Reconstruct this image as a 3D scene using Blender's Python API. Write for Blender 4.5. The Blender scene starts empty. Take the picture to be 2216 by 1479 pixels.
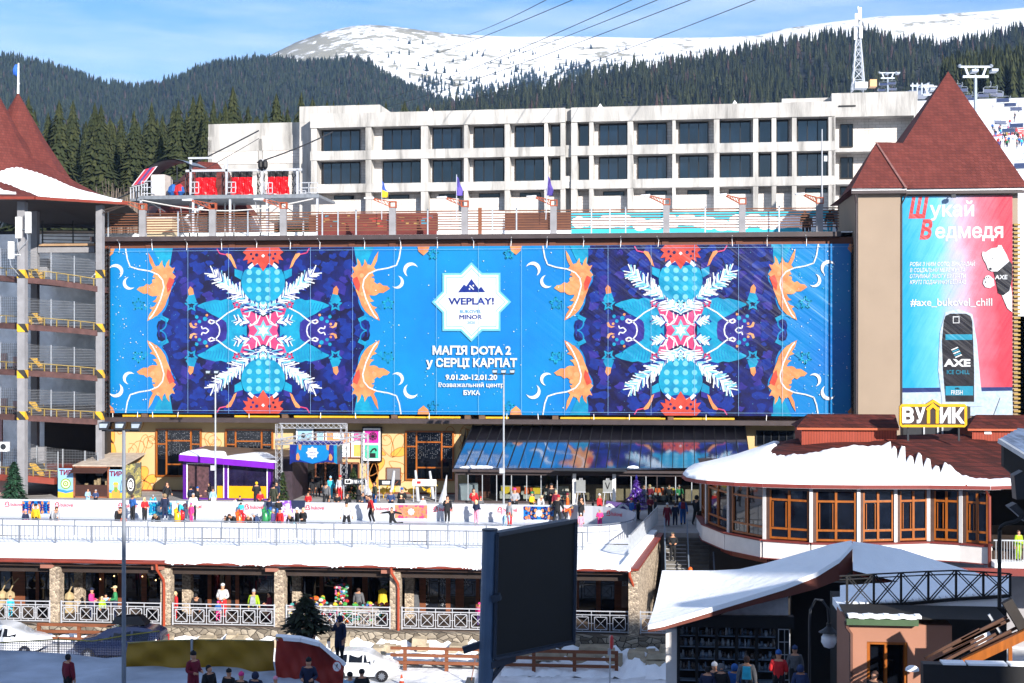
import bpy,math,random
import numpy as np
from mathutils import Vector,Matrix
from math import sin,cos,pi,radians
random.seed(7)
SC=bpy.context.scene
COL=SC.collection
R=random.uniform
# ---------------------------------------------------------------- camera, sky, sun
# the world axes follow the rink and the big facade; the camera is turned 5.5 degrees against them
F,CZ,TH=3078.,17.,radians(5.5)
CT,ST=cos(TH),sin(TH)
cam=bpy.data.objects.new('camera',bpy.data.cameras.new('camera'));COL.objects.link(cam)
cam.location=(0,0,CZ);cam.rotation_euler=(pi/2,0,TH)
cam.data.lens=50;cam.data.sensor_width=36;cam.data.clip_end=12000;cam.data.clip_start=.5
SC.camera=cam
ELEV,AZ=radians(22),radians(35)
TOSUN=Vector((sin(AZ)*cos(ELEV),-cos(AZ)*cos(ELEV),sin(ELEV)))
W=bpy.data.worlds.new('World');SC.world=W;W.use_nodes=True
wn,wl=W.node_tree.nodes,W.node_tree.links
sky=wn.new('ShaderNodeTexSky');sky.sky_type='NISHITA';sky.sun_disc=False
sky.sun_elevation=ELEV;sky.sun_rotation=pi-AZ;sky.air_density=1.0;sky.dust_density=0.1;sky.ozone_density=4.0;sky.altitude=900
tcw=wn.new('ShaderNodeTexCoord');mpw=wn.new('ShaderNodeMapping');mpw.inputs['Scale'].default_value=(2.2,2.2,16);mpw.inputs['Rotation'].default_value=(0,radians(5),0)
nzw=wn.new('ShaderNodeTexNoise');nzw.inputs['Scale'].default_value=2.2;nzw.inputs['Detail'].default_value=7;nzw.inputs['Roughness'].default_value=.6
rpw=wn.new('ShaderNodeValToRGB');rpw.color_ramp.elements[0].position=.36;rpw.color_ramp.elements[1].position=.78
rpw.color_ramp.elements[0].color=(0,0,0,1);rpw.color_ramp.elements[1].color=(.55,.55,.55,1)
mxw=wn.new('ShaderNodeMix');mxw.data_type='RGBA';mxw.inputs[7].default_value=(8.0,8.2,8.6,1)
wl.new(tcw.outputs['Generated'],mpw.inputs[0]);wl.new(mpw.outputs[0],nzw.inputs[0]);wl.new(nzw.outputs[0],rpw.inputs[0])
wl.new(rpw.outputs[0],mxw.inputs[0]);hsw=wn.new('ShaderNodeHueSaturation');hsw.inputs['Saturation'].default_value=1.12;wl.new(sky.outputs[0],hsw.inputs['Color']);wl.new(hsw.outputs[0],mxw.inputs[6])
bgw=wn['Background'];bgw.inputs[1].default_value=.092;wl.new(mxw.outputs[2],bgw.inputs[0])
sun=bpy.data.objects.new('sun',bpy.data.lights.new('sun','SUN'));COL.objects.link(sun)
sun.data.energy=5.0;sun.data.angle=radians(.53);sun.data.color=(1,.945,.87)
sun.rotation_euler=TOSUN.to_track_quat('Z','Y').to_euler();sun.location=(40,-60,80)
vs=SC.view_settings;vs.view_transform='Standard';vs.look='None';vs.gamma=1;vs.exposure=1.1
# ---------------------------------------------------------------- picture measurements -> places in the world
def ray(px,py):
 u=(px-1108)/F
 return(u*CT-ST,CT+u*ST,-(py-739.5)/F)
def at(px,py,y):
 d=ray(px,py);t=y/d[1]
 return Vector((d[0]*t,y,CZ+d[2]*t))
def xa(px,y):return at(px,0,y).x
def za(px,py,y):return at(px,py,y).z
def gnd(px,py,z):
 d=ray(px,py);t=(z-CZ)/d[2]
 return Vector((d[0]*t,d[1]*t,z))
def ppm(y):return F/y
# ---------------------------------------------------------------- materials
def lin(h):
 if not isinstance(h,str):return tuple(h)
 h=h.lstrip('#');c=[int(h[i:i+2],16)/255 for i in(0,2,4)]
 return tuple(x/12.92 if x<=.04045 else((x+.055)/1.055)**2.4 for x in c)
MATS={}
def nodes(name):
 m=bpy.data.materials.new(name);m.use_nodes=True
 t=m.node_tree
 return m,t.nodes,t.links,t.nodes['Principled BSDF']
def mulc(c,k):return tuple(min(1,x*k)for x in c)+(1,)
def objco(n,l,mode='obj',scale=(1,1,1)):
 tc=n.new('ShaderNodeTexCoord')
 if mode=='obj':
  mp=n.new('ShaderNodeMapping');mp.inputs['Scale'].default_value=scale
  l.new(tc.outputs['Object'],mp.inputs[0]);return mp.outputs[0]
 sp=n.new('ShaderNodeSeparateXYZ');l.new(tc.outputs['Object'],sp.inputs[0])
 ad=n.new('ShaderNodeMath');l.new(sp.outputs[0],ad.inputs[0]);l.new(sp.outputs[1],ad.inputs[1])
 cb=n.new('ShaderNodeCombineXYZ');l.new(ad.outputs[0],cb.inputs[0]);l.new(sp.outputs[2],cb.inputs[1])
 mp=n.new('ShaderNodeMapping');mp.inputs['Scale'].default_value=scale
 l.new(cb.outputs[0],mp.inputs[0]);return mp.outputs[0]
def M(name,col,rough=.6,var=.14,sc=2.5,bump=0,metal=0,spec=.4,stretch=(1,1,1),bsc=None,detail=5,col2=None,lo=.3,hi=.7,emit=0,coat=0):
 if name in MATS:return MATS[name]
 m,n,l,b=nodes(name);c=lin(col)
 b.inputs['Roughness'].default_value=rough;b.inputs['Metallic'].default_value=metal
 b.inputs['Specular IOR Level'].default_value=spec
 if coat:b.inputs['Coat Weight'].default_value=coat
 co=objco(n,l,'obj',stretch)
 nz=n.new('ShaderNodeTexNoise');nz.inputs['Scale'].default_value=sc;nz.inputs['Detail'].default_value=detail
 l.new(co,nz.inputs[0])
 r=n.new('ShaderNodeValToRGB');r.color_ramp.elements[0].position=lo;r.color_ramp.elements[1].position=hi
 r.color_ramp.elements[0].color=mulc(c,1-var)if col2 is None else lin(col2)+(1,);r.color_ramp.elements[1].color=mulc(c,1+var)
 l.new(nz.outputs[0],r.inputs[0]);l.new(r.outputs[0],b.inputs['Base Color'])
 if emit:
  l.new(r.outputs[0],b.inputs['Emission Color']);b.inputs['Emission Strength'].default_value=emit
 if bump:
  n2=n.new('ShaderNodeTexNoise');n2.inputs['Scale'].default_value=bsc or sc*4;n2.inputs['Detail'].default_value=4
  l.new(co,n2.inputs[0]);bp=n.new('ShaderNodeBump');bp.inputs['Strength'].default_value=bump;bp.inputs['Distance'].default_value=.1
  l.new(n2.outputs[0],bp.inputs['Height']);l.new(bp.outputs[0],b.inputs['Normal'])
 MATS[name]=m;return m
def MB_brick(name,c1,c2,mortar,w,h,ms=.02,rough=.8,bump=.4,off=.5,mode='wall',noise=.25,scl=(1,1,1)):
 if name in MATS:return MATS[name]
 m,n,l,b=nodes(name);b.inputs['Roughness'].default_value=rough;b.inputs['Specular IOR Level'].default_value=.25
 co=objco(n,l,mode,scl)
 t=n.new('ShaderNodeTexBrick');t.offset=off
 t.inputs['Color1'].default_value=lin(c1)+(1,);t.inputs['Color2'].default_value=lin(c2)+(1,);t.inputs['Mortar'].default_value=lin(mortar)+(1,)
 t.inputs['Scale'].default_value=1;t.inputs['Brick Width'].default_value=w;t.inputs['Row Height'].default_value=h
 t.inputs['Mortar Size'].default_value=ms;t.inputs['Mortar Smooth'].default_value=.2
 l.new(co,t.inputs[0])
 nz=n.new('ShaderNodeTexNoise');nz.inputs['Scale'].default_value=.9;nz.inputs['Detail'].default_value=6;l.new(co,nz.inputs[0])
 mr=n.new('ShaderNodeMapRange');mr.inputs[1].default_value=.3;mr.inputs[2].default_value=.7;mr.inputs[3].default_value=1-noise;mr.inputs[4].default_value=1+noise*.4
 l.new(nz.outputs[0],mr.inputs[0])
 mx=n.new('ShaderNodeMix');mx.data_type='RGBA';mx.blend_type='MULTIPLY';mx.inputs[0].default_value=1
 l.new(t.outputs[0],mx.inputs[6]);l.new(mr.outputs[0],mx.inputs[7]);l.new(mx.outputs[2],b.inputs['Base Color'])
 bp=n.new('ShaderNodeBump');bp.inputs['Strength'].default_value=bump;bp.inputs['Distance'].default_value=.03;bp.invert=True
 l.new(t.outputs['Fac'],bp.inputs['Height']);l.new(bp.outputs[0],b.inputs['Normal'])
 MATS[name]=m;return m
def MStone(name,c1,c2,mortar,sc,rough=.9,edge=.06):
 if name in MATS:return MATS[name]
 m,n,l,b=nodes(name);b.inputs['Roughness'].default_value=rough;b.inputs['Specular IOR Level'].default_value=.2
 co=objco(n,l,'wall',(1,1.5,1))
 nz=n.new('ShaderNodeTexNoise');nz.inputs['Scale'].default_value=sc*2;l.new(co,nz.inputs[0])
 mxv=n.new('ShaderNodeMix');mxv.data_type='RGBA';mxv.blend_type='LINEAR_LIGHT';mxv.inputs[0].default_value=.08/sc*1.5
 l.new(co,mxv.inputs[6]);l.new(nz.outputs['Color'],mxv.inputs[7])
 v=n.new('ShaderNodeTexVoronoi');v.inputs['Scale'].default_value=sc;v.voronoi_dimensions='2D';l.new(mxv.outputs[2],v.inputs['Vector'])
 e=n.new('ShaderNodeTexVoronoi');e.feature='DISTANCE_TO_EDGE';e.inputs['Scale'].default_value=sc;e.voronoi_dimensions='2D';l.new(mxv.outputs[2],e.inputs['Vector'])
 sp=n.new('ShaderNodeSeparateXYZ');l.new(v.outputs['Color'],sp.inputs[0])
 r=n.new('ShaderNodeValToRGB');r.color_ramp.elements[0].color=lin(c1)+(1,);r.color_ramp.elements[1].color=lin(c2)+(1,)
 l.new(sp.outputs[0],r.inputs[0])
 lt=n.new('ShaderNodeMath');lt.operation='LESS_THAN';lt.inputs[1].default_value=edge;l.new(e.outputs['Distance'],lt.inputs[0])
 mx=n.new('ShaderNodeMix');mx.data_type='RGBA';mx.inputs[7].default_value=lin(mortar)+(1,)
 l.new(lt.outputs[0],mx.inputs[0]);l.new(r.outputs[0],mx.inputs[6]);l.new(mx.outputs[2],b.inputs['Base Color'])
 bp=n.new('ShaderNodeBump');bp.inputs['Strength'].default_value=.8;bp.inputs['Distance'].default_value=.08
 l.new(e.outputs['Distance'],bp.inputs['Height']);l.new(bp.outputs[0],b.inputs['Normal'])
 MATS[name]=m;return m
def MGlass(name,col,rough=.04,spec=.6,var=.5,sc=1.2):
 return M(name,col,rough,var,sc,spec=spec,bump=.015,bsc=.8)
snow=M('snow',(.80,.81,.83),.75,.03,1.2,bump=.5,bsc=2.2,spec=.2)
snowtr=M('trodden_snow',(.68,.69,.71),.8,.22,.9,bump=1,bsc=1.8,spec=.2)
conc=M('raw_concrete','#aaa7a3',.9,.34,.55,bump=.35,bsc=6,stretch=(1,1,.22),detail=8,spec=.2)
def weather(m,sc,stretch,lo,hi,k):
 """run-off streaks and blotches: a second, stretched noise multiplied over the colour"""
 n,l=m.node_tree.nodes,m.node_tree.links;b=n['Principled BSDF'];src=b.inputs['Base Color'].links[0].from_socket
 nz=n.new('ShaderNodeTexNoise');nz.inputs['Scale'].default_value=sc;nz.inputs['Detail'].default_value=7;nz.inputs['Roughness'].default_value=.65;l.new(objco(n,l,'obj',stretch),nz.inputs[0])
 mr=n.new('ShaderNodeMapRange');mr.inputs[1].default_value=lo;mr.inputs[2].default_value=hi;mr.inputs[3].default_value=1;mr.inputs[4].default_value=k;l.new(nz.outputs[0],mr.inputs[0])
 mx=n.new('ShaderNodeMix');mx.data_type='RGBA';mx.blend_type='MULTIPLY';mx.inputs[0].default_value=1;l.new(src,mx.inputs[6]);l.new(mr.outputs[0],mx.inputs[7]);l.new(mx.outputs[2],b.inputs['Base Color'])
conc2=M('grey_concrete','#7f7e81',.9,.12,1.5,bump=.15,spec=.2)
aac=MB_brick('aerated_block','#cfc8c2','#c2bab4','#8f8880',.62,.26,.012,.95,.2,noise=.14)
weather(conc,1.1,(1,1,.10),.52,.68,.55);weather(conc,.35,(1,1,.6),.5,.7,.78);weather(aac,.6,(1,1,.3),.55,.72,.72)
white=M('white_paint',(.8,.8,.8),.45,.04,3)
offw=M('render_white','#d5cfca',.85,.06,1.5)
dbrown=M('dark_brown_metal','#3b3131',.5,.15,2)
brownw=M('brown_wood','#6e3f26',.6,.25,3,stretch=(.4,.4,3))
orangew=M('orange_varnished_wood','#8d4d15',.4,.22,3,stretch=(3,3,.5))
galv=M('galvanised_steel','#a9adb2',.45,.12,4,metal=.5)
wsteel=M('white_steel','#a2a5ac',.45,.08,4)
dsteel=M('dark_steel','#23262b',.45,.2,4)
black=M('black_matt','#0d0d10',.6,.2,4)
dark=M('dark_interior','#14110f',.8,.5,.8)
gldark=MGlass('dark_glass','#0a0d13',spec=.5)
glblue=M('blue_glass','#0a1420',.03,.95,.35,spec=.85,bump=.05,bsc=.35)
redp=M('red_paint','#a8191c',.5,.1,3)
redroof=MB_brick('red_shingle','#65302a','#582722','#401d19',.30,.22,.012,.8,.5,noise=.22)
brroof=MB_brick('brown_shingle','#58241d','#38150f','#280d0a',.42,.17,.012,.85,.7,noise=.25)
gutter=M('red_brown_gutter','#743023',.45,.12,2)
stonecol=MStone('pebble_stone','#b9a892','#75695b','#96877a',7,edge=.035)
stonewall=MStone('rubble_stone','#968c7d','#5a5248','#3a342e',2.6)
yellowp=M('yellow_paint','#c99a1e',.5,.1,3)
# ---------------------------------------------------------------- mesh building
ORG={}
class MB:
 def __init__(s):s.v=[];s.f=[];s.mi=[];s.k=0
 def face(s,pts,m=None):
  i=len(s.v);s.v+=[tuple(p)for p in pts];s.f.append(tuple(range(i,i+len(pts))));s.mi.append(s.k if m is None else m)
 def mesh(s,vs_,fs_,m=None):
  i=len(s.v);s.v+=[tuple(p)for p in vs_]
  for f in fs_:s.f.append(tuple(j+i for j in f));s.mi.append(s.k if m is None else m)
 def box(s,x0,x1,y0,y1,z0,z1,m=None):
  x0,x1=min(x0,x1),max(x0,x1);y0,y1=min(y0,y1),max(y0,y1);z0,z1=min(z0,z1),max(z0,z1)
  v=[(x0,y0,z0),(x1,y0,z0),(x1,y1,z0),(x0,y1,z0),(x0,y0,z1),(x1,y0,z1),(x1,y1,z1),(x0,y1,z1)]
  s.mesh(v,[(3,2,1,0),(4,5,6,7),(0,1,5,4),(1,2,6,5),(2,3,7,6),(3,0,4,7)],m)
 def hexa(s,lo,hi,m=None):
  s.mesh(list(lo)+list(hi),[(3,2,1,0),(4,5,6,7),(0,1,5,4),(1,2,6,5),(2,3,7,6),(3,0,4,7)],m)
 def bar(s,p,q,w,h=None,m=None):
  p,q=Vector(p),Vector(q);h=h or w;d=q-p
  if d.length<1e-5:return
  d.normalize();a=Vector((0,0,1))if abs(d.z)<.95 else Vector((0,1,0))
  x=d.cross(a).normalized()*w/2;y=x.cross(d).normalized()*h/2
  s.hexa([p-x-y,p+x-y,p+x+y,p-x+y],[q-x-y,q+x-y,q+x+y,q-x+y],m)
 def tube(s,pts,r,n=6,m=None,cap=True):
  pts=[Vector(p)for p in pts];rs=r if isinstance(r,(list,tuple))else[r]*len(pts);vs_=[];fs_=[]
  for i,p in enumerate(pts):
   d=(pts[min(i+1,len(pts)-1)]-pts[max(i-1,0)]).normalized()
   a=Vector((0,0,1))if abs(d.z)<.9 else Vector((0,1,0))
   x=d.cross(a).normalized();y=x.cross(d)
   for j in range(n):
    t=2*pi*j/n;vs_.append(p+(x*cos(t)+y*sin(t))*rs[i])
  for i in range(len(pts)-1):
   for j in range(n):
    a,b=i*n+j,i*n+(j+1)%n;fs_.append((a,a+n,b+n,b))
  if cap:fs_+=[tuple(range(n)),tuple(range((len(pts)-1)*n,len(pts)*n))[::-1]]
  s.mesh(vs_,fs_,m)
 def prism(s,pts,vec,m=None):
  pts=[Vector(p)for p in pts];vec=Vector(vec);n=len(pts)
  s.mesh(pts+[p+vec for p in pts],[tuple(range(n))[::-1],tuple(range(n,2*n))]+[(i,(i+1)%n,(i+1)%n+n,i+n)for i in range(n)],m)
 def lathe(s,c,prof,n=12,m=None,sx=1,sy=1):
  c=Vector(c);vs_=[];fs_=[]
  for r,z in prof:
   for j in range(n):vs_.append((c.x+r*sx*cos(2*pi*j/n),c.y+r*sy*sin(2*pi*j/n),c.z+z))
  for i in range(len(prof)-1):
   for j in range(n):a,b=i*n+j,i*n+(j+1)%n;fs_.append((a,b,b+n,a+n))
  fs_+=[tuple(range(n))[::-1],tuple(range((len(prof)-1)*n,len(prof)*n))]
  s.mesh(vs_,fs_,m)
 def grid(s,rows,m=None):
  n=len(rows[0]);vs_=[p for r in rows for p in r]
  s.mesh(vs_,[(i*n+j,i*n+j+1,(i+1)*n+j+1,(i+1)*n+j)for i in range(len(rows)-1)for j in range(n-1)],m)
 def build(s,name,mats,parent=None,smooth=False,org=None):
  if not isinstance(mats,(list,tuple)):mats=[mats]
  o0=ORG.get(parent.name,Vector())if parent else Vector(org or(0,0,0))
  me=bpy.data.meshes.new(name)
  if not s.v:s.v=[(0,0,0)]
  arr=np.array(s.v,dtype=np.float64)-np.array(o0)
  me.from_pydata(arr.tolist(),[],s.f)
  for x in mats:me.materials.append(x)
  if len(mats)>1:me.polygons.foreach_set('material_index',s.mi)
  if smooth:me.polygons.foreach_set('use_smooth',[True]*len(s.f))
  o=bpy.data.objects.new(name,me);COL.objects.link(o)
  if parent:o.parent=parent;ORG[o.name]=o0
  else:o.location=o0;ORG[o.name]=o0
  return o
def tag(o,label=None,cat=None,group=None,kind=None):
 if label:o['label']=label
 if cat:o['category']=cat
 if group:o['group']=group
 if kind:o['kind']=kind
 return o
def thing(name,label,cat,loc=(0,0,0),group=None):
 o=bpy.data.objects.new(name,None);COL.objects.link(o);o.empty_display_size=.3
 o.location=loc;ORG[o.name]=Vector(loc)
 return tag(o,label,cat,group)
def dup(root,loc,rot=None,label=None,scale=None):
 def cp(o,par):
  c=o.copy();COL.objects.link(c);ORG[c.name]=Vector(loc)
  if par:c.parent=par
  for k in o.children:cp(k,c)
  return c
 r=cp(root,None);r.location=loc
 if rot is not None:r.rotation_euler=(0,0,rot)
 if scale:r.scale=scale if isinstance(scale,(tuple,list))else(scale,)*3
 if label:r['label']=label
 return r
def struct(mb,name,mats,**k):
 o=mb.build(name,mats,**k);o['kind']='structure';return o
def part(name,mats,parent,fn,smooth=False,label=None):
 b=MB();fn(b);o=b.build(name,mats,parent,smooth)
 if label:o['label']=label
 return o
TXT={}
def text2d(s,bold=0,shear=0):
 """outline text as flat pieces"""
 k=(s,bold,shear)
 if k in TXT:return TXT[k]
 c=bpy.data.curves.new('t','FONT');c.body=s;c.shear=shear
 o=bpy.data.objects.new('t',c);COL.objects.link(o)
 dg=bpy.context.evaluated_depsgraph_get();cu=o.evaluated_get(dg).to_curve(dg);loops=[]
 for sp in cu.splines:
  bp=sp.bezier_points;L=[];n_=len(bp)
  for i in range(n_):
   a,b=bp[i],bp[(i+1)%n_];p0,p1,p2,p3=a.co.xy,a.handle_right.xy,b.handle_left.xy,b.co.xy
   st=(p1-p0).cross(p3-p0)**2+(p2-p3).cross(p3-p0)**2<1e-9
   for t in((0,)if st else(0,.33,.67)):L.append((1-t)**3*p0+3*t*(1-t)**2*p1+3*t*t*(1-t)*p2+t**3*p3)
  Q=[L[i]for i in range(len(L))if(L[i]-L[i-1]).length>1e-5]
  if len(Q)>2:loops.append(Q)
 area=lambda L:sum(L[i-1].x*L[i].y-L[i].x*L[i-1].y for i in range(len(L)))/2
 def inside(p,L):
  r=False
  for i in range(len(L)):
   a,b=L[i-1],L[i]
   if(a.y>p.y)!=(b.y>p.y)and p.x<(b.x-a.x)*(p.y-a.y)/(b.y-a.y)+a.x:r=not r
  return r
 AR=[area(L)for L in loops]
 def ref(i):
  best=i
  for j in range(len(loops)):
   if abs(AR[j])>abs(AR[best])and inside(loops[i][0],loops[j]):best=j
  return 1 if AR[best]>0 else-1
 SG=[ref(i)for i in range(len(loops))]
 def fat(L,sg):
  out=[];n_=len(L)
  for i in range(n_):
   d=(L[i]-L[i-1]).normalized()+(L[(i+1)%n_]-L[i]).normalized()
   if d.length<1e-4:out.append(L[i]);continue
   d.normalize();e=(L[i]-L[i-1]).normalized();q=max(.5,abs(d.dot(e)));out.append(L[i]+Vector((d.y,-d.x))*sg*bold*.9/q)
  return out
 LP=[fat(L,SG[i])for i,L in enumerate(loops)];v=[];f=[]
 y0,y1=min(p.y for L in LP for p in L),max(p.y for L in LP for p in L);nr=34;dy=(y1-y0)/nr
 for r in range(nr): # thin strips, filled by winding number
  ym=y0+dy*(r+.5);cr=[]
  for L in LP:
   for i in range(len(L)):
    a,b=L[i-1],L[i]
    if(a.y>ym)!=(b.y>ym):k_=(b.x-a.x)/(b.y-a.y);cr.append((a.x+(ym-a.y)*k_,1 if b.y>a.y else-1,max(-1.5,min(1.5,k_))*dy/2))
  cr.sort();w=0
  for q in range(len(cr)):
   w0=w;w+=cr[q][1]
   if w0==0:st=cr[q]
   if w==0 and w0!=0:
    n_=len(v);v+=[(st[0]-st[2],ym-dy/2),(cr[q][0]-cr[q][2],ym-dy/2),(cr[q][0]+cr[q][2],ym+dy/2),(st[0]+st[2],ym+dy/2)];f.append((n_,n_+1,n_+2,n_+3))
 o.evaluated_get(dg).to_curve_clear()if hasattr(o,'to_curve_clear')else None
 bpy.data.objects.remove(o);TXT[k]=(v,f);return v,f
def addtext(mb,s,fn,x0,x1,yb,h,m=None,bold=.02,shear=0):
 """lay text so it spans x0..x1, cap height h above/below baseline yb in the 2-D frame that fn maps to 3-D (y grows like h's sign)"""
 v,f=text2d(s,bold,shear)
 ax=[p[0]for p in v];lo,hi=min(ax),max(ax);kx=(x1-x0)/(hi-lo);ky=h/.72
 mb.mesh([fn(x0+(p[0]-lo)*kx,yb+p[1]*ky)for p in v],f,m)
def mesh_np(name,verts,faces,mats,midx=None,smooth=False):
 me=bpy.data.meshes.new(name);n=len(faces);k=faces.shape[1]
 me.vertices.add(len(verts));me.vertices.foreach_set('co',verts.astype(np.float32).ravel())
 me.loops.add(n*k);me.loops.foreach_set('vertex_index',faces.astype(np.int32).ravel())
 me.polygons.add(n);me.polygons.foreach_set('loop_start',np.arange(0,n*k,k,dtype=np.int32))
 try:me.polygons.foreach_set('loop_total',np.full(n,k,dtype=np.int32))
 except Exception:pass
 for x in mats:me.materials.append(x)
 if midx is not None:me.polygons.foreach_set('material_index',midx.astype(np.int32))
 me.update(calc_edges=True);me.validate()
 o=bpy.data.objects.new(name,me);COL.objects.link(o);return o
# ================================================================ LAND
b=MB();b.face([(-4000,-400,0),(4000,-400,0),(4000,6500,0),(-4000,6500,0)]);struct(b,'ground',snowtr)
def lerp_prof(p,x):
 return float(np.interp(x,[a for a,_ in p],[c for _,c in p]))
def dirp(px):u=(px-1108)/F;return Vector((u*CT-ST,CT+u*ST,0))
rng=np.random.default_rng(3)
def hill(name,prof,d0,z0,d1,pxs,mat,pw=1.0,drop=.0,rough=2,nt=26,back=True):
 """land that climbs from z0 at distance d0 to the skyline profile at distance d1, and falls away behind it"""
 rows=[];H={}
 ts=[i/nt for i in range(nt+1)]+([1.12,1.5]if back else[])
 for t in ts:
  row=[]
  for px in pxs:
   zr=CZ-(lerp_prof(prof,px)-739.5)/F*d1-drop
   d=d0+(d1-d0)*t;tt=min(t,1)
   z=z0+(zr-z0)*tt**pw
   if t>1:z=zr-(t-1)*.8*(zr-z0)
   z+=rough*sin(px*.021+t*9)*sin(t*7+px*.013)*tt*(1-tt)*2
   p=dirp(px)*d;row.append((p.x,p.y,z))
  rows.append(row)
 mb=MB();mb.grid(rows);o=struct(mb,name,mat);o.data.polygons.foreach_set('use_smooth',[True]*len(o.data.polygons))
 def surf(px,t):
  zr=CZ-(lerp_prof(prof,px)-739.5)/F*d1-drop;d=d0+(d1-d0)*t
  p=dirp(px)*d
  return p.x,p.y,z0+(zr-z0)*t**pw+rough*sin(px*.021+t*9)*sin(t*7+px*.013)*t*(1-t)*2
 return surf
forestfloor=M('forest_floor','#23251c',.95,.3,.02)
# open mountain: snow with pale grass and stones showing through on the windy left flank
m,n,l,bs=nodes('mountain_snow');bs.inputs['Roughness'].default_value=.85;bs.inputs['Specular IOR Level'].default_value=.1
co=objco(n,l,'obj',(1,1,1.6));nz=n.new('ShaderNodeTexNoise');nz.inputs['Scale'].default_value=.03;nz.inputs['Detail'].default_value=9;nz.inputs['Roughness'].default_value=.72;l.new(co,nz.inputs[0])
sp=n.new('ShaderNodeSeparateXYZ');l.new(co,sp.inputs[0])
mr=n.new('ShaderNodeMapRange');mr.inputs[1].default_value=-820;mr.inputs[2].default_value=-240;mr.inputs[3].default_value=.13;mr.inputs[4].default_value=-.05;l.new(sp.outputs[0],mr.inputs[0])
n3=n.new('ShaderNodeTexNoise');n3.inputs['Scale'].default_value=.005;n3.inputs['Detail'].default_value=3;l.new(co,n3.inputs[0]);a0=n.new('ShaderNodeMath');a0.operation='MULTIPLY_ADD';a0.inputs[1].default_value=.45;a0.inputs[2].default_value=-.225;l.new(n3.outputs[0],a0.inputs[0]);a1=n.new('ShaderNodeMath');l.new(a0.outputs[0],a1.inputs[0]);l.new(mr.outputs[0],a1.inputs[1])
ad=n.new('ShaderNodeMath');l.new(nz.outputs[0],ad.inputs[0]);l.new(a1.outputs[0],ad.inputs[1])
rp=n.new('ShaderNodeValToRGB');rp.color_ramp.elements[0].position=.51;rp.color_ramp.elements[1].position=.58
rp.color_ramp.elements[0].color=(.84,.85,.87,1);rp.color_ramp.elements[1].color=lin('#8f8a78')+(1,)
l.new(ad.outputs[0],rp.inputs[0]);l.new(rp.outputs[0],bs.inputs['Base Color'])
mtn=m
PM=[(-300,330),(300,250),(500,168),(560,133),(600,112),(640,92),(700,70),(760,57),(800,54),(850,57),(900,64),(980,74),(1108,80),(1250,79),(1400,83),(1560,81),(1640,77),(1700,62),(1800,48),(1900,36),(2000,33),(2060,29),(2140,24),(2216,17),(2500,5)]
surfM=hill('mountain',PM,2000,120,3300,range(300,2560,20),mtn,.9,0,14)
PA=[(-400,70),(0,122),(60,133),(150,156),(230,184),(300,190),(350,184),(400,166),(450,146),(500,135),(560,131),(620,131),(690,139),(760,130),(800,135),(815,155),(860,178),(900,196),(960,218),(1100,250),(1300,300)]
surfA=hill('forested_hill',PA,900,20,1900,range(-400,1320,20),forestfloor,1.0,0,6)
PC=[(820,262),(940,235),(1000,220),(1100,196),(1200,178),(1300,156),(1400,138),(1500,124),(1560,113),(1620,100),(1700,88),(1780,72),(1860,66),(1950,84),(2030,92),(2100,84),(2216,58),(2500,30)]
PC=[(a,c+13)for a,c in PC]
surfC=hill('wooded_slope',PC,620,50,1300,range(800,2560,20),forestfloor,.95,0,6)
PS=[(1900,222),(2000,218),(2216,212),(2500,205)]
surfS=hill('ski_slope',PS,170,24,430,range(1880,2560,20),M('piste_snow',(.84,.85,.88),.8,.05,.1,bump=.3,bsc=.6),1.0,0,1.2)
surfD=hill('upper_wooded_slope',[(1900,235),(2000,200),(2060,175),(2216,150),(2500,130)],425,88,640,range(1980,2560,20),forestfloor,1.0,0,2)
# -------------------------------------------------- spruces
def tier_tree(tiers,spikes,sub=1,seed=0):
 r=np.random.default_rng(seed);V=[];Fc=[]
 for i in range(tiers):
  h0=i/tiers;zb=.06+.94*h0**.95;zt=min(1.0,zb+1.9/tiers);rad=(1-h0)**.85*.5*(.8+.35*r.random())
  a0=r.random()*6
  for k in range(spikes):
   a=a0+2*pi*(k+.4*r.random())/spikes;w=1.15*pi/spikes;rr=rad*(.55+.6*r.random());dz=-.03*r.random()-.015
   j=len(V)
   V+=[(0,0,zt),(rr*cos(a-w)*.72,rr*sin(a-w)*.72,zb+.03),(rr*cos(a),rr*sin(a),zb+dz),(rr*cos(a+w)*.72,rr*sin(a+w)*.72,zb+.03)]
   Fc.append((j,j+1,j+2,j+3))
 return np.array(V),np.array(Fc)
def forest(name,label,tmpl,pos,hts,mats,wd=.36):
 VV=[];FF=[];MI=[];off=0
 r=np.random.default_rng(5)
 for(x,y,z),h in zip(pos,hts):
  V,Fc=tmpl[r.integers(len(tmpl))];a=r.random()*6.28;c,s=cos(a),sin(a);w=h*wd*(.8+.5*r.random())
  P=np.empty_like(V);P[:,0]=x+(V[:,0]*c-V[:,1]*s)*w;P[:,1]=y+(V[:,0]*s+V[:,1]*c)*w;P[:,2]=z+V[:,2]*h-.3
  VV.append(P);FF.append(Fc+off);off+=len(V);MI.append(np.full(len(Fc),r.choice(len(mats),p=None if len(mats)<3 else[.38,.32,.24,.06]if len(mats)==4 else None)))
 o=mesh_np(name,np.concatenate(VV),np.concatenate(FF),mats,np.concatenate(MI))
 return tag(o,label,'forest',None,'stuff')
ndl=[M('needles_a','#2c3220',.9,.35,.8,spec=.1),M('needles_b','#373b25',.9,.35,.8,spec=.1),M('needles_c','#20261a',.9,.35,.8,spec=.1),M('bare_crown','#4a3b36',.9,.3,.8,spec=.1)]
ndf=[M('far_needles_a','#2b3426',.9,.3,.3,spec=.1),M('far_needles_b','#20281d',.9,.3,.3,spec=.1),M('far_needles_c','#333a29',.9,.3,.3,spec=.1),M('far_bare','#443a36',.9,.3,.3,spec=.1)]
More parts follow.
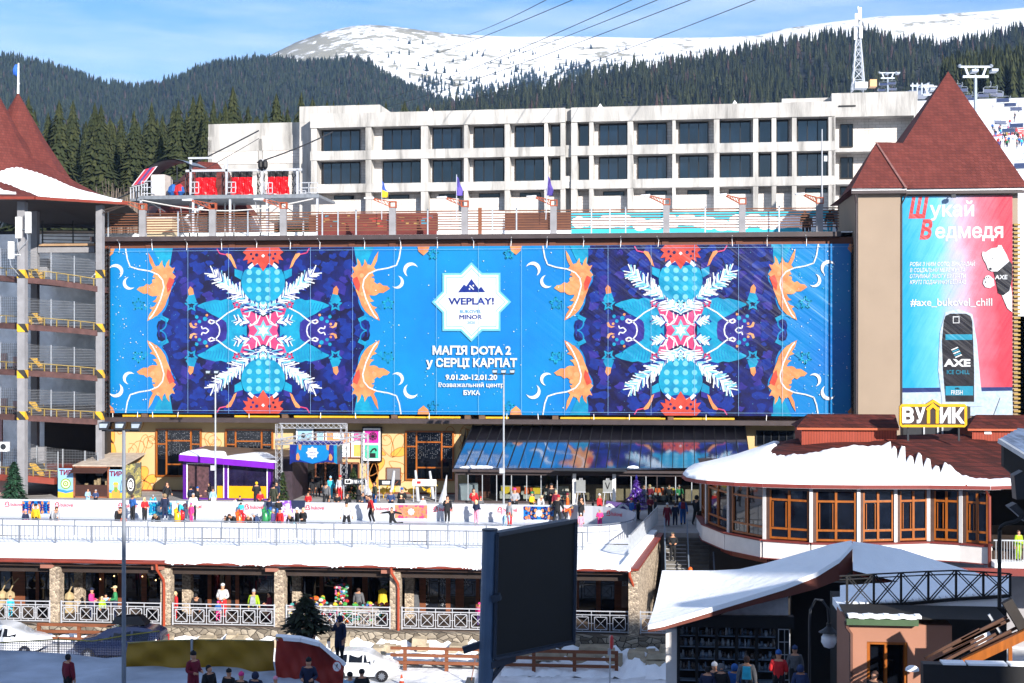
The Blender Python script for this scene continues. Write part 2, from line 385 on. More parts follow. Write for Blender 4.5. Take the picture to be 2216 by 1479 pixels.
tA=[tier_tree(4,5,seed=i)for i in range(4)];tC=[tier_tree(9,8,seed=10+i)for i in range(5)]
pos=[];hts=[]
for i in range(14000):
 px=R(-60,1080);t=R(.25,1)**.8
 pos.append(surfA(px,t));hts.append(R(6,11)*(1 if R(0,1)<.92 else 1.4))
for i in range(520):pos.append(surfA(R(-60,1000),R(.975,1.0)));hts.append(R(6,12))
forest('far_forest','blue dark spruce forest covering the far left hill',tA,pos,hts,ndf,.42)
pos=[];hts=[]
for i in range(6400):
 px=R(830,2300);t=R(.12,1)
 if 2000<px<2080 and .35<t<.5:continue
 pos.append(surfC(px,t));hts.append(R(8,15.5)*(1 if R(0,1)<.94 else 1.3))
for i in range(300):pos.append(surfC(R(830,2300),R(.97,1.0)));hts.append(R(7,14))
forest('slope_forest','dense green spruce forest on the slope above the concrete block',tC,pos,hts,ndl)
pos=[];hts=[]
for i in range(480):
 px=R(2040,2330);t=R(.05,.9)
 if px<2085 and t<.3:continue
 pos.append(surfD(px,t));hts.append(R(9,15))
forest('piste_edge_forest','tall dark spruces at the upper edge of the ski slope',tC,pos,hts,ndl[:3])
# scattered trees on the open mountain
pos=[];hts=[]
cl=[(870,.52,14),(900,.45,18),(940,.62,10),(960,.44,20),(1040,.60,16),(1070,.52,30),(1130,.62,20),(1150,.66,18),(1160,.5,22),(1230,.58,14),(1240,.7,16),(1300,.72,10),(1010,.35,16),(1080,.38,20),(1180,.42,18),(920,.3,14)]
for px,t,k in cl:
 for i in range(int(k*5)):pos.append(surfM(px+random.gauss(0,20),min(.97,max(.1,t+random.gauss(0,.035)))));hts.append(R(9,19))
for i in range(330):pos.append(surfM(R(840,1640),R(.25,.9)));hts.append(R(6,14))
forest('mountain_scrub','scattered dark dwarf trees dotting the open snowy mountain',tA,pos,hts,ndf[:2],.5)
pos=[];hts=[]
for i in range(900):
 px=R(1415,1700);t=R(.0,.10);pos.append(surfC(px,t+.04));hts.append(R(5,10)*(1-.4*abs(px-1560)/160))
def twig(seed):
 r=np.random.default_rng(seed);V=[];Fc=[]
 for k in range(16):
  a=r.random()*6.28;l_=.5+.5*r.random();x=.5*r.random()*cos(a);y=.5*r.random()*sin(a);j=len(V)
  V+=[(x*.3,y*.3,0),(x*.3+.03,y*.3,0),(x+.012,y,l_),(x,y,l_)];Fc.append((j,j+1,j+2,j+3))
 return np.array(V),np.array(Fc)
tw=[twig(i)for i in range(4)]
tag(forest('bare_thicket','reddish leafless birch thicket behind the concrete roof',tw,pos,hts,[M('birch_twig','#7a4f4c',.9,.2,2),M('birch_twig_dark','#5d403f',.9,.2,2)],.5),cat='thicket')
pos=[];hts=[]
for i in range(420):
 px=R(225,300);p=dirp(px)*R(150,175);pos.append((p.x,p.y,22));hts.append(R(7,13))
tag(forest('bare_saplings','grey brown bare saplings behind the zip line deck',tw,pos,hts,[M('sapling','#75675c',.9,.2,2),M('sapling_dark','#4f463f',.9,.2,2)],.3),cat='saplings')
# single spruces of the near row, each a tree of its own
def spruce_meshes(seed):
 r=random.Random(seed);mb=MB();lv=60
 for i in range(lv):
  h=.05+.95*(i/lv)**.93;rad=.19*(1-h)**.8*(.82+.3*r.random())+.006
  nb=12 if h<.8 else 7;a0=r.random()*6.3
  for k in range(nb):
   a=a0+2*pi*(k+.5*r.random())/nb;rr=rad*(.6+.55*r.random());dr=.03+.22*rr;c,s=cos(a),sin(a)
   def P(u,w,dz):return(c*u-s*w,s*u+c*w,h+dz)
   w=rr*.21;mm=r.choice((0,0,1))
   mb.face([P(0,0,.012),P(rr*.55,-w,-dr*.5),P(rr,0,-dr*.75),P(rr*.55,w,-dr*.5)],mm)
   for q in range(3):
    u=rr*(.3+.25*q);sg=1 if q%2 else-1
    mb.face([P(u*.8,0,-dr*u/rr*.6),P(u,sg*w*1.5,-dr*.95-.012),P(u*1.12,sg*w*.3,-dr*1.05-.02)],mm)
 cr=mb;tr=MB();tr.tube([(0,0,0),(0,0,.5),(0,0,.98)],[.012,.008,.001],6)
 return cr,tr
bark=M('bark','#4a3a2f',.95,.2,3)
tops=[(62,205),(75,235),(104,240),(128,213),(158,212),(186,258),(205,219),(219,222),(238,250),(262,246),(290,236),(300,262),(328,218),(352,244),(376,226),(386,215),(404,238),(418,205),(433,198),(446,236),(462,214),(476,238),(488,216),(504,184),(520,240),(537,226),(552,252),(575,238),(598,198),(612,240),(622,228),(640,246),(652,196),(676,207),(708,214),(722,216),(776,218),(835,216),(876,216),(905,224)]
kinds=[spruce_meshes(s)for s in range(5)];protos=[]
for i,(cr,tr)in enumerate(kinds):
 g=bpy.data.meshes
 protos.append((cr,tr))
made={}
for i,(px,py)in enumerate(sorted(tops)):
 d=R(205,250)if px<660 else R(300,340);p=dirp(px)*d;zt=CZ-(py-739.5)/F*d;z0=20 if px<660 else 30;h=zt-z0
 k=i%5
 side='left of the concrete block' if px<450 else 'behind the low left wing of the concrete block' if px<650 else 'above the concrete roof'
 lab='spruce %s, number %d from the left'%(side,i+1)
 if k not in made:
  t=thing('spruce',lab,'tree',(0,0,0),'spruces of the near row')
  kinds[k][0].build('crown',[ndl[0],ndl[1]],t);kinds[k][1].build('trunk',bark,t);made[k]=t
 else:t=dup(made[k],(0,0,0),label=lab)
 t.location=(p.x,p.y,z0);t.rotation_euler=(0,0,R(0,6.2));w=h*R(.9,1.2);t.scale=(w,w,h)
# second rank filling the gaps, seen only as a mass between the crowns
pos=[];hts=[]
for i in range(90):
 px=R(40,700);d=R(255,300);p=dirp(px)*d;pos.append((p.x,p.y,20));hts.append((CZ-(R(245,285)-739.5)/F*d)-20)
forest('spruce_stand','shaded mass of spruces filling the gaps of the near row',[tier_tree(16,9,seed=40+i)for i in range(3)],pos,hts,ndl[:3],.3)
# ================================================================ TERRACES
YW,YB,YF=107.0,105.6,105.2 # beige wall, banner sheet, dark edge boards
ZP=5.4 # plaza level
XR=-0.95 # right end of the arcade terrace
def window(parent,x0,x1,z0,z1,y,fm,gm,vs=(),hs=(),fw=.09,dp=.14,sill=False,name='window',part_h=()):
 b=MB()
 b.box(x0,x0+fw,y-dp,y,z0,z1);b.box(x1-fw,x1,y-dp,y,z0,z1)
 b.box(x0+fw,x1-fw,y-dp,y,z0,z0+fw);b.box(x0+fw,x1-fw,y-dp,y,z1-fw,z1)
 vx=[x0+(x1-x0)*v for v in vs]
 for v in vx:b.box(v-fw*.45,v+fw*.45,y-dp+.01,y,z0+fw,z1-fw)
 xs=[x0]+vx+[x1]
 for h in hs:
  zz=z0+(z1-z0)*h;b.box(x0+fw,x1-fw,y-dp+.02,y-.01,zz-fw*.4,zz+fw*.4)
 for i,h in part_h:
  zz=z0+(z1-z0)*h;b.box(xs[i]+fw*.5,xs[i+1]-fw*.5,y-dp+.02,y-.01,zz-fw*.4,zz+fw*.4)
 w=b.build(name,fm,parent)
 p=MB();p.box(x0+fw*.5,x1-fw*.5,y-.055,y-.03,z0+fw*.5,z1-fw*.5);p.build('pane',gm,w)
 return w
def truss(b,p,q,w=.3,r=.025,seg=None,m=0):
 p,q=Vector(p),Vector(q);d=(q-p);L=d.length;d.normalize()
 a=Vector((0,0,1))if abs(d.z)<.9 else Vector((0,1,0));x=d.cross(a).normalized()*w/2;y=x.cross(d).normalized()*w/2
 cs=[x+y,x-y,-x-y,-x+y]
 for c in cs:b.tube([p+c,q+c],r,5,m)
 n=seg or max(2,int(L/w/1.1))
 for i in range(n):
  u,v=p+d*(L*i/n),p+d*(L*(i+1)/n)
  for k in range(4):b.bar(u+cs[k],v+cs[(k+1)%4],r*1.1,r*1.1,m)
b=MB();b.box(-75,60,92.9,140,0,ZP);struct(b,'plaza',M('plaza_snow','#8f8d8c',.85,.12,.5,bump=.5,col2='#6f6a66',lo=.3,hi=.6))
# ================================================================ MAIN BUILDING
mainb=thing('leisure_centre','long beige building with brown edge boards and a giant banner across its front','building',(xa(1000,YW),YW,ZP))
zs0,zs1=za(1040,517,YF),za(1040,507,YF)
xl,xr_=xa(222,YW),xa(1850,YW)
cream=M('cream_render','#b89e72',.85,.05,.6,spec=.2)
part('wall',cream,mainb,lambda b:b.box(xl,xr_,YW,YW+9,ZP-.3,za(1040,908,YW)+.3))
part('upper_wall',M('recess_wall','#5b4034',.8,.3,1.2),mainb,lambda b:b.box(xl,xr_,YB+.9,YW+9,za(1040,905,YW),zs0-.02))
part('edge_board',dbrown,mainb,lambda b:(b.box(xl-.3,xa(1752,YF),YF,YF+1.5,za(1040,918,YF),za(1040,908,YF))))
part('roof_slab',dbrown,mainb,lambda b:b.box(xl-.3,xa(1820,YF),YF,YW+9,zs0,zs1))
part('beam',M('beam_wood','#5d3423',.7,.25,2,stretch=(.3,1,2)),mainb,lambda b:[b.box(xl,xr_,YB+.25,YB+.9,za(1040,533,YB),zs0-.03)]+[b.box(xa(px,YB)-.25,xa(px,YB)+.25,YB+.16,YB+.25,za(1040,538,YB),zs0-.06)for px in(320,500,640,760,848,1005,1040,1195,1440,1600)])
part('plinth',M('plinth_brick','#6d3a26',.8,.2,3),mainb,lambda b:b.box(xl,xa(985,YW),YW-.12,YW,ZP-.2,za(640,1063,YW)))
part('ledge_strip',yellowp,mainb,lambda b:[b.box(xa(a,YB),xa(c,YB),YB+.3,YB+.5,za(1040,906.5,YB),za(1040,902.5,YB))for a,c in((262,305),(320,455),(505,602),(634,840),(860,995),(1050,1100),(1212,1440),(1452,1590))])
for a in(305,609,846,1005,1036,1195,1445):part('ledge_block',M('ledge_brown','#5b4432',.7,.2,3),mainb,lambda b:b.box(xa(a,YB),xa(a+13,YB),YB+.1,YB+.6,za(1040,908,YB),za(1040,899,YB)))
for x0,x1,y0,y1,vs,ph in((338,437,931,1037,(.235,.77),((0,.68),(1,.75),(1,.26),(2,.68))),(488,592,931,1037,(.22,.76),((0,.68),(1,.75),(1,.26),(2,.68))),(877,983,932,1040,(.235,.75),((0,.68),(1,.77),(1,.26),(2,.68)))):
 w=window(mainb,xa(x0,YW),xa(x1,YW),za(900,y1,YW),za(900,y0,YW),YW,orangew,gldark,vs,(),.13,.16,part_h=ph)
 s=MB();x_0,x_1,z_0,z_1=xa(x0,YW)+.2,xa(x1,YW)-.2,za(900,y1,YW)+.3,za(900,y0,YW)-.1
 for i in range(26):
  x=x_0+(x_1-x_0)*i/25
  for k in range(22):
   if R(0,1)<.45:z=z_1-(z_1-z_0)*.62*k/22;s.box(x,x+.022,YW-.075,YW-.06,z,z+.022)
 tag(s.build('light_curtain',M('fairy_bulbs','#b9bcc4',.5,.1),w),kind='stuff')
# painted curls on the wall
pl,pf=M('mural_line','#a5682f',.9,.1),M('mural_ochre','#d3943c',.9,.1)
mb=MB()
def ribbon(b,pts,w,m):
 for i in range(len(pts)-1):
  p,q=Vector(pts[i]),Vector(pts[i+1]);d=q-p
  if d.length<1e-6:continue
  nn=Vector((-d.z,0,d.x)).normalized()*w/2;b.face([p-nn,q-nn,q+nn,p+nn],m)
def mural(px,py,ang,L,wd,fill,y=YW-.008):
 c=at(px,py,y);pts=[]
 for i in range(17):
  t=i/16*2*pi;u=L*(.5-.5*cos(t));v=wd*sin(t)*(.45+.55*(u/L));pts.append((c.x+u*cos(ang)-v*sin(ang),y,c.z+u*sin(ang)+v*cos(ang)))
 if fill:mb.face(pts,1)
 ribbon(mb,[(p[0],y-.006,p[2])for p in pts],.05,0)
def curl(px,py,r0,turns,a0,sg=1,y=YW-.012):
 c=at(px,py,y);pts=[]
 for i in range(int(24*turns)+1):
  t=i/24*2*pi;r=r0*(1-t/(turns*2*pi)*.85);pts.append((c.x+r*cos(a0+sg*t),y,c.z+r*sin(a0+sg*t)))
 ribbon(mb,pts,.045,0)
for(px,py,a,L,w,f)in((245,960,1.9,1.5,.5,1),(250,985,2.2,1.8,.6,1),(238,1000,2.5,1.4,.4,1),(258,940,1.3,1.3,.6,0),(300,935,1.6,1.2,.55,0),(275,1000,.9,2.0,.6,0),(300,1000,1.3,2.2,.4,0),(312,1040,1.6,1.1,.5,1),(312,1040,.2,1.0,.45,1),(312,1040,-1.2,1.1,.5,1),(312,1040,2.8,1.0,.45,0),(312,1040,3.9,1.0,.45,0),(318,1070,1.0,1.0,.3,0),(455,970,1.6,1.2,.55,0),(455,970,.6,1.0,.4,0),(455,970,2.5,1.0,.4,0),(850,990,2.0,1.8,.6,0),(850,990,1.2,1.9,.55,0),(845,985,.3,1.3,.45,1),(842,1000,-.5,1.5,.5,0),(835,985,2.7,1.2,.3,1),(800,1060,1.4,2.2,.6,1),(815,1060,1.8,2.4,.5,1),(800,1030,.9,1.7,.5,1),(830,1045,.3,1.5,.5,0),(1000,960,1.4,1.2,.4,0),(995,970,.6,1.2,.4,0),(985,945,2.3,.9,.4,0),(1590,935,1.2,1.2,.5,0),(1570,940,.3,1.2,.4,0)):mural(px,py,a,L,w,f)
for(px,py,r,t,a,s)in((322,960,.6,1.6,0,1),(285,975,.55,1.4,2,-1),(330,950,.5,1.5,1,-1),(460,955,.5,1.3,0,1),(836,950,.7,1.4,2,1),(865,1030,.6,1.3,0,-1),(1010,935,.55,1.4,1,1),(1595,940,.6,1.5,2,-1),(1580,960,.45,1.4,0,1),(255,1045,.5,1.3,1,1)):curl(px,py,r,t,a,s)
mb.build('wall_painting',[pl,pf],mainb)
# tall window strip right of the glass pavilion
window(mainb,xa(1636,YW),xa(1735,YW),za(1690,965,YW),za(1690,932,YW),YW,dsteel,gldark,(.17,.33,.5,.67,.83),(),.06)
# entrance opening in shade under the gate
part('entrance',dark,mainb,lambda b:(b.box(xa(628,YW),xa(682,YW),YW-.02,YW+.05,ZP,za(650,1000,YW))))
dr=part('door',brownw,mainb,lambda b:[b.box(xa(x,YW),xa(x,YW)+.12,YW-.1,YW,ZP,za(700,1002,YW))for x in(682,703,733,760,775)]+[b.box(xa(682,YW),xa(777,YW),YW-.1,YW,za(700,1004,YW),za(700,1000,YW))])
MB_=MB();MB_.box(xa(684,YW),xa(776,YW),YW-.05,YW-.03,ZP,za(700,1003,YW));MB_.build('pane',gldark,dr)
# ================================================================ BANNER
def vinyl(name,col,col2=None,sc=.35,var=.12,lo=.35,hi=.65,rough=.34):
 m,n,l,b=nodes(name);c=mulc(lin(col),.46)[:3];b.inputs['Roughness'].default_value=rough;b.inputs['Specular IOR Level'].default_value=.45
 tc=n.new('ShaderNodeTexCoord');nz=n.new('ShaderNodeTexNoise');nz.inputs['Scale'].default_value=sc;nz.inputs['Detail'].default_value=8;nz.inputs['Roughness'].default_value=.62
 l.new(tc.outputs['Object'],nz.inputs[0]);r=n.new('ShaderNodeValToRGB');r.color_ramp.elements[0].position=lo;r.color_ramp.elements[1].position=hi
 r.color_ramp.elements[0].color=(mulc(lin(col2),.46)[:3]if col2 else mulc(c,1-var)[:3])+(1,);r.color_ramp.elements[1].color=mulc(c,1+var)
 l.new(nz.outputs[0],r.inputs[0]);l.new(r.outputs[0],b.inputs['Base Color'])
 m0=n.new('ShaderNodeMapping');m0.inputs['Rotation'].default_value=(0,radians(-38),0);l.new(tc.outputs['Object'],m0.inputs[0]);mp=n.new('ShaderNodeMapping');mp.inputs['Scale'].default_value=(.07,1,1.1);l.new(m0.outputs[0],mp.inputs[0])
 w=n.new('ShaderNodeTexNoise');w.inputs['Scale'].default_value=1.3;w.inputs['Detail'].default_value=3;l.new(mp.outputs[0],w.inputs[0])
 sp=n.new('ShaderNodeSeparateXYZ');l.new(tc.outputs['Object'],sp.inputs[0])
 mr=n.new('ShaderNodeMapRange');mr.inputs[1].default_value=WRX0;mr.inputs[2].default_value=WRX1;mr.inputs[3].default_value=.03;mr.inputs[4].default_value=1.;l.new(sp.outputs[0],mr.inputs[0])
 mz=n.new('ShaderNodeMapRange');mz.inputs[1].default_value=1.5;mz.inputs[2].default_value=7;mz.inputs[3].default_value=.25;mz.inputs[4].default_value=1.;l.new(sp.outputs[2],mz.inputs[0])
 mu=n.new('ShaderNodeMath');mu.operation='MULTIPLY';l.new(mr.outputs[0],mu.inputs[0]);l.new(mz.outputs[0],mu.inputs[1])
 bp=n.new('ShaderNodeBump');bp.inputs['Distance'].default_value=.10;l.new(mu.outputs[0],bp.inputs['Strength']);l.new(w.outputs[0],bp.inputs['Height']);l.new(bp.outputs[0],b.inputs['Normal'])
 return m
BZ0,BZ1=za(1040,898,YB),za(1040,533,YB);BX0,BX1=xa(239,YB),xa(1841,YB);BZC=(BZ0+BZ1)/2;BK=(BZ1-BZ0)/365
banner=thing('giant_banner','giant blue kaleidoscope banner advertising a games tournament across the building front','banner',((BX0+BX1)/2,YB,BZ0))
WRX0,WRX1=2.,12.
vb=[vinyl('v_blue','#0a7fd8','#0b9fe2',.12),vinyl('v_navy','#12227a','#140d40',.55,.3,.42,.66),vinyl('v_orange','#f9b070','#f08c58',.9),vinyl('v_white','#ffffff','#eef4fb',1.2),vinyl('v_cyan','#17b3d9','#0f93c4',.9),
vinyl('v_pink','#ea5b94','#e23f78',.6),vinyl('v_red','#ea5c48','#d94a3a',1),vinyl('v_purple','#3d36a2','#2a2380',1.2),vinyl('v_pale','#6fd0ea','#8fdcf0',1),vinyl('v_royal','#183aa2','#142a86',1.5),vinyl('v_peach','#f6b781','#f0a064',1),vinyl('v_teal','#12a6d6','#0e86c8',.5)]
BLU,NAV,ORA,WHI,CYA,PNK,RED,PUR,PAL,ROY,PEA,TEA=range(12)
bb=MB()
LAY=[0]
def sx(px,L):return xa(px,YB),YB-.004*L-LAY[0]*.00002
for i in range(16): # the sheet itself, a little wavy along its lower edge
 x0,x1=BX0+(BX1-BX0)*i/16,BX0+(BX1-BX0)*(i+1)/16
 bb.box(x0,x1,YB,YB+.02,BZ0,BZ1,BLU)
def art(cx,dx,dy,L):
 x,y=sx(cx+dx,L);return(x,y,min(BZ1-.01,max(BZ0+.01,BZC+dy*BK)))
def poly(cx,pts,m,L,four=True):
 for a in((1,-1)if four else(1,)):
  for c in((1,-1)if four else(1,)):
   LAY[0]+=1
   q=[art(cx,a*p[0],c*p[1],L)for p in pts];bb.face(q if a*c>0 else q[::-1],m)
def rib(cx,pts,w,m,L,four=True):
 for a in((1,-1)if four else(1,)):
  for c in((1,-1)if four else(1,)):
   LAY[0]+=1;ribbon(bb,[art(cx,a*p[0],c*p[1],L)for p in pts],w,m)
def disc(cx,dx,dy,r,m,L,four=True,n=14):poly(cx,[(dx+r*cos(2*pi*i/n),dy+r*sin(2*pi*i/n))for i in range(n)],m,L,four)
def star(dx,dy,r,r2=.45,k=5,a=pi/2):return[(dx+(r if i%2==0 else r*r2)*cos(a+pi*i/k),dy+(r if i%2==0 else r*r2)*sin(a+pi*i/k))for i in range(2*k)]
def crescent(dx,dy,r,a):
 o=[(dx+r*cos(a+t),dy+r*sin(a+t))for t in[radians(-113+226*i/14)for i in range(15)]]
 i_=[(dx-.42*r*cos(a)+.922*r*cos(a+t),dy-.42*r*sin(a)+.922*r*sin(a+t))for t in[radians(88-176*i/12)for i in range(13)]]
 return o,i_[::-1]
def moon(cx,m,L,dx,dy,r,a):
 o,q=crescent(dx,dy,r,a);n_=len(o)-1
 ip=lambda t:(q[min(len(q)-2,int(t))][0]+(q[min(len(q)-2,int(t))+1][0]-q[min(len(q)-2,int(t))][0])*(t-min(len(q)-2,int(t))),q[min(len(q)-2,int(t))][1]+(q[min(len(q)-2,int(t))+1][1]-q[min(len(q)-2,int(t))][1])*(t-min(len(q)-2,int(t))))
 for i in range(n_):
  k=(len(q)-1)/n_;poly(cx,[o[i],o[i+1],ip((i+1)*k),ip(i*k)],m,L)
LEAF=[(249,173),(241,160),(235,146),(229,138),(224,147),(219,156),(218,146),(213,138),(209,150),(203,158),(204,144),(198,138),(191,140),(197,128),(189,119),(196,112),(200,99),(200,88),(204,78),(209,66),(212,56),(220,43),(232,31),(252,21),(247,36),(240,46),(246,50),(236,54),(230,62),(240,64),(233,69),(229,77),(240,76),(246,78),(250,82),(260,82),(274,91),(268,97),(259,98),(252,104),(246,101),(240,106),(233,112),(235,118),(240,118),(236,126),(244,132),(239,138),(246,152)]
rr=random.Random(4)
for cx in(570,1473):
 navy=[(0,182),(196,182),(203,146),(196,138),(188,118),(190,105),(199,90),(204,78),(206,60),(212,46),(219,38),(216,26),(228,20),(231,10),(229,0),(0,0)]
 poly(cx,navy,NAV,1)
 for i in range(90): # folds and shaded clumps in the dark field
  x,y,r=rr.uniform(8,205),rr.uniform(4,176),rr.uniform(4,14)
  if x<60 and y<70:continue
  poly(cx,[(min(200,x+r*rr.uniform(.5,1.3)*cos(t)),y+r*rr.uniform(.4,1)*sin(t))for t in[k*.7 for k in range(9)]],ROY if i%4 else PUR,2)
 poly(cx,[(196,182),(240,182),(225,150),(203,140)],CYA,1)
 poly(cx,LEAF,ORA,4)
 for q in((236,110,5),(225,95,6),(215,80,5),(222,60,4),(240,95,5),(213,120,5),(228,140,4)):disc(cx,q[0],q[1],q[2],PEA,5,n=9)
 poly(cx,[(203,118),(192,112),(200,92),(207,84),(210,100)],RED,5)
 rib(cx,[(298,182),(294,158),(288,142),(270,136),(246,132),(228,124),(218,112),(215,96),(222,70),(232,48),(240,34),(247,26)],.10,WHI,6)
 moon(cx,WHI,5,290,105,14,-.5);moon(cx,WHI,5,319,132,16,2.3)
 o=star(270,58,14);rib(cx,o+[o[0]],.12,CYA,4)
 poly(cx,[(256,44),(246,52),(258,60)],TEA,4)
 rib(cx,[(222,30),(206,22)],.3,CYA,3);rib(cx,crescent(226,16,16,2.6)[0],.1,TEA,5)
 poly(cx,[(196,8),(212,18),(226,14),(229,0),(200,0)],ROY,3);moon(cx,NAV,4,214,9,11,.5)
 # elf-like arm: cyan cone with stripes
 poly(cx,[(36,0),(34,40),(55,64),(80,70),(92,66),(104,68),(128,62),(142,56),(142,53),(128,47),(112,36),(96,28),(84,22),(78,0)],CYA,3)
 for k in range(12):rib(cx,[(60+k*6.4,67-k*.9),(57+k*6.2,48-k*.2),(60+k*6.0,33+k*1.4)],.07,TEA,4)
 poly(cx,star(156,56,16,.5),CYA,4);poly(cx,star(156,56,8,.5),NAV,5)
 poly(cx,[(144,64),(150,82),(162,78),(168,66),(160,58)],CYA,5);poly(cx,[(150,80),(152,92),(158,98),(163,90),(161,78)],ORA,5)
 poly(cx,[(164,82),(160,98),(168,104),(180,96),(176,76)],PUR,4)
 # violet flower
 poly(cx,[(78,0),(80,18),(92,26),(104,24),(110,34),(124,30),(138,32),(144,24),(156,22),(154,12),(160,6),(154,0)],PUR,5)
 poly(cx,[(142,8),(152,10),(156,18),(160,16),(158,8),(150,5)],PEA,6);rib(cx,[(118,0),(124,6),(132,4),(134,10)],.09,WHI,6)
 for q in((126,26,5),(138,20,4),(144,30,4)):disc(cx,q[0],q[1],q[2],CYA,6,n=8)
 for q in((122,34,3),(116,20,2),(146,14,3)):disc(cx,q[0],q[1],q[2],ORA,6,n=7)
 rib(cx,[(56,50),(78,38),(98,22),(112,15),(119,19),(115,24),(104,20),(96,10),(94,0)],.10,WHI,8)
 # pink cross
 poly(cx,[(0,0),(0,30),(12,34),(26,42),(40,52),(50,48),(46,36),(38,20),(32,8),(30,0)],PNK,6)
 rib(cx,[(6,34),(14,16),(30,10)],.09,WHI,7);rib(cx,[(16,38),(14,22),(24,12),(40,22)],.09,WHI,7);rib(cx,[(28,44),(32,30),(44,34)],.09,WHI,7)
 poly(cx,star(0,0,24,.5,6),PAL,7,False);poly(cx,star(0,0,14,.5,6),WHI,8,False)
 o=star(57,57,9);rib(cx,o+[o[0]],.12,PNK,9)
 # fir twigs
 def twigs(x0,y0,x1,y1,L,n,lay):
  d=math.hypot(x1-x0,y1-y0);ux,uy=(x1-x0)/d,(y1-y0)/d
  rib(cx,[(x0,y0),(x1,y1)],.14,WHI,lay)
  for k in range(n):
   t=k/n;ll=L*(.6+.5*rr.random())*(1-.35*t)
   for s in(1,-1):
    a=radians(rr.uniform(24,58))*s;vx,vy=ux*cos(a)-uy*sin(a),ux*sin(a)+uy*cos(a);px_,py_=x0+ux*d*t,y0+uy*d*t
    rib(cx,[(px_,py_),(px_+vx*ll,py_+vy*ll)],.085,rr.choice((WHI,WHI,WHI,PAL,ROY)),lay+(k%2))
 twigs(10,46,108,125,31,70,9);twigs(28,18,60,24,17,16,7);twigs(4,38,20,60,15,14,9);twigs(0,34,0,60,13,10,9)
 # ornament ball
 disc(cx,0,107,47.5,CYA,8,False,32)
 for sgn in(1,-1):
  disc(cx,0,sgn*107,47.5,CYA,8,False,32)
  poly(cx,[(47.5*cos(t),sgn*(107+47.5*sin(t)))for t in[radians(32+116*i/14)for i in range(15)]]+[(-22,sgn*140),(0,sgn*136),(22,sgn*140)],ROY,9,False)
  rib(cx,[(40*cos(t),sgn*(109+43*sin(t)))for t in[radians(40+35*i/6)for i in range(7)]],.25,WHI,10,False);rib(cx,[(-40*cos(t),sgn*(109+43*sin(t)))for t in[radians(40+35*i/6)for i in range(7)]],.25,WHI,10,False)
  for yy in(128,110,90,71):
   for xx in(-30,-10,10,30):
    if not(yy==71 and abs(xx)>20):disc(cx,xx,sgn*yy,6,PAL,10,False,12)
  for s2 in(1,-1):
   poly(cx,[(s2*44,sgn*130),(s2*62,sgn*136),(s2*62,sgn*120),(s2*48,sgn*112)],CYA,7,False);poly(cx,[(s2*44,sgn*142),(s2*58,sgn*146),(s2*62,sgn*136),(s2*44,sgn*130)],PUR,8,False)
   poly(cx,[(s2*57,sgn*136),(s2*63,sgn*140),(s2*70,sgn*154),(s2*82,sgn*168),(s2*78,sgn*170),(s2*70,sgn*168),(s2*62,sgn*152)],ORA,9,False)
   rib(cx,[(s2*100,sgn*180),(s2*94,sgn*170),(s2*80,sgn*167)],.09,PNK,9,False)
 poly(cx,[(0,182),(34,182),(44,172),(36,166),(44,154),(33,156),(34,146),(24,152),(20,142),(12,148),(0,130)],RED,11)
 for q in((14,166,4),(26,168,3),(22,158,3)):disc(cx,q[0],q[1],q[2],NAV,12,n=6)
 poly(cx,[(0,160),(4,164),(0,168)],WHI,12)
 for i in range(150):
  x,y=rr.uniform(-228,228),rr.uniform(-178,178);disc(cx,x,y,rr.uniform(.3,.75),PAL,4,False,5)
for i in range(430):
 px=rr.choice((rr.uniform(242,345),rr.uniform(800,1245),rr.uniform(1705,1838)));disc(px,0,rr.uniform(-178,178),rr.choice((.5,.7,1.0,1.4)),WHI if i%3 else PAL,2,False,5)
for px in(938,1102):
 for s in(1,-1):o=star(px-1020,s*165,12);rib(1020,o+[o[0]],.12,TEA if s<0 else CYA,3,False)
for px in(917,1117,236,1842):
 for s in(1,-1):poly(px,[(-13 if 300<px<1800 else 4,s*182),(13 if px<1800 else-4,s*182),(10 if px<1800 else-8,s*172),(0,s*163),(-11 if 300<px<1800 else 4,s*172)],ORA,3,False)
# emblem in the middle
ec=1020.5;eo=BZC+(715.5-654)*BK
def em(dx,dy,L):x,y=sx(ec+dx,L);return(x,y,eo+dy*BK)
for k,(r1,m,L)in enumerate(((86,PAL,3),(80,WHI,4),(74,PAL,5),(72,WHI,6))):
 bb.face([em(0,-r1,L),em(r1,0,L),em(0,r1,L),em(-r1,0,L)],m);q=r1*.73;bb.face([em(-q,-q,L+.4),em(q,-q,L+.4),em(q,q,L+.4),em(-q,q,L+.4)],m)
bb.face([em(-29,21,8),em(30,21,8),em(21,33,8),(em(16,28,8)),em(0,50,8),em(-11,34,8),em(-16,38,8)],ROY)
for pts in([(-5,35),(-3,37),(6,28),(4,26)],[(2,36),(5,38),(6,34),(4,33)],[(-6,29),(-3,31),(-2,27),(-5,26)]):bb.face([em(p[0],p[1],9)for p in pts][::-1],WHI)
def btext(s,px0,px1,pyb,h,m,bold,L=10,y=None):
 yy=YB-.004*L-LAY[0]*.00002;x0,x1=xa(px0,yy),xa(px1,yy);zb=za(1020,pyb,yy)
 addtext(bb,s,lambda X,Z:(X,yy,Z),x0,x1,zb,h/F*yy,m,bold)
btext('WEPLAY!',970,1069,659,14.5,ROY,.035);btext('BUKOVEL',995,1042,678,7,TEA,.02);btext('MINOR',994,1043,691,9.5,ROY,.03);btext('2020',1011,1028,701,5.5,TEA,.015)
btext('МАГІЯ DOTA 2',936,1106,767,17.5,WHI,.045);btext('у СЕРЦІ КАРПАТ',922,1119,794,17.5,WHI,.045)
btext('9.01.20-12.01.20',964,1076,822,11,WHI,.04);btext('Розважальний центр',949,1091,838,9.5,WHI,.02);btext('БУКА',1003,1039,855,9.5,WHI,.04)
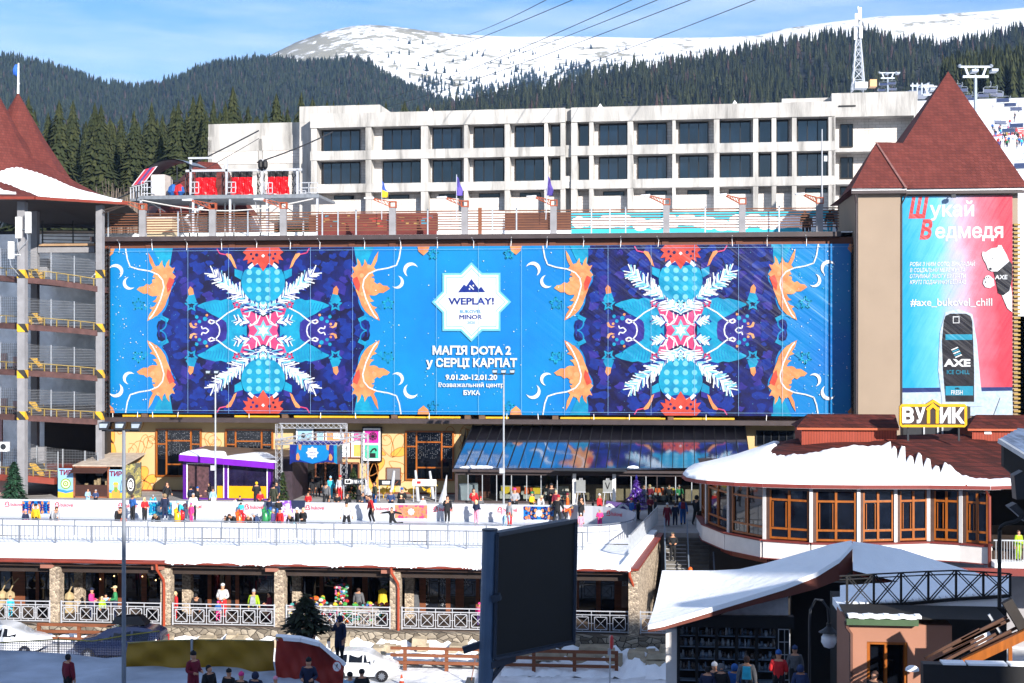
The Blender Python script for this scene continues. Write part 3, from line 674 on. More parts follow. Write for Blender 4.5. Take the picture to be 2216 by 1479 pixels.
part('printed_sheet',vb,banner,lambda b:b.mesh(bb.v,bb.f)or b.mi.__setitem__(slice(None),bb.mi))
part('seam',M('seam_white','#6f93b8',.5,.1),banner,lambda b:[b.box(xa(px,YB)-.010,xa(px,YB)+.010,YB-.165,YB-.16,BZ0+.02,BZ1-.02)for px in(321,408,496,585,673,764,854,945,1036,1129,1222,1316,1409,1503,1598,1693,1787)]+[b.box(BX0,BX1,YB-.165,YB-.16,z,z+.02)for z in(BZ0+.22,BZ1-.24)])
for px in(259,330,404,480,555,628,692,789,868,947,1025,1105,1183,1262,1343,1424,1585,1660,1745):
 part('strap',white,banner,lambda b:b.tube([(xa(px,YB),YB-.03,BZ1-.15),(xa(px,YB)+R(-.06,.06),YB-.06,BZ1+.35),(xa(px,YB)+R(-.1,.1),YF-.02,BZ1+.62)],.022,5))
for px in(244,298,330,386,539,694,769,929,1097,1164,1285,1362,1528,1659):part('strap',white,banner,lambda b:b.tube([(xa(px,YB),YB-.03,BZ0+.1),(xa(px,YB)+R(-.06,.06),YB-.06,BZ0-.4)],.022,5))
tf=thing('banner_truss','narrow dark lattice frame along the left edge of the giant banner','truss',(xa(232,YB),YB,ZP+4))
part('lattice',dsteel,tf,lambda b:truss(b,(xa(232,YB),YB+.1,BZ0-1),(xa(232,YB),YB+.1,BZ1+.2),.42,.03,34))
tf=thing('banner_truss','narrow dark lattice frame between the giant banner and the tan tower','truss',(xa(1849,YB),YB,ZP+4))
part('lattice',dsteel,tf,lambda b:truss(b,(xa(1850,YB),YB+.1,BZ0-1),(xa(1850,YB),YB+.1,BZ1+.2),.45,.03,30))
# ================================================================ UNFINISHED HOTEL (its own, slightly turned, frame)
HROT=radians(3.0);HY=126.
class Plane_:
 def __init__(s,px,y,rot):s.p=at(px,0,y);s.c,s.s=cos(rot),sin(rot);s.rot=rot
 def pt(s,px,py,d=0): # picture point -> (along, depth d behind the plane, height)
  r=ray(px,py);nx,ny=s.s,s.c # plane normal direction (backward)
  t=((s.p.x*nx+s.p.y*ny)+d)/(r[0]*nx+r[1]*ny);X,Y=r[0]*t-s.p.x,r[1]*t-s.p.y
  return X*s.c-Y*s.s,CZ+r[2]*t
 def x(s,px,d=0):return s.pt(px,0,d)[0]
 def z(s,px,py,d=0):return s.pt(px,py,d)[1]
H=Plane_(1240,HY,HROT)
hotel=thing('concrete_hotel','long unfinished concrete hotel with dark glazed bays behind the upper terrace','building',(0,0,0))
zt=H.z(1140,236);zr1,zr0=H.z(1140,267),H.z(1140,319);zq1,zq0=H.z(1140,339),H.z(1140,392);zb1=H.z(1140,411);zbm=H.z(1140,425);zg=H.z(1140,462)
bays=[((685,791),(697,780)),((803,911),(829,911)),((926,1004),(937,999)),((1012,1092),(1026,1091)),((1103,1178),(1115,1178)),((1185,1213),(1193,1213)),((1249,1275),(1252,1275)),((1284,1358),(1297,1358)),((1370,1455),(1380,1443)),((1462,1545),(1470,1533)),((1557,1630),(1558,1624)),((1641,1670),(1642,1669)),((1680,1714),(1680,1706)),((1724,1793),(1725,1791))]
hx0,hx1=H.x(673),H.x(1806);DP=1.3
def frame_(b):
 xs=[hx0];
 for(a,c),_ in bays:xs+=[H.x(a),H.x(c)]
 xs.append(hx1)
 for i in range(0,len(xs),2): # piers
  if abs(xs[i]-H.x(1213))<.1:
   b.box(xs[i],H.x(1223),0,DP,zg,zr1-.05);b.box(H.x(1236),xs[i+1],0,DP,zg,zr1-.05);b.box(H.x(1223),H.x(1236),1.0,DP,zg,zr1-.05)
  else:b.box(xs[i],xs[i+1],0,DP,zg,zr1-.05)
 for z0,z1 in((zr1,zt),(zq1,zr0),(zb1,zq0)):
  for a,c in((hx0-.06,H.x(1223)),(H.x(1236),hx1+.06)):b.box(a,c,-.06,DP+.1,z0,z1)
 b.box(H.x(1223),H.x(1236),.5,DP,zr1+.2,zt);b.box(H.x(1223),H.x(1236),.3,DP,zr0+.15,zq1-.1);b.box(H.x(1223),H.x(1236),.2,DP,zq0+.4,zb1+.1)
part('frame',conc,hotel,frame_)
part('back_wall',aac,hotel,lambda b:(b.box(hx0+.1,hx1-.1,DP,DP+.3,zg,zt-.1),b.box(hx0+.1,H.x(1213),DP-.45,DP-.002,zg,zbm),b.box(H.x(1249),hx1-.1,DP-.45,DP-.002,zg,zbm)))
part('roof',conc,hotel,lambda b:b.box(hx0,hx1,DP+.1,14,zt-.5,zt-.1))
hfr=M('window_frame_black','#15120f',.5,.2,3)
for k,((a,c),(w0,w1))in enumerate(bays):
 x0,x1=H.x(w0,DP),H.x(w1,DP);nv=1 if x1-x0<1.8 else 4 if x1-x0>3.1 else 3
 for z0,z1 in((zr0+.02,zr1-.05),(zq0+.02,zq1-.05)):
  window(hotel,x0,x1,z0,z1,DP-.02,hfr,glblue,[i/nv for i in range(1,nv)],(),.08,.12)
 if c-a>50:
  xm=(H.x(a,DP)+H.x(c,DP))/2
  window(hotel,xm-.95+.3,xm+.95+.3,zbm-.05,zb1-.15,DP-.02,hfr,gldark,(.5,),(),.06,.06,name='low_window')
def wing(b):
 y0=3.2;x0,x1=H.x(451,y0),H.x(690,y0);z1=H.z(600,266,y0)
 b.box(x0,x1,y0,y0+9,H.z(500,480,y0),z1)
 for px in(451,560):b.box(H.x(px,y0),H.x(px+8,y0),y0-.1,y0,H.z(500,480,y0),z1-1.5)
 b.box(x0,x1,y0-.1,y0,z1-2.6,z1-1.2,0);b.box(x0,x1,y0-.1,y0,H.z(560,365,y0)-.6,H.z(560,356,y0),0)
part('left_wing',conc,hotel,wing)
part('wing_panel',aac,hotel,lambda b:[b.box(H.x(p,3.2),H.x(q,3.2),3.12,3.199,H.z(560,355,3.2),H.z(600,266,3.2)-2.62)for p,q in((460,558),(570,672))]+[b.box(H.x(460,3.2),H.x(672,3.2),3.12,3.199,H.z(500,470,3.2),H.z(560,366,3.2)-.62)])
part('stair_core',conc,hotel,lambda b:(b.box(H.x(648,1.7),H.x(822,1.7),1.7,8,zt-.5,H.z(735,229,1.7)),b.box(H.x(648,1.7),hx0-.05,1.72,8,zg,zt-.5)))
part('parapet',conc,hotel,lambda b:b.box(H.x(1692,1.5),H.x(1800,1.5),1.5,2.1,zt-.2,H.z(1740,213,1.5)))
def rb(b):
 x0,x1=H.x(1800),H.x(1986);zz=lambda py:H.z(1890,py)
 b.box(x0,x1,.02,9,zz(252),zz(200));b.box(x0,H.x(1808),0,1.6,zg,zz(252));b.box(H.x(1978),x1,0,1.6,zg,zz(252))
 for p,q in((321,328),(389,398)):b.box(H.x(1808),H.x(1978),-.02,1.6,zz(q),zz(p))
 b.box(H.x(1815),H.x(1852),-.06,.02,zz(230),zz(227),1)
part('right_block',[conc,black],hotel,rb)
part('back_wall',aac,hotel,lambda b:b.box(H.x(1804),H.x(1982),1.6,1.9,zg,H.z(1890,250)))
for p,q in((268,321),(340,389),(404,450)):window(hotel,H.x(1818,1.6),H.x(1846,1.6),H.z(1890,q,1.6)+.1,H.z(1890,p,1.6),1.58,hfr,gldark,(.62,),(),.08,.1)
for px in(929,1298,1590):part('snow_cap',snow,hotel,lambda b:b.lathe((H.x(px),.4,zt),[(.25,0),(.12,.22),(.02,.36)],7))
part('mural_wall',M('brown_boards','#4a2a20',.8,.3,1.5),hotel,lambda b:b.box(H.x(690),H.x(1330),-3.2,-3,zg-3,H.z(1000,463,-3.2)))
hotel.location=(H.p.x,H.p.y,0);hotel.rotation_euler=(0,0,-HROT)
for o in hotel.children_recursive:pass
b=MB();b.box(-75,40,116,165,ZP+.01,za(1040,500,116));b.box(-14.5,40,107.02+9,116,ZP+.02,19);struct(b,'upper_ground',snowtr)
# ================================================================ UPPER TERRACE: slatted fence, piers with lamp brackets
YU=107.2;zu0,zu1=za(1040,504,YU),za(1040,456,YU)
b=MB();b.box(xa(232,YU)-1,xa(1850,YU)+2,YF+.9,116,zs1,zs1+.07);struct(b,'terrace_snow',snow)
fslat=M('slat_wood','#5f3a25',.7,.3,2,stretch=(.3,1,2))
fence=thing('slat_fence','brown horizontal slat fence along the upper terrace above the banner','fence',(xa(1000,YU),YU,zs1))
piers=[310,461,614,850,1006,1198,1442,1606,1773]
edges=[230]+piers+[1822]
for i in range(len(edges)-1):
 a,c=edges[i]+(6 if i else 0),edges[i+1]-6
 part('slat_panel',fslat,fence,lambda b:[b.box(xa(a,YU),xa(c,YU),YU-.03,YU+.03,z,z+.085)for z in[zu0+.22+k*(zu1-zu0-.3)/7 for k in range(8)]])
for px in(235,386,537,698,732,771,926,1066,1118,1280,1320,1354,1526,1686):part('post',galv if px!=1038 else brownw,fence,lambda b:b.box(xa(px,YU)-.05,xa(px,YU)+.05,YU-.1,YU-.04,zs1,zu1+.15))
rust=M('rust_orange_bracket','#8f4326',.6,.15,4)
pr0=None
sidew=['first','second','third','fourth','fifth','sixth','seventh','eighth','ninth']
for i,px in enumerate(piers):
 p=(xa(px,YU),YU-.1,zs1)
 lab='grey terrace lamp pier with orange lattice arm, %s of nine from the left'%sidew[i]
 if pr0 is None:
  pr0=thing('lamp_pier',lab,'lamp post',p,'lamp piers along the upper terrace')
  hh=zu1-zs1+.25
  part('pier',conc2,pr0,lambda b:b.box(p[0]-.24,p[0]+.24,p[1]-.2,p[1]+.2,p[2],p[2]+hh))
  def br(b):
   x,y,z=p[0],p[1],p[2]+hh
   b.box(x-.26,x+.3,y-.22,y+.22,z,z+.08);b.box(x-.26,x+.3,y-.22,y+.22,z+.42,z+.5)
   for q in(x-.22,x+.26):b.box(q-.04,q+.04,y-.2,y+.2,z+.08,z+.42)
   for s in(-.12,.12):b.bar((x-.2,y+s,z+.48),(x-1.25,y-1.2+s,z+.62),.05,m=0);b.bar((x-.2,y+s,z+.1),(x-1.25,y-1.2+s,z+.52),.05,m=0)
   for t in range(5):u=t/5;b.bar((x-.2-1.05*u,y-.12-1.2*u,z+.12+.4*u),(x-.2-1.05*(u+.2),y-.12-1.2*(u+.2),z+.48+.14*(u+.2)),.035)
  part('bracket',rust,pr0,br)
  part('lamp_head',wsteel,pr0,lambda b:b.hexa([(p[0]-1.9,p[1]-1.6,p[2]+hh+.56),(p[0]-1.2,p[1]-1.4,p[2]+hh+.54),(p[0]-1.2,p[1]-1.05,p[2]+hh+.54),(p[0]-1.9,p[1]-1.25,p[2]+hh+.56)],[(p[0]-1.9,p[1]-1.6,p[2]+hh+.66),(p[0]-1.2,p[1]-1.4,p[2]+hh+.72),(p[0]-1.2,p[1]-1.05,p[2]+hh+.72),(p[0]-1.9,p[1]-1.25,p[2]+hh+.66)]))
 else:dup(pr0,p,label=lab)
part('post',brownw,fence,lambda b:b.box(xa(1039,YU)-.14,xa(1039,YU)+.14,YU-.16,YU-.05,zs1,zu1+.2))
# painted hoardings behind the fence
YH=112.
hd=thing('painted_hoarding','turquoise painted hoarding with white clouds behind the terrace fence','hoarding',(xa(1500,YH),YH,zs1))
tq=M('turquoise_paint','#2a9db0',.7,.12,1);tb=MB()
part('board',tq,hd,lambda b:b.box(xa(1236,YH),xa(1800,YH),YH,YH+.15,zs1,za(1500,460,YH)))
def clouds(b):
 r=random.Random(9)
 for px in range(1270,1790,34):
  c=at(px+r.uniform(-8,8),482+r.uniform(-6,8),YH-.004);
  for k in range(3):
   y=YH-.004-.002*k-.00004*(px-1200);w=r.uniform(.5,1.1);hh=r.uniform(.25,.5);cx=c.x+(k-1)*.6
   b.face([(cx+w*cos(t),y,c.z+hh*sin(t))for t in[q*pi/7 for q in range(14)]],0)
part('clouds',white,hd,clouds)
hd=thing('painted_hoarding','dark red patterned hoarding behind the left of the terrace fence','hoarding',(xa(760,YH),YH,zs1))
part('board',M('dark_red_boards','#5b2420',.8,.35,1.2,stretch=(.4,1,2)),hd,lambda b:b.box(xa(688,YH),xa(945,YH),YH,YH+.15,zs1,za(800,462,YH)))
def bits(b):
 r=random.Random(2)
 for i in range(40):
  px,py=r.uniform(695,935),r.uniform(468,492);p=at(px,py,YH-.004-.0004*i);w,h=r.uniform(.1,.5),r.uniform(.08,.2);b.box(p.x,p.x+w,p.y,p.y+.001,p.z,p.z+h,i%3)
part('pattern',[M('hoard_red','#8a2a24',.7,.1),M('hoard_yellow','#8a6a3a',.7,.1),M('hoard_teal','#2c6f86',.7,.1)],hd,bits)
hd=thing('white_hoarding','plain white hoarding behind the middle of the terrace fence','hoarding',(xa(1020,YH),YH,zs1))
part('board',offw,hd,lambda b:b.box(xa(948,YH),xa(1092,YH),YH,YH+.15,zs1,za(1000,456,YH)))
# flags on the terrace
def flagpole(px,ytop,ybot,col1,col2,lab,yy=106.4,lean=0):
 x,z0,z1=xa(px,yy),za(px,ybot,yy),za(px,ytop,yy)
 t=thing('flag_pole',lab,'flag',(x,yy,z0),'flags above the banner')
 part('pole',wsteel,t,lambda b:b.tube([(x,yy,z0-1),(x+lean,yy,z1)],.035,6))
 def fl(b):
  rows=[]
  h=(z1-z0)*.62
  for i in range(9):
   v=i/8;row=[]
   for j in range(5):
    u=j/4;row.append((x+lean*(1-v*.6)+u*(.28+.25*v)+.05*sin(v*7+u*4),yy+.06*sin(u*6+v*4),z1-.1-v*h-u*.5*(1-v)))
   rows.append(row)
  for i in range(8):
   for j in range(4):b.face([rows[i][j],rows[i+1][j],rows[i+1][j+1],rows[i][j+1]],0 if i<4 else 1)
 part('cloth',[M('flag_'+col1[1:],col1,.8,.1),M('flag_'+col2[1:],col2,.8,.1)],t,fl)
flagpole(826,388,447,'#2d4f9e','#d5b21d','blue and yellow flag hanging limp above the banner')
flagpole(988,378,447,'#4a3f8f','#5a4a9f','narrow purple flag rolled round its pole above the banner middle')
flagpole(1181,378,447,'#4b3a86','#3b2f77','wider purple flag right of the banner middle',lean=.15)
mp_=thing('mast','thin white mast rising before the right end of the concrete block','pole',(xa(1779,107),107,zs1));part('pole',wsteel,mp_,lambda b:b.tube([(xa(1779,107),107,zs1),(xa(1779,107),107,za(1779,280,107))],[.07,.04],6));part('camera_box',galv,mp_,lambda b:b.box(xa(1783,107),xa(1790,107),106.9,107.1,za(1780,350,107),za(1780,338,107)))
# ================================================================ TAN TOWER WITH HANGING POSTER
YT=103.4
tower=thing('tan_tower','tan tower with a steep red pyramid roof at the right','tower',(xa(2020,YT),YT,ZP))
tx0,tx1,txm=xa(1857,YT),xa(2205,YT),xa(1949,YT);tz=za(2000,412,YT)
tan_=M('tan_render','#8d7d6d',.85,.05,.5,spec=.2)
part('wall',tan_,tower,lambda b:(b.box(tx0,txm,YT,YT+11,ZP,tz),b.box(txm,tx1,YT+.25,YT+11,ZP,tz)))
part('gutter',dbrown,tower,lambda b:(b.box(xa(1843,YT-.5),xa(1962,YT-.5),YT-.5,YT-.3,tz-.25,tz-.05),b.box(xa(1962,YT-.5)+.02,xa(2222,YT-.5),YT-.35,YT-.15,tz-.3,tz-.1)))
part('eave_board',white,tower,lambda b:(b.box(xa(1843,YT-.5),xa(1962,YT-.5),YT-.52,YT-.48,tz-.03,tz+.1),b.box(xa(1962,YT-.5),xa(2222,YT-.5),YT-.42,YT-.38,tz-.08,tz+.05)))
def troof(b):
 e=YT-.5;x0,x1,x2=xa(1843,e),xa(1960,e),xa(2226,e);ap=at(2052,155,YT+5.7);z=tz+.08
 w0,w1=x1,x2;yb=YT+12
 b.face([(w0-2.2,e,z),(w1,e,z),ap]);b.face([(w1,e,z),(w1,yb,z),ap]);b.face([(w1,yb,z),(w0-2.2,yb,z),ap]);b.face([(w0-2.2,yb,z),(w0-2.2,e,z),ap])
 a2=at(1897,308,YT+1.6);rz=a2.z-.1;rx=ap.x
 b.face([(x0,e-.12,z+.05),(x1,e-.12,z+.05),a2]);b.face([(x1,e-.12,z+.05),(x1+3.5,e+3,z+3.3),(rx-1.5,a2.y+.6,rz),a2]);b.face([(x0,e+6,z),(x0,e-.12,z+.05),a2,(rx-1.5,a2.y+.6,rz)])
 b.face([(x0,e-.12,z-.02),(x0,yb,z-.02),(w1,yb,z-.02),(w1,e,z-.02),(x1,e-.12,z-.02)])
part('roof',redroof,tower,troof)
def rid(b):
 e=YT-.5;a2=at(1897,308,YT+1.6);x1=xa(1960,e);n=26
 for i in range(n):p=Vector((x1,e-.14,tz+.13)).lerp(a2,i/n);q=Vector((x1,e-.14,tz+.13)).lerp(a2,(i+.86)/n);b.bar(p,q,.28,.04)
part('ridge_tiles',M('worn_ridge','#6e4c48',.8,.2,3),tower,rid)
part('drain_pipe',dbrown,tower,lambda b:(b.tube([(xa(1853,YT),YT-.1,ZP+4),(xa(1853,YT),YT-.1,tz-.9),(xa(1848,YT),YT-.4,tz-.3)],.07,6),b.tube([(xa(1951,YT),YT-.05,ZP+4),(xa(1951,YT),YT-.05,tz-1.0),(xa(1960,YT),YT-.35,tz-.3)],.05,6)))
part('corner_boards',M('ochre_board','#93793f',.8,.2,2),tower,lambda b:[b.box(tx1-.32,tx1+.12,YT+.05,YT+.24,z,z+.13)for z in[ZP+6+k*.3 for k in range(47)]])
# poster
YP=YT+.1;px0,px1=xa(1953,YP),xa(2191,YP);pz0,pz1=za(2070,900,YP),za(2070,424,YP)
poster=thing('hanging_poster','tall blue to red deodorant poster hanging on the tan tower','poster',((px0+px1)/2,YP,pz0))
m,n,l,bs=nodes('poster_ground');bs.inputs['Roughness'].default_value=.35
tc=n.new('ShaderNodeTexCoord');sp=n.new('ShaderNodeSeparateXYZ');l.new(tc.outputs['Object'],sp.inputs[0])
nz=n.new('ShaderNodeTexNoise');nz.inputs['Scale'].default_value=.7;nz.inputs['Detail'].default_value=5;l.new(tc.outputs['Object'],nz.inputs[0])
mr=n.new('ShaderNodeMapRange');mr.inputs[1].default_value=-4.2;mr.inputs[2].default_value=4.2;l.new(sp.outputs[0],mr.inputs[0])
ad=n.new('ShaderNodeMath');ad.operation='MULTIPLY_ADD';ad.inputs[1].default_value=.25;l.new(nz.outputs[0],ad.inputs[0]);l.new(mr.outputs[0],ad.inputs[2])
rp=n.new('ShaderNodeValToRGB');e_=rp.color_ramp.elements;e_[0].position=.22;e_[0].color=lin('#0a83ac')+(1,);e_[1].position=.98;e_[1].color=lin('#a82a3c')+(1,)
for p_,c_ in((.46,'#4f9db8'),(.64,'#9c93a8'),(.8,'#a9596a')):q=e_.new(p_);q.color=lin(c_)+(1,)
l.new(ad.outputs[0],rp.inputs[0]);l.new(rp.outputs[0],bs.inputs['Base Color'])
m0=n.new('ShaderNodeMapping');m0.inputs['Rotation'].default_value=(0,radians(60),0);l.new(tc.outputs['Object'],m0.inputs[0]);mp=n.new('ShaderNodeMapping');mp.inputs['Scale'].default_value=(.12,1,1.2);l.new(m0.outputs[0],mp.inputs[0])
w_=n.new('ShaderNodeTexNoise');w_.inputs['Scale'].default_value=1.6;w_.inputs['Detail'].default_value=3;l.new(mp.outputs[0],w_.inputs[0]);bp=n.new('ShaderNodeBump');bp.inputs['Strength'].default_value=.8;bp.inputs['Distance'].default_value=.10;l.new(w_.outputs[0],bp.inputs['Height']);l.new(bp.outputs[0],bs.inputs['Normal'])
WRX0,WRX1=-99,-98
pm=[m,vinyl('p_white','#ffffff','#f0f4fa',1),vinyl('p_red','#dc3a40','#e8565a',1),vinyl('p_black','#17171f','#2a2833',1),vinyl('p_cyan','#1fa5c9',None,1),vinyl('p_blue','#1d2f72','#23408a',1),vinyl('p_ice','#bcd6ee','#e6f0fa',3)]
pb=MB();pb.box(px0,px1,YP,YP+.02,pz0,pz1,0)
PL=[0]
def pp(px,py):PL[0]+=1e-4;return(xa(px,YP),YP-.003-PL[0],za(px,py,YP))
def pface(pts,m):
 PL[0]+=.0012;y=YP-.003-PL[0];pb.face([(xa(a,YP),y,za(a,c,YP))for a,c in pts],m)
def ptext(s,a,c,yb,h,m,bold=.02,shear=0):
 PL[0]+=.003;y=YP-.003-PL[0];addtext(pb,s,lambda X,Z:(X,y,Z),xa(a,YP),xa(c,YP),za(2070,yb,YP),h/F*YP,m,bold,shear)
pface([(1953,848),(2191,840),(2191,900),(1953,900)],6);pface([(1953,840),(2191,838),(2191,846),(1953,850)],5)
ptext('Ш',1966,2010,470,41,2,.05,.25);ptext('укай',2012,2108,468,30,1,.025)
ptext('В',1990,2018,516,38,2,.05,.25);ptext('едмедя',2024,2171,515,30,1,.025)
for i,(s,e)in enumerate((('РОБИ З НИМ ФОТО, ВИКЛАДАЙ',2110),('В СОЦІАЛЬНУ МЕРЕЖУ* ТА',2088),('ОТРИМАЙ ЗМОГУ ВИГРАТИ',2090),('КРУТІ ПОДАРУНКИ ВІД AXE',2091))):ptext(s,1969,e,576+i*13,8.5,1,.012,.2)
ptext('#axe_bukovel_chill',1970,2147,662,16,1,.015)
# spray can in a cloud of ice
pface([(2040,880),(2030,800),(2034,720),(2046,676),(2074,670),(2104,680),(2114,740),(2122,830),(2128,880)],6)
pface([(2046,870),(2040,800),(2038,740),(2042,695),(2046,684),(2056,679),(2090,679),(2100,684),(2104,695),(2106,740),(2108,800),(2108,870)],3)
pface([(2046,724),(2104,724),(2104,736),(2046,736)],4);pface([(2046,836),(2106,836),(2106,856),(2046,856)],4)
pface([(2062,685),(2076,685),(2076,700),(2062,700)],1);pface([(2063.5,687),(2074.5,687),(2074.5,698.5),(2063.5,698.5)],3)
for k in range(5):pface([(2058+k*2,757+k*4),(2072+k*2,751+k*4),(2074+k*2,753+k*4),(2060+k*2,759+k*4)],4 if k%2 else 1)
ptext('AXE',2042,2100,793,15,1,.05);ptext('ICE CHILL',2049,2098,810,9,4,.0);ptext('48h',2066,2076,843,4,3);ptext('FRESH',2058,2083,854,9,1,.02)
# white bear leaning in from the right edge
pface([(2186,610),(2190,640),(2190,676),(2180,668),(2168,640),(2163,618)],1)
pface([(2128,606),(2133,598),(2140,596),(2150,604),(2152,618),(2142,624),(2132,622),(2127,614)],1)
pface([(2150,586),(2166,572),(2182,562),(2190,572),(2190,604),(2184,630),(2170,640),(2160,634),(2156,610)],3)
pface([(2125,552),(2126,545),(2133,546),(2145,538),(2158,536),(2160,531),(2167,531),(2170,538),(2178,552),(2184,566),(2170,578),(2158,588),(2146,588),(2138,584),(2134,572),(2128,562)],1)
pface([(2138,582),(2144,579),(2147,583),(2142,586)],3)
for q in((2147,559),(2133,562)):pface([(q[0]-1.5,q[1]),(q[0]+1.5,q[1]-1),(q[0]+1.5,q[1]+1.5)],3)
for q in((2131,604),(2135,601),(2139,601),(2132,611)):pface([(q[0]-1,q[1]-1.5),(q[0]+1,q[1]-1.5),(q[0]+1,q[1]+1.5),(q[0]-1,q[1]+1.5)],3)
ptext('AXE',2152,2180,605,9,1,.03,.1)
pface([(2165,860),(2180,866),(2191,872),(2191,900),(2150,900)],6)
part('printed_sheet',pm,poster,lambda b:(b.mesh(pb.v,pb.f),b.mi.__setitem__(slice(None),pb.mi)))
sg=thing('poster_floodlight','small dark floodlight hanging over the top of the deodorant poster','floodlight',(xa(2062,YP-.6),YP-.6,pz1));part('lamp',dsteel,sg,lambda b:(b.box(xa(2058,YP-.6),xa(2068,YP-.6),YP-.75,YP-.5,pz1-.2,pz1+.02),b.bar((xa(2063,YP-.6),YP-.6,pz1),(xa(2070,YP-.6),YP-.1,pz1+.3),.05)))
# ================================================================ PARKING GARAGE (left)
pk=thing('parking_garage','open multi storey car park with curved ramps under a red conical roof','building',(xa(100,100),100,ZP))
slabm=M('slab_edge','#4a3230',.85,.3,2,bump=.2);colm=conc2
C0=(xa(-20,100),118.) # ramp centre
def pd(px):return 100+max(0,(px-45))/170*4.2+max(0,(45-px))*.02
def slab(name,pts,th,mat,dz=0):
 """pts: (px,py) along the top of the edge; the deck runs back 16 m"""
 def f(b):
  P=[Vector(at(px,py,pd(px)))for px,py in pts]
  for i in range(len(P)-1):
   a,c=P[i],P[i+1];t=Vector((0,0,-th))
   b.hexa([a+t,c+t,Vector((c.x,121,c.z-th)),Vector((a.x,121,a.z-th))],[a,c,Vector((c.x,121,c.z)),Vector((a.x,121,a.z))])
 return part(name,mat,pk,f)
LV=[((-60,592),(0,596),(54,600),(110,605),(160,612),(217,621)),((-60,696),(0,699),(54,702),(110,706),(160,710),(217,716)),((-60,797),(0,799),(54,802),(110,805),(160,809),(217,814)),((-60,894),(0,896),(54,899),(110,902),(160,905),(217,908))]
for k,pts in enumerate(LV):slab('deck',pts,.42,slabm)
slab('deck',((-60,1024),(0,1027),(54,1030),(117,1036)),.45,gutter)
part('interior',M('garage_inside','#211d1b',.9,.3,.6),pk,lambda b:(b.box(xa(-90,121),xa(216,121),121,121.4,ZP,za(100,500,121)),b.box(xa(214,105),xa(214,105)+.2,106,121,ZP,za(214,905,105))))
part('daylight_panel',M('painted_daylight','#b9bcc4',.8,.1),pk,lambda b:[b.box(xa(p,121),xa(q,121),120.9,120.98,za(p,y1,121),za(p,y0,121))for y0,y1 in((566,592),(653,690),(742,752),(572,595))for p,q in((92,115),(136,149),(161,168))])  # pale closed panels, daylight at the rear put into their colour
part('pink_wall',M('pink_render','#a98680',.85,.1,1),pk,lambda b:[b.box(xa(a,112),xa(c,112),112,112.2,za(20,y1,112),za(20,y0,112))for a,c,y0,y1 in((-60,14,765,797),(28,38,772,797),(-60,14,862,895),(28,60,868,898))]+[b.box(xa(-60,103),xa(36,103),103,103.2,ZP,za(20,1040,103)),b.box(xa(-60,108),xa(4,108),108,108.2,ZP,za(20,905,108))])
part('back_room',M('brown_garage_wall','#2b221c',.9,.2,1),pk,lambda b:b.box(xa(96,115),xa(213,115),115,115.2,ZP,za(150,912,115)))
hz=nodes;
m,n,l,bs=nodes('hazard_stripes');co=objco(n,l,'wall',(1,1,1));wv=n.new('ShaderNodeTexWave');wv.bands_direction='DIAGONAL';wv.inputs['Scale'].default_value=.55;l.new(co,wv.inputs[0])
rp=n.new('ShaderNodeValToRGB');rp.color_ramp.interpolation='CONSTANT';rp.color_ramp.elements[1].position=.5;rp.color_ramp.elements[0].color=lin('#c79a22')+(1,);rp.color_ramp.elements[1].color=lin('#2b2926')+(1,);l.new(wv.outputs[0],rp.inputs[0]);l.new(rp.outputs[0],bs.inputs['Base Color']);bs.inputs['Roughness'].default_value=.6
hazm=m
def column(px,y,w,y0,y1):
 x=xa(px,y);c=part('column',colm,pk,lambda b:b.box(x-w/2,x+w/2,y,y+w,za(px,y1,y),za(px,y0,y)))
 return x
x=column(45,99.75,.56,430,1072);column(214,104.1,.5,438,1030);column(73,106,.5,430,1040);column(90,108,.9,560,600);
for py in(538,655,755,845):
 for px,y,w in((45,99.72,.60),(214,104.07,.54)):part('hazard_band',hazm,pk,lambda b:b.box(xa(px,y)-w/2,xa(px,y)+w/2,y,y+w,za(px,py+(65 if px==45 else 72)if False else py+64,y),za(px,py+46,y)))
for py in(582,678,775,870):part('hazard_board',hazm,pk,lambda b:(b.box(xa(62,101.5),xa(80,101.5),101.5,101.7,za(70,py+22,101.5),za(70,py,101.5)),b.box(xa(81,101.8),xa(92,101.8),101.8,102,za(70,py+22,101.5),za(70,py+7,101.5))))
part('hazard_board',hazm,pk,lambda b:b.box(xa(64,101.5),xa(94,101.5),101.5,101.7,za(70,1030,101.5),za(70,1003,101.5)))
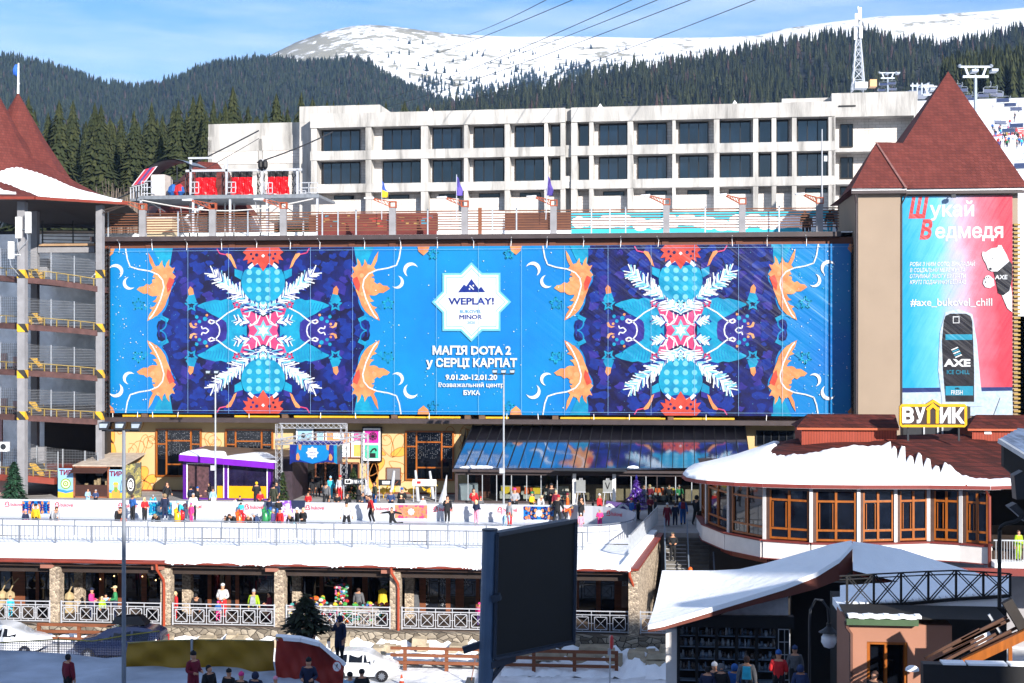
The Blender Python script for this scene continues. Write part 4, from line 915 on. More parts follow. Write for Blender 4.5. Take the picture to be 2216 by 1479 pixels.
# yellow rails and mesh screens on each deck
ys=M('pale_yellow_rail','#87733f',.5,.1)
scr=nodes('mesh_screen');m,n,l,bs=scr
co=objco(n,l,'wall',(1,1,1));bt=n.new('ShaderNodeTexBrick');bt.offset=0;bt.inputs['Scale'].default_value=1;bt.inputs['Brick Width'].default_value=.12;bt.inputs['Row Height'].default_value=.2;bt.inputs['Mortar Size'].default_value=.013;l.new(co,bt.inputs[0])
tr=n.new('ShaderNodeBsdfTransparent');mx=n.new('ShaderNodeMixShader');l.new(bt.outputs['Fac'],mx.inputs[0]);l.new(tr.outputs[0],mx.inputs[1]);l.new(bs.outputs[0],mx.inputs[2]);l.new(mx.outputs[0],n['Material Output'].inputs[0]);bs.inputs['Base Color'].default_value=(.09,.095,.105,1)
meshm=m
for k,pts in enumerate(LV+[((-60,1024),(0,1027),(54,1030),(125,1036))]):
 P=[Vector(at(px,py,pd(px)+.15))for px,py in pts]
 part('rail',ys,pk,lambda b:[b.bar(P[i]+Vector((0,0,.55)),P[i+1]+Vector((0,0,.55)),.055)for i in range(len(P)-1)]+[b.bar(P[i].lerp(P[i+1],t),P[i].lerp(P[i+1],t)+Vector((0,0,.5)),.07)for i in range(len(P)-1)for t in(.25,.75)])
 part('mesh_screen',meshm,pk,lambda b:[b.face([P[i]+Vector((0,.05,.05)),P[i+1]+Vector((0,.05,.05)),P[i+1]+Vector((0,.05,1.95)),P[i]+Vector((0,.05,1.95))])for i in range(len(P)-1)])
 part('screen_post',galv,pk,lambda b:[b.bar(p+Vector((0,.06,0)),p+Vector((0,.06,2.0)),.07)for p in P[1:]])
P0=[(54,955),(80,965),(136,972),(184,976),(212,980)]
part('mesh_screen',meshm,pk,lambda b:[b.face([at(P0[i][0],1008,103.6),at(P0[i+1][0],1008,103.6),at(P0[i+1][0],P0[i+1][1],103.6),at(P0[i][0],P0[i][1],103.6)])for i in range(4)])
part('screen_post',galv,pk,lambda b:[b.bar(at(px,1012,103.58),at(px,py,103.58),.08)for px,py in P0])
part('low_wall',conc2,pk,lambda b:b.box(xa(82,103.4),xa(95,103.4),103.4,103.9,za(90,1030,103.4),za(90,968,103.4)))
# floodlight room under the roof, slatted rail
part('top_rail',black,pk,lambda b:[b.bar(at(90,py,108),at(212,py+2,108),.06)for py in(486,492,498,504,511,519,526)]+[b.bar(at(px,528,108),at(px,478,108),.08)for px in(92,158,205)])
part('upper_beam',conc2,pk,lambda b:b.box(xa(82,106),xa(204,106),106,106.6,za(140,547,106),za(140,533,106)))
part('upper_beam',M('pale_wood','#96795c',.8,.1,2),pk,lambda b:b.box(xa(84,105.8),xa(204,105.8),105.8,106.3,za(140,532.8,106),za(140,528,106)))
# roofs: wide bell-shaped lower skirt with snow, and two steep cones
eav=[(-130,432),(-60,430),(0,429),(75,429),(110,431),(160,434),(210,437),(275,441)]
def ed(px):return 98.6+max(0,(px-75))/200*6.6
rid_=[(-130,300),(-60,310),(0,322),(30,330),(70,340),(100,355),(120,368),(138,378)]
def skirt(dz):
 rows=[]
 for t in[i/8 for i in range(9)]:
  row=[]
  for(ex,ey),(qx,qy)in zip(eav,rid_):
   e=at(ex,ey,ed(ex));q=at(qx,qy,106.5);p=e.lerp(q,t);p.z=e.z+(q.z-e.z)*(.62*t+.38*t*t)+dz;row.append(p)
  rows.append(row)
 return rows
part('skirt_roof',redroof,pk,lambda b:b.grid(skirt(0)))
part('eave_gutter',gutter,pk,lambda b:[b.bar(at(*eav[i],ed(eav[i][0])-.1),at(*eav[i+1],ed(eav[i+1][0])-.1),.22,.2)for i in range(len(eav)-1)])
part('soffit',M('dark_soffit','#2a201d',.9,.2),pk,lambda b:[b.face([at(*eav[i],ed(eav[i][0]))+Vector((0,.1,-.12)),at(*eav[i+1],ed(eav[i+1][0]))+Vector((0,.1,-.12)),Vector((at(*eav[i+1],ed(eav[i+1][0])).x-3,119,at(*eav[i+1],ed(eav[i+1][0])).z-.5)),Vector((at(*eav[i],ed(eav[i][0])).x-3,119,at(*eav[i],ed(eav[i][0])).z-.5))])for i in range(len(eav)-1)]+[b.bar(at(225,455,104),at(270,443,105),.12),b.bar(at(222,462,104),at(274,444,105),.08)])
def onskirt(px,py):
 for y in[98+k*.12 for k in range(90)]:
  t=None
 return None
S=skirt(.09)
def snowcap(b): # snow lies between a wavy upper and lower line on the skirt
 up=[(2,.62),(2.4,.70),(3,.74),(3.5,.72),(4,.70),(4.5,.68),(5,.66),(5.5,.60),(6,.52),(6.5,.40),(6.9,.12)]
 lo=[(2,.42),(2.4,.36),(3,.16),(3.3,.06),(4,.05),(4.5,.04),(5,.06),(5.5,.05),(6,.05),(6.5,.05),(6.88,.04)]
 def S_(j,t):
  j0=min(6,int(j));r0=min(7,int(t*8));u,v=j-j0,t*8-r0
  return(S[r0][j0]*(1-u)+S[r0][j0+1]*u)*(1-v)+(S[r0+1][j0]*(1-u)+S[r0+1][j0+1]*u)*v
 rows=[[],[],[],[],[]]
 for i in range(61):
  j=2+4.9*i/60;u_=float(np.interp(j,[a for a,_ in up],[c for _,c in up]))+.012*sin(i*1.9);l_=float(np.interp(j,[a for a,_ in lo],[c for _,c in lo]))+.012*sin(i*2.7)
  for k in range(5):p=S_(j,l_+(u_-l_)*k/4);p=p+Vector((0,-.02,(.10 if 0<k<4 else-.06)));rows[k].append(p)
 b.grid(rows)
 rows=[[],[],[]]
 for i in range(31):
  j=.3+2.2*i/30;t1=.52-.40*((i/30)**1.6)+.015*sin(i*1.7)
  for k in range(3):p=S_(j,.1+(t1-.1)*k/2*max(.05,1));p=p+Vector((0,-.02,.1 if k==1 else-.03));rows[k].append(p)
 b.grid(rows)
part('snow_cover',snow,pk,snowcap,True)
def cone(b,ax,ay,by,w,y0,n=14):
 ap=at(ax,ay,y0);zb=za(ax,by,y0);r=w/2/F*y0
 base=[(ap.x+r*cos(2*pi*i/n+.2),ap.y+r*sin(2*pi*i/n+.2),zb)for i in range(n)]
 mid=[(ap.x+(r*.46)*cos(2*pi*i/n+.2),ap.y+(r*.46)*sin(2*pi*i/n+.2),ap.z+(zb-ap.z)*.5)for i in range(n)]
 for i in range(n):
  j=(i+1)%n;b.face([mid[i],mid[j],ap]);b.face([base[i],base[j],mid[j],mid[i]])
part('cone_roof',redroof,pk,lambda b:cone(b,39,200,400,250,109.5))
part('cone_roof',redroof,pk,lambda b:cone(b,-18,178,400,270,107))
fp=thing('roof_flag','blue and white flag on the pointed red roof at the left','flag',at(39,201,109.5))
p=at(39,203,109.5);q=at(40,137,109.5)
part('pole',white,fp,lambda b:b.tube([p,q],[.09,.05],6))
def fl2(b):
 for i in range(8):
  for j in range(3):
   f=lambda i,j:(q.x+.02-.10*j-.12*sin(i*.5)*j*.5+(.10 if i>4 else 0)*j,q.y+.06*sin(i+j),q.z-.1-i*.2)
   b.face([f(i,j),f(i+1,j),f(i+1,j+1),f(i,j+1)],1 if(i>4 and j>0)else 0)
part('cloth',[M('flag_blue','#2455a8',.8,.1),white],fp,fl2)
for px,y0,y1,lab in((40,470,516,'white panel antenna on the left of the garage column, lower one'),(61,459,505,'white panel antenna on the right of the garage column, higher one'),(24,523,560,'small white equipment box below the panel antennas')):
 a=thing('panel_antenna',lab,'antenna',at(px,y1,99.3));p=at(px,y1,99.3);q=at(px,y0,99.3)
 part('panel',M('antenna_white',(.6,.6,.58),.5,.05),a,lambda b:b.box(p.x-.2,p.x+.2,99.2,99.42,p.z,q.z))
 part('bracket',galv,a,lambda b:(b.bar((p.x,99.42,p.z+.3),(xa(45,99.75),99.8,p.z+.3),.07),b.tube([(p.x-.1,99.3,p.z),(p.x-.05,99.35,p.z-.5),(xa(42,99.7),99.65,p.z-1.2)],.025,5)))
ac=thing('air_conditioner','white air conditioner unit on the left edge of the garage','air conditioner',at(10,977,99.5));p=at(10,977,99.5)
part('body',M('ac_white',(.6,.6,.6),.5,.05),ac,lambda b:b.box(p.x-.36,p.x+.3,99.3,99.7,p.z,p.z+.68));part('fan',dsteel,ac,lambda b:b.lathe((p.x-.05,99.29,p.z+.34),[(.22,0),(.22,.004)],12)if False else b.prism([(p.x-.02+.22*cos(t),99.296,p.z+.34+.22*sin(t))for t in[k*pi/8 for k in range(16)]],(0,.003,0)))
# ================================================================ CLEAR GLASS
m,n,l,bs=nodes('clear_glass');tr=n.new('ShaderNodeBsdfTransparent');gl=n.new('ShaderNodeBsdfGlossy');gl.inputs['Roughness'].default_value=.03
tr.inputs[0].default_value=(.82,.86,.86,1);lw=n.new('ShaderNodeLayerWeight');lw.inputs[0].default_value=.22;mx=n.new('ShaderNodeMixShader');l.new(lw.outputs['Fresnel'],mx.inputs[0]);l.new(tr.outputs[0],mx.inputs[1]);l.new(gl.outputs[0],mx.inputs[2]);l.new(mx.outputs[0],n['Material Output'].inputs[0])
clear=m
# ================================================================ GLASS PAVILION
YV=101.6
pav=thing('glass_pavilion','glass fronted cafe pavilion with a sloping mirror roof below the banner','pavilion',(xa(1250,YV),YV,ZP))
vx0,vx1=xa(986,YV),xa(1640,YV);vz=za(1250,1019,YV);fl_,fr_=at(981,1013,YV-.4),at(1625,1013,YV-.4);bl,br=at(1024,921,YF+1.2),at(1612,921,YF+1.2)
mir=M('mirror_roof','#b4bccb',.10,.12,.4,metal=1,bump=.03,bsc=.5)
part('roof',mir,pav,lambda b:b.hexa([fl_-Vector((0,0,.12)),fr_-Vector((0,0,.12)),br-Vector((0,0,.12)),bl-Vector((0,0,.12))],[fl_,fr_,br,bl]))
part('roof_rib',black,pav,lambda b:[b.bar(fl_.lerp(fr_,i/27)+Vector((0,0,.05)),bl.lerp(br,i/27)+Vector((0,0,.05)),.05,.06)for i in range(28)])
part('eave_beam',dbrown,pav,lambda b:(b.box(vx0-.2,vx1,YV-.42,YV-.1,vz-.12,fl_.z-.1),b.box(vx0,vx1,YV-.1,YV+.05,vz-.35,vz-.12)))
part('side_wall',black,pav,lambda b:b.prism([Vector((vx0+.05,YV,ZP)),Vector((vx0+.05,YW-.05,ZP)),Vector((vx0+.05,YW-.05,bl.z-.5)),Vector((vx0+.05,YV,vz))],(.06,0,0))if False else b.face([(vx0+.05,YV,vz-.1),(vx0+.05,YW-.05,vz-.1),(vx0+.05,YW-.05,bl.z-.2)]))
part('floor',M('cafe_floor','#5a4a3c',.6,.2,2),pav,lambda b:b.box(vx0,vx1,YV,YW-.1,ZP,ZP+.04))
part('sill',dbrown,pav,lambda b:b.box(vx0-.1,vx1,YV-.1,YV+.08,ZP,ZP+.16))
brick_in=MB_brick('inner_brick','#74402f','#643426','#4c3a32',.26,.09,.012)
part('inner_wall',[brick_in,dark,M('bar_front','#7d6c55',.7,.2,2)],pav,lambda b:(b.box(vx0+.2,vx1,YW-.35,YW-.14,ZP+.04,vz+.4,1),[b.box(xa(p,105),xa(q,105),104.6,105,ZP+.04,vz+.2,0)for p,q in((1030,1062),(1440,1475),(1500,1530))],b.box(xa(1180,104),xa(1540,104),103.8,104.2,ZP+.04,ZP+1.15,2)))
for i,px in enumerate([988,1013,1044,1075,1107,1140,1171,1206,1239]):part('mullion',dbrown if px in(988,1239)else galv,pav,lambda b:b.box(xa(px,YV)-(.1 if px in(988,1239)else .025),xa(px,YV)+(.1 if px in(988,1239)else .025),YV-.08,YV+.05,ZP+.16,vz-.35))
for px in(1332,1366,1398,1422,1462,1497,1530,1565,1600):part('mullion',dbrown if px in(1332,1422)else galv,pav,lambda b:b.box(xa(px,YV)-.03,xa(px,YV)+.03,YV-.08,YV+.05,ZP+.16,vz-.35))
for a,c in((988,1239),(1332,1600)):part('pane',clear,pav,lambda b:b.box(xa(a,YV)+.05,xa(c,YV)-.05,YV,YV+.012,ZP+.16,vz-.35))
part('door_post',white,pav,lambda b:[b.box(xa(px,YV-.2)-.12,xa(px,YV-.2)+.12,YV-.3,YV-.1,ZP,vz-.2)for px in(1243,1329)])
part('door_pane',clear,pav,lambda b:b.box(xa(1258,YV+.3),xa(1326,YV+.3),YV+.3,YV+.312,ZP+.05,vz-.3))
part('canopy',dsteel,pav,lambda b:(b.hexa([(xa(1199,100),99.9,vz+.12),(xa(1358,100),99.9,vz+.12),(xa(1352,YV),YV-.1,vz-.02),(xa(1205,YV),YV-.1,vz-.02)],[(xa(1199,100),99.9,vz+.2),(xa(1358,100),99.9,vz+.2),(xa(1352,YV),YV-.1,vz+.1),(xa(1205,YV),YV-.1,vz+.1)])))
part('eave_snow',snow,pav,lambda b:[b.lathe(at(px,1013,YV-.35)+Vector((0,0,0)),[(.9,0),(.7,.1),(.2,.16)],9,sx=s,sy=.3)for px,s in((1020,1.0),(1040,.9),(1052,.6),(1370,.5))])
# cafe furniture: white sofas with coloured cushions
sofm,orc,yec=M('sofa_white','#a59f96',.8,.1,3),M('orange_cushion','#c4551a',.7,.1,3),M('yellow_cushion','#c2a018',.7,.1,3)
def sofa(x,y,lab,cols):
 t=thing('cafe_sofa',lab,'sofa',(x,y,ZP+.04),'sofas behind the cafe glass');z=ZP+.04
 part('seat',sofm,t,lambda b:b.box(x-.85,x+.85,y-.35,y+.45,z+.18,z+.48));part('backrest',sofm,t,lambda b:b.box(x-.85,x+.85,y+.3,y+.5,z+.48,z+1.05))
 for s in(-1,1):part('armrest',sofm,t,lambda b:b.box(x+s*.78-.08,x+s*.78+.08,y-.35,y+.3,z+.48,z+.7))
 for k,c in enumerate(cols):part('cushion',c,t,lambda b:b.prism([(x-.5+k*.95-.32,y+.05,z+.5),(x-.5+k*.95+.32,y+.05,z+.5),(x-.5+k*.95+.3,y+.22,z+.98),(x-.5+k*.95-.3,y+.22,z+.98)],(0,.12,.02)))
for px,lab,cols in((1108,'white cafe sofa with yellow cushion behind the left lamp pole',(yec,)),(1131,'white cafe sofa with orange cushions beside the yellow one',(orc,orc)),(1175,'white cafe sofa with one yellow cushion nearer the door',(yec,)),(1205,'white cafe sofa with orange cushion left of the cafe door',(orc,)),(1405,'white cafe sofa with orange cushion behind the purple tree',(orc,)),(1442,'white cafe sofa with orange then yellow cushions under two guests',(orc,yec))):sofa(xa(px,102.8),102.8,lab,cols)
st=thing('sofa_cover','pale grey covered furniture behind the left cafe glass','furniture',(xa(1012,103),103,ZP));part('cover',M('grey_cover','#8d9096',.8,.1),st,lambda b:b.hexa([(xa(993,102.6),102.6,ZP+.04),(xa(1035,102.6),102.6,ZP+.04),(xa(1035,103.4),103.4,ZP+.04),(xa(993,103.4),103.4,ZP+.04)],[(xa(994,102.6),102.7,ZP+1.1),(xa(1034,102.6),102.7,ZP+1.2),(xa(1034,103.4),103.3,ZP+1.3),(xa(994,103.4),103.3,ZP+1.2)]))
for px,lab in((1257,'grey menu board on a white easel left of the cafe door'),(1315,'grey menu board with a V mark on a white easel by the cafe door')):
 x,y=xa(px,YV-.5),YV-.5;t=thing('menu_easel',lab,'menu board',(x,y,ZP),'menu easels by the cafe door')
 part('easel',wsteel,t,lambda b:(b.bar((x-.3,y,ZP),(x-.08,y+.05,ZP+1.9),.05),b.bar((x+.3,y,ZP),(x+.08,y+.05,ZP+1.9),.05),b.bar((x,y+.5,ZP),(x,y+.08,ZP+1.9),.05),b.bar((x-.35,y-.03,ZP+.9),(x+.35,y-.03,ZP+.9),.06)))
 bo=part('board',M('board_grey','#777a7a',.6,.1),t,lambda b:b.box(x-.33,x+.33,y-.05,y-.02,ZP+.93,ZP+1.75))
 if px>1300:part('mark',black,bo,lambda b:(b.bar((x-.15,y-.06,ZP+1.6),(x,y-.06,ZP+1.15),.05),b.bar((x,y-.06,ZP+1.15),(x+.15,y-.06,ZP+1.6),.05)))
# ================================================================ PURPLE KIOSK
YK=101.8;kx0,kx1=xa(397,YK),xa(590,YK);kz=za(490,999,YK)
pur=M('purple_paint','#4c1478',.4,.1,2);kk=thing('purple_kiosk','purple framed glass kiosk with yellow lower panels and snow on its roof','kiosk',((kx0+kx1)/2,YK,ZP))
part('frame',pur,kk,lambda b:([b.box(xa(a,YK),xa(c,YK),YK-.12,YK+.05,ZP,kz)for a,c in((397,405),(486,494),(580,590))],b.box(kx0,kx1,YK-.1,YK+.05,ZP,ZP+.12),b.box(kx0,kx1,YK-.1,YK+.05,kz-.12,kz)))
part('trim',white,kk,lambda b:[(b.box(xa(a,YK),xa(c,YK),YK-.14,YK-.09,kz-.2,kz-.14),b.box(xa(a,YK),xa(a,YK)+.06,YK-.14,YK-.09,ZP+.14,kz-.2),b.box(xa(c,YK)-.06,xa(c,YK),YK-.14,YK-.09,ZP+.14,kz-.2))for a,c in((405,486),(494,580))])
part('panel',M('yellow_panel','#c98f00',.4,.05),kk,lambda b:[b.box(xa(a,YK),xa(c,YK),YK-.03,YK,ZP+.12,za(490,1052,YK))for a,c in((470,486),(495,580))])
part('panel',M('brown_scribble','#4a3034',.6,.5,5),kk,lambda b:b.box(xa(406,YK),xa(452,YK),YK-.03,YK,ZP+.12,kz-.1),label='brown scribbled panel')
part('pane',MGlass('kiosk_glass','#1c1830',spec=.6),kk,lambda b:(b.box(xa(452,YK),xa(486,YK),YK,YK+.02,za(490,1052,YK),kz-.1),b.box(xa(494,YK),xa(580,YK),YK,YK+.02,za(490,1052,YK),kz-.1)))
part('body',M('kiosk_dark','#33272f',.7,.3),kk,lambda b:b.box(kx0+.05,kx1+1.45,YK+.1,YW-.4,ZP,kz+.2))
part('side_panel',[M('purple_black','#251a30',.6,.2),M('pale_stripe','#80728a',.6,.1)],kk,lambda b:(b.box(kx1+.02,xa(632,YK+1),YK+.3,YK+.42,ZP,kz-.1,0),[b.box(xa(608,YK+.2),xa(631,YK+.2),YK+.27,YK+.295,z,z+.06,1)for z in[ZP+.3+k*.17 for k in range(9)]],[b.bar((xa(606+k*5,YK+.2),YK+.28,kz-.5),(xa(612+k*5,YK+.2),YK+.28,kz-.9),.06,m=1)for k in range(4)],[b.bar((xa(612+k*5,YK+.2),YK+.28,kz-.9),(xa(606+k*5,YK+.2),YK+.28,kz-1.25),.06,m=1)for k in range(4)]))
rl,rr_,rbl,rbr=at(388,985,YK-.6),at(598,1003,YK-.6),at(445,965,YW-.3),at(640,975,YW-.3)
part('roof',M('kiosk_roof','#5d4c40',.7,.2),kk,lambda b:b.hexa([p-Vector((0,0,.1))for p in(rl,rr_,rbr,rbl)],[rl,rr_,rbr,rbl]))
part('roof_edge',M('bright_purple','#6a189f',.4,.1),kk,lambda b:(b.bar(rl+Vector((0,-.03,-.2)),rr_+Vector((0,-.03,-.2)),.08,.45),b.bar(rl+Vector((0,0,-.2)),rbl+Vector((0,0,-.2)),.08,.4)))
def ksn(b):
 rows=[]
 for i in range(25):
  u=i/24;a,c=rl.lerp(rr_,u),rbl.lerp(rbr,u);e=(.42+.2*sin(u*9)+.1*sin(u*23))if u<.5 else(.5+.2*sin(u*11))
  rows.append([a.lerp(c,e*t)+Vector((0,0,(.02 if t in(0,1)else .08)))for t in(0,.08,.5,.92,1)])
 b.grid(rows)
part('snow_cover',snow,kk,ksn,True)
# ================================================================ SHOOTING RANGE STALL
YS=102.1
st=thing('shooting_stall','rusty shooting range stall with raised brown shutter','stall',(xa(197,YS),YS,ZP));sx0,sx1=xa(161,YS),xa(235,YS);sz=za(197,1010,YS)
rustf=M('rusty_frame','#7b4a33',.8,.25,4);shut=M('brown_shutter','#3b231d',.5,.15)
part('frame',rustf,st,lambda b:([b.box(x-.07,x+.07,YS-.07,YS+.07,ZP,sz)for x in(sx0,sx1)],b.box(sx0,sx1,YS-.07,YS+.07,sz-.12,sz+.02),b.box(sx0,sx1,YS-.07,YS+.07,ZP,ZP+.1)))
part('counter',shut,st,lambda b:b.box(sx0+.07,sx1-.07,YS-.02,YS+.1,ZP+.1,za(197,1050,YS)))
part('inside',dark,st,lambda b:(b.box(sx0,sx1,YS+2.2,YS+2.3,ZP,sz),b.box(sx0-.05,sx0,YS+.07,YS+2.2,ZP,sz),b.box(sx0,sx1,YS+.1,YS+2.2,ZP,ZP+.05)))
part('shutter',shut,st,lambda b:b.hexa([(sx0-.1,YS,sz-.1),(sx1+.05,YS,sz-.1),(sx1-.02,YS-.9,sz-.42),(sx0,YS-.9,sz-.42)],[(sx0-.1,YS,sz-.05),(sx1+.05,YS,sz-.05),(sx1-.02,YS-.9,sz-.37),(sx0,YS-.9,sz-.37)]))
part('roof',M('stall_roof','#a79a8c',.8,.2),st,lambda b:b.hexa([(sx0-.1,YS-.1,sz+.02),(xa(268,YS),YS-.1,sz+.02),(xa(296,YS+2.5),YW-.4,sz+.6),(sx0+.4,YW-.4,sz+.6)],[(sx0-.1,YS-.1,sz+.1),(xa(268,YS),YS-.1,sz+.1),(xa(296,YS+2.5),YW-.4,sz+.68),(sx0+.4,YW-.4,sz+.68)]))
m,n,l,bs=nodes('camouflage');co=objco(n,l,'obj',(1,1,.6));nz=n.new('ShaderNodeTexNoise');nz.inputs['Scale'].default_value=3.2;l.new(co,nz.inputs[0]);rp=n.new('ShaderNodeValToRGB');rp.color_ramp.interpolation='CONSTANT';e_=rp.color_ramp.elements;e_[0].color=lin('#2d2c1d')+(1,);e_[1].position=.46;e_[1].color=lin('#6d6428')+(1,);q=e_.new(.55);q.color=lin('#4a4a24')+(1,);q=e_.new(.62);q.color=lin('#8a7f3a')+(1,);l.new(nz.outputs[0],rp.inputs[0]);l.new(rp.outputs[0],bs.inputs['Base Color']);camo=m
cs=part('camouflage_side',camo,st,lambda b:b.hexa([(xa(270,YS),YS,ZP),(xa(299,YS),YS+.6,ZP),(xa(299,YS),YS+.7,ZP),(xa(270,YS),YS+.1,ZP)],[(xa(270,YS),YS,sz+.1),(xa(299,YS),YS+.6,sz+.3),(xa(299,YS),YS+.7,sz+.3),(xa(270,YS),YS+.1,sz+.1)]))
part('target_mark',[black,white],cs,lambda b:[b.prism([(xa(281,YS)+.4*r*cos(t)*.8,YS+.2+.16*r*cos(t)-.005*k-.02,za(281,1050,YS)+.75*r*sin(t)*1.0)for t in[q*pi/9 for q in range(18)]],(0,-.003,0),k%2)for k,r in enumerate((1,.62,.5,.3))])
part('prize',M('prize_mix','#7a6a50',.7,.4,8),st,lambda b:[b.box(xa(p,YS)-.1,xa(p,YS)+.1,YS+.1,YS+.3,za(197,1050,YS),za(197,1050,YS)+h)for p,h in((185,.1),(205,.35),(212,.5),(229,.3))])
def tirsign(a,c,lab,soldier):
 t=thing('range_sign',lab,'sign',(xa((a+c)/2,YS),YS,ZP+.5),'shooting range signs');y=YS-.06;z0,z1=za(150,1083,YS),za(150,1014 if not soldier else 1016,YS);x0,x1=xa(a,YS),xa(c,YS)
 def f(b):
  b.box(x0,x1,y,y+.05,z0,z1,0);h=z1-z0;w=x1-x0;Y=[y-.003]
  def pf_(pts,m):Y[0]-=.003;b.face([(x0+u*w,Y[0],z0+v*h)for u,v in pts],m)
  pf_([(0,0),(1,0),(1,.3),(.5,.26),(0,.3)],1);pf_([(0,.28),(.5,.22),(1,.28),(1,.34),(.6,.3),(0,.36)],2)
  addtext(b,'ТИР',lambda X,Z:(X,y-.03,Z),x0+.1*w,x0+.9*w,z1-.2*h,.15*h,3,.05)
  if not soldier:
   for k,r in enumerate((.34,.26,.18,.1,.05)):pf_([(.5+r*cos(q),.52+r*.5*sin(q))for q in[i*pi/9 for i in range(18)]],4 if k%2==0 else 5)
  else:
   pf_([(.25,0),(.22,.3),(.4,.38),(.62,.38),(.8,.3),(.75,0)],6);pf_([(.38,.38),(.36,.52),(.64,.52),(.62,.38)],7);pf_([(.38,.36),(.42,.28),(.58,.28),(.62,.36),(.6,.44),(.4,.44)],4);pf_([(.3,.52),(.7,.52),(.62,.6),(.38,.6)],1);pf_([(.74,.25),(.78,.25),(.9,.66),(.86,.66)],8)
 part('panel',[M('sign_sky','#7fa8c9',.5,.05),M('sign_sand','#c9a132',.5,.08),M('sign_blue','#2c78b8',.5,.05),M('sign_maroon','#6a1230',.5,.05),M('sign_green','#6d8a2c',.5,.05),M('sign_cream','#c9c9b0',.5,.05),M('sign_tan','#b58a3a',.5,.05),M('sign_skin','#c9946a',.5,.05),M('sign_grey','#4d5560',.5,.05)],t,f)
tirsign(126,160,'shooting range sign with a green target ring, left of the stall',False);tirsign(235,268,'shooting range sign with a bearded hunter, right of the stall',True)
# small green artificial fir at the left edge
def fir(name,lab,cat,base,h,w,mat,mat2,n=1500,seed=1,parts=None,upright=.25,trunk=True,leaf=.09):
 t=thing(name,lab,cat,base);r=random.Random(seed);b=MB()
 for i in range(n):
  v=r.random()**1.25;rad=w/2*(1-v)*(.35+.65*r.random()**.5)*(1+.12*sin(v*40));a=r.random()*2*pi;z=.04*h+v*h*.95-rad*upright*.6
  c=Vector((base[0]+rad*cos(a),base[1]+rad*sin(a),base[2]+z));o=Vector((cos(a),sin(a),-.35+r.uniform(-.3,.5)))*leaf*h*r.uniform(.6,1.3);s=Vector((-sin(a),cos(a),r.uniform(-.3,.3)))*leaf*h*.36
  b.face([c-o*.5,c+s,c+o,c-s],0 if r.random()<.6 else 1)
 b.build('crown',[mat,mat2],t)
 if trunk:part('trunk',bark,t,lambda b:b.tube([Vector(base),Vector(base)+Vector((0,0,h*.92))],[.05*w,.01],6))
 return t
gf,gf2=M('fir_green','#254a33',.8,.25,3),M('fir_green_dark','#16301f',.8,.25,3)
fp_=at(30,1100,94.5);fir('artificial_fir','small dense green fir at the left edge of the rink','tree',(fp_.x,94.5,ZP),za(30,1000,94.5)-ZP,2.2,gf,gf2,1700,3)
# ================================================================ TRUSS GATE WITH BANNER
alu=M('aluminium_truss','#9a9ca2',.4,.1,5,metal=.4)
gt=thing('truss_gate','silver lattice truss gate framing the blue banner over the entrance','gate',(xa(690,101),101,ZP))
T_=lambda px,py,y:at(px,py,y)
for px,y,py0 in((604,101.2,918),(744,103.5,918),(790,100.6,940)):part('upright',alu,gt,lambda b:truss(b,(xa(px,y),y,ZP),(xa(px,y),y,za(px,py0,y)),.42,.028))
for p,q in(((604,922,101.2),(750,922,103.5)),((595,957,100.4),(735,960,100.4)),((598,957,100.5),(690,940,103.6)),((735,958,100.4),(795,943,101.5)),((690,940,103.6),(790,943,103.2))):part('crossbeam',alu,gt,lambda b:truss(b,T_(*p),T_(*q),.34,.026))
gb=thing('gate_banner','short blue banner with a white star badge hanging on the truss gate','banner',at(676,985,100.2));y=100.2
def gbf(b):
 Y=[y];
 def f(pts,m):Y[0]-=.004;b.face([(xa(a,y),Y[0],za(676,c,y))for a,c in pts],m)
 f([(627,963),(729,963),(729,1004),(724,1001),(706,1000),(676,1004),(650,1000),(634,1001),(627,1006)],1);f([(643,964),(710,964),(712,985),(706,996),(676,1004),(650,996),(641,984)],0)
 for a in(641,712):f([(a,985),(a+4,980),(a+8,990),(a+6,997),(a,996)],2)
 f([(722,963),(729,963),(730,1004),(723,1001)],5)
 for a in(646,706):f([(a,963),(a+7,963),(a+5,975),(a+1,973)],2)
 for a in(632,718):f([(a-3,975),(a+4,973),(a+5,982),(a-2,984)],4)
 f([(676+14*(1 if i%2==0 else .75)*cos(pi*i/8),980+14*(1 if i%2==0 else .75)*sin(pi*i/8))for i in range(16)][::-1],3)
 addtext(b,'WEPLAY!',lambda X,Z:(X,Y[0]-.004,Z),xa(668,y),xa(685,y),za(676,981,y),.09,1,.02);addtext(b,'MINOR',lambda X,Z:(X,Y[0]-.004,Z),xa(671,y),xa(682,y),za(676,987,y),.06,1,.02)
part('printed_sheet',[vb[0],vb[9],vb[2],vb[3],vb[7],vb[11]],gb,gbf)
part('side_sheet',[vb[1],vb[7],vb[4]],gb,lambda b:(b.face([(xa(729,y),y,za(676,962,y)),(xa(741,102),102,za(676,962,102)),(xa(741,102),102,za(676,1004,102)),(xa(729,y),y,za(676,1004,y))][::-1],0),b.face([at(642,955,101.2),at(742,955,101.4),at(742,963,101.0),at(640,963,100.6)],1)))
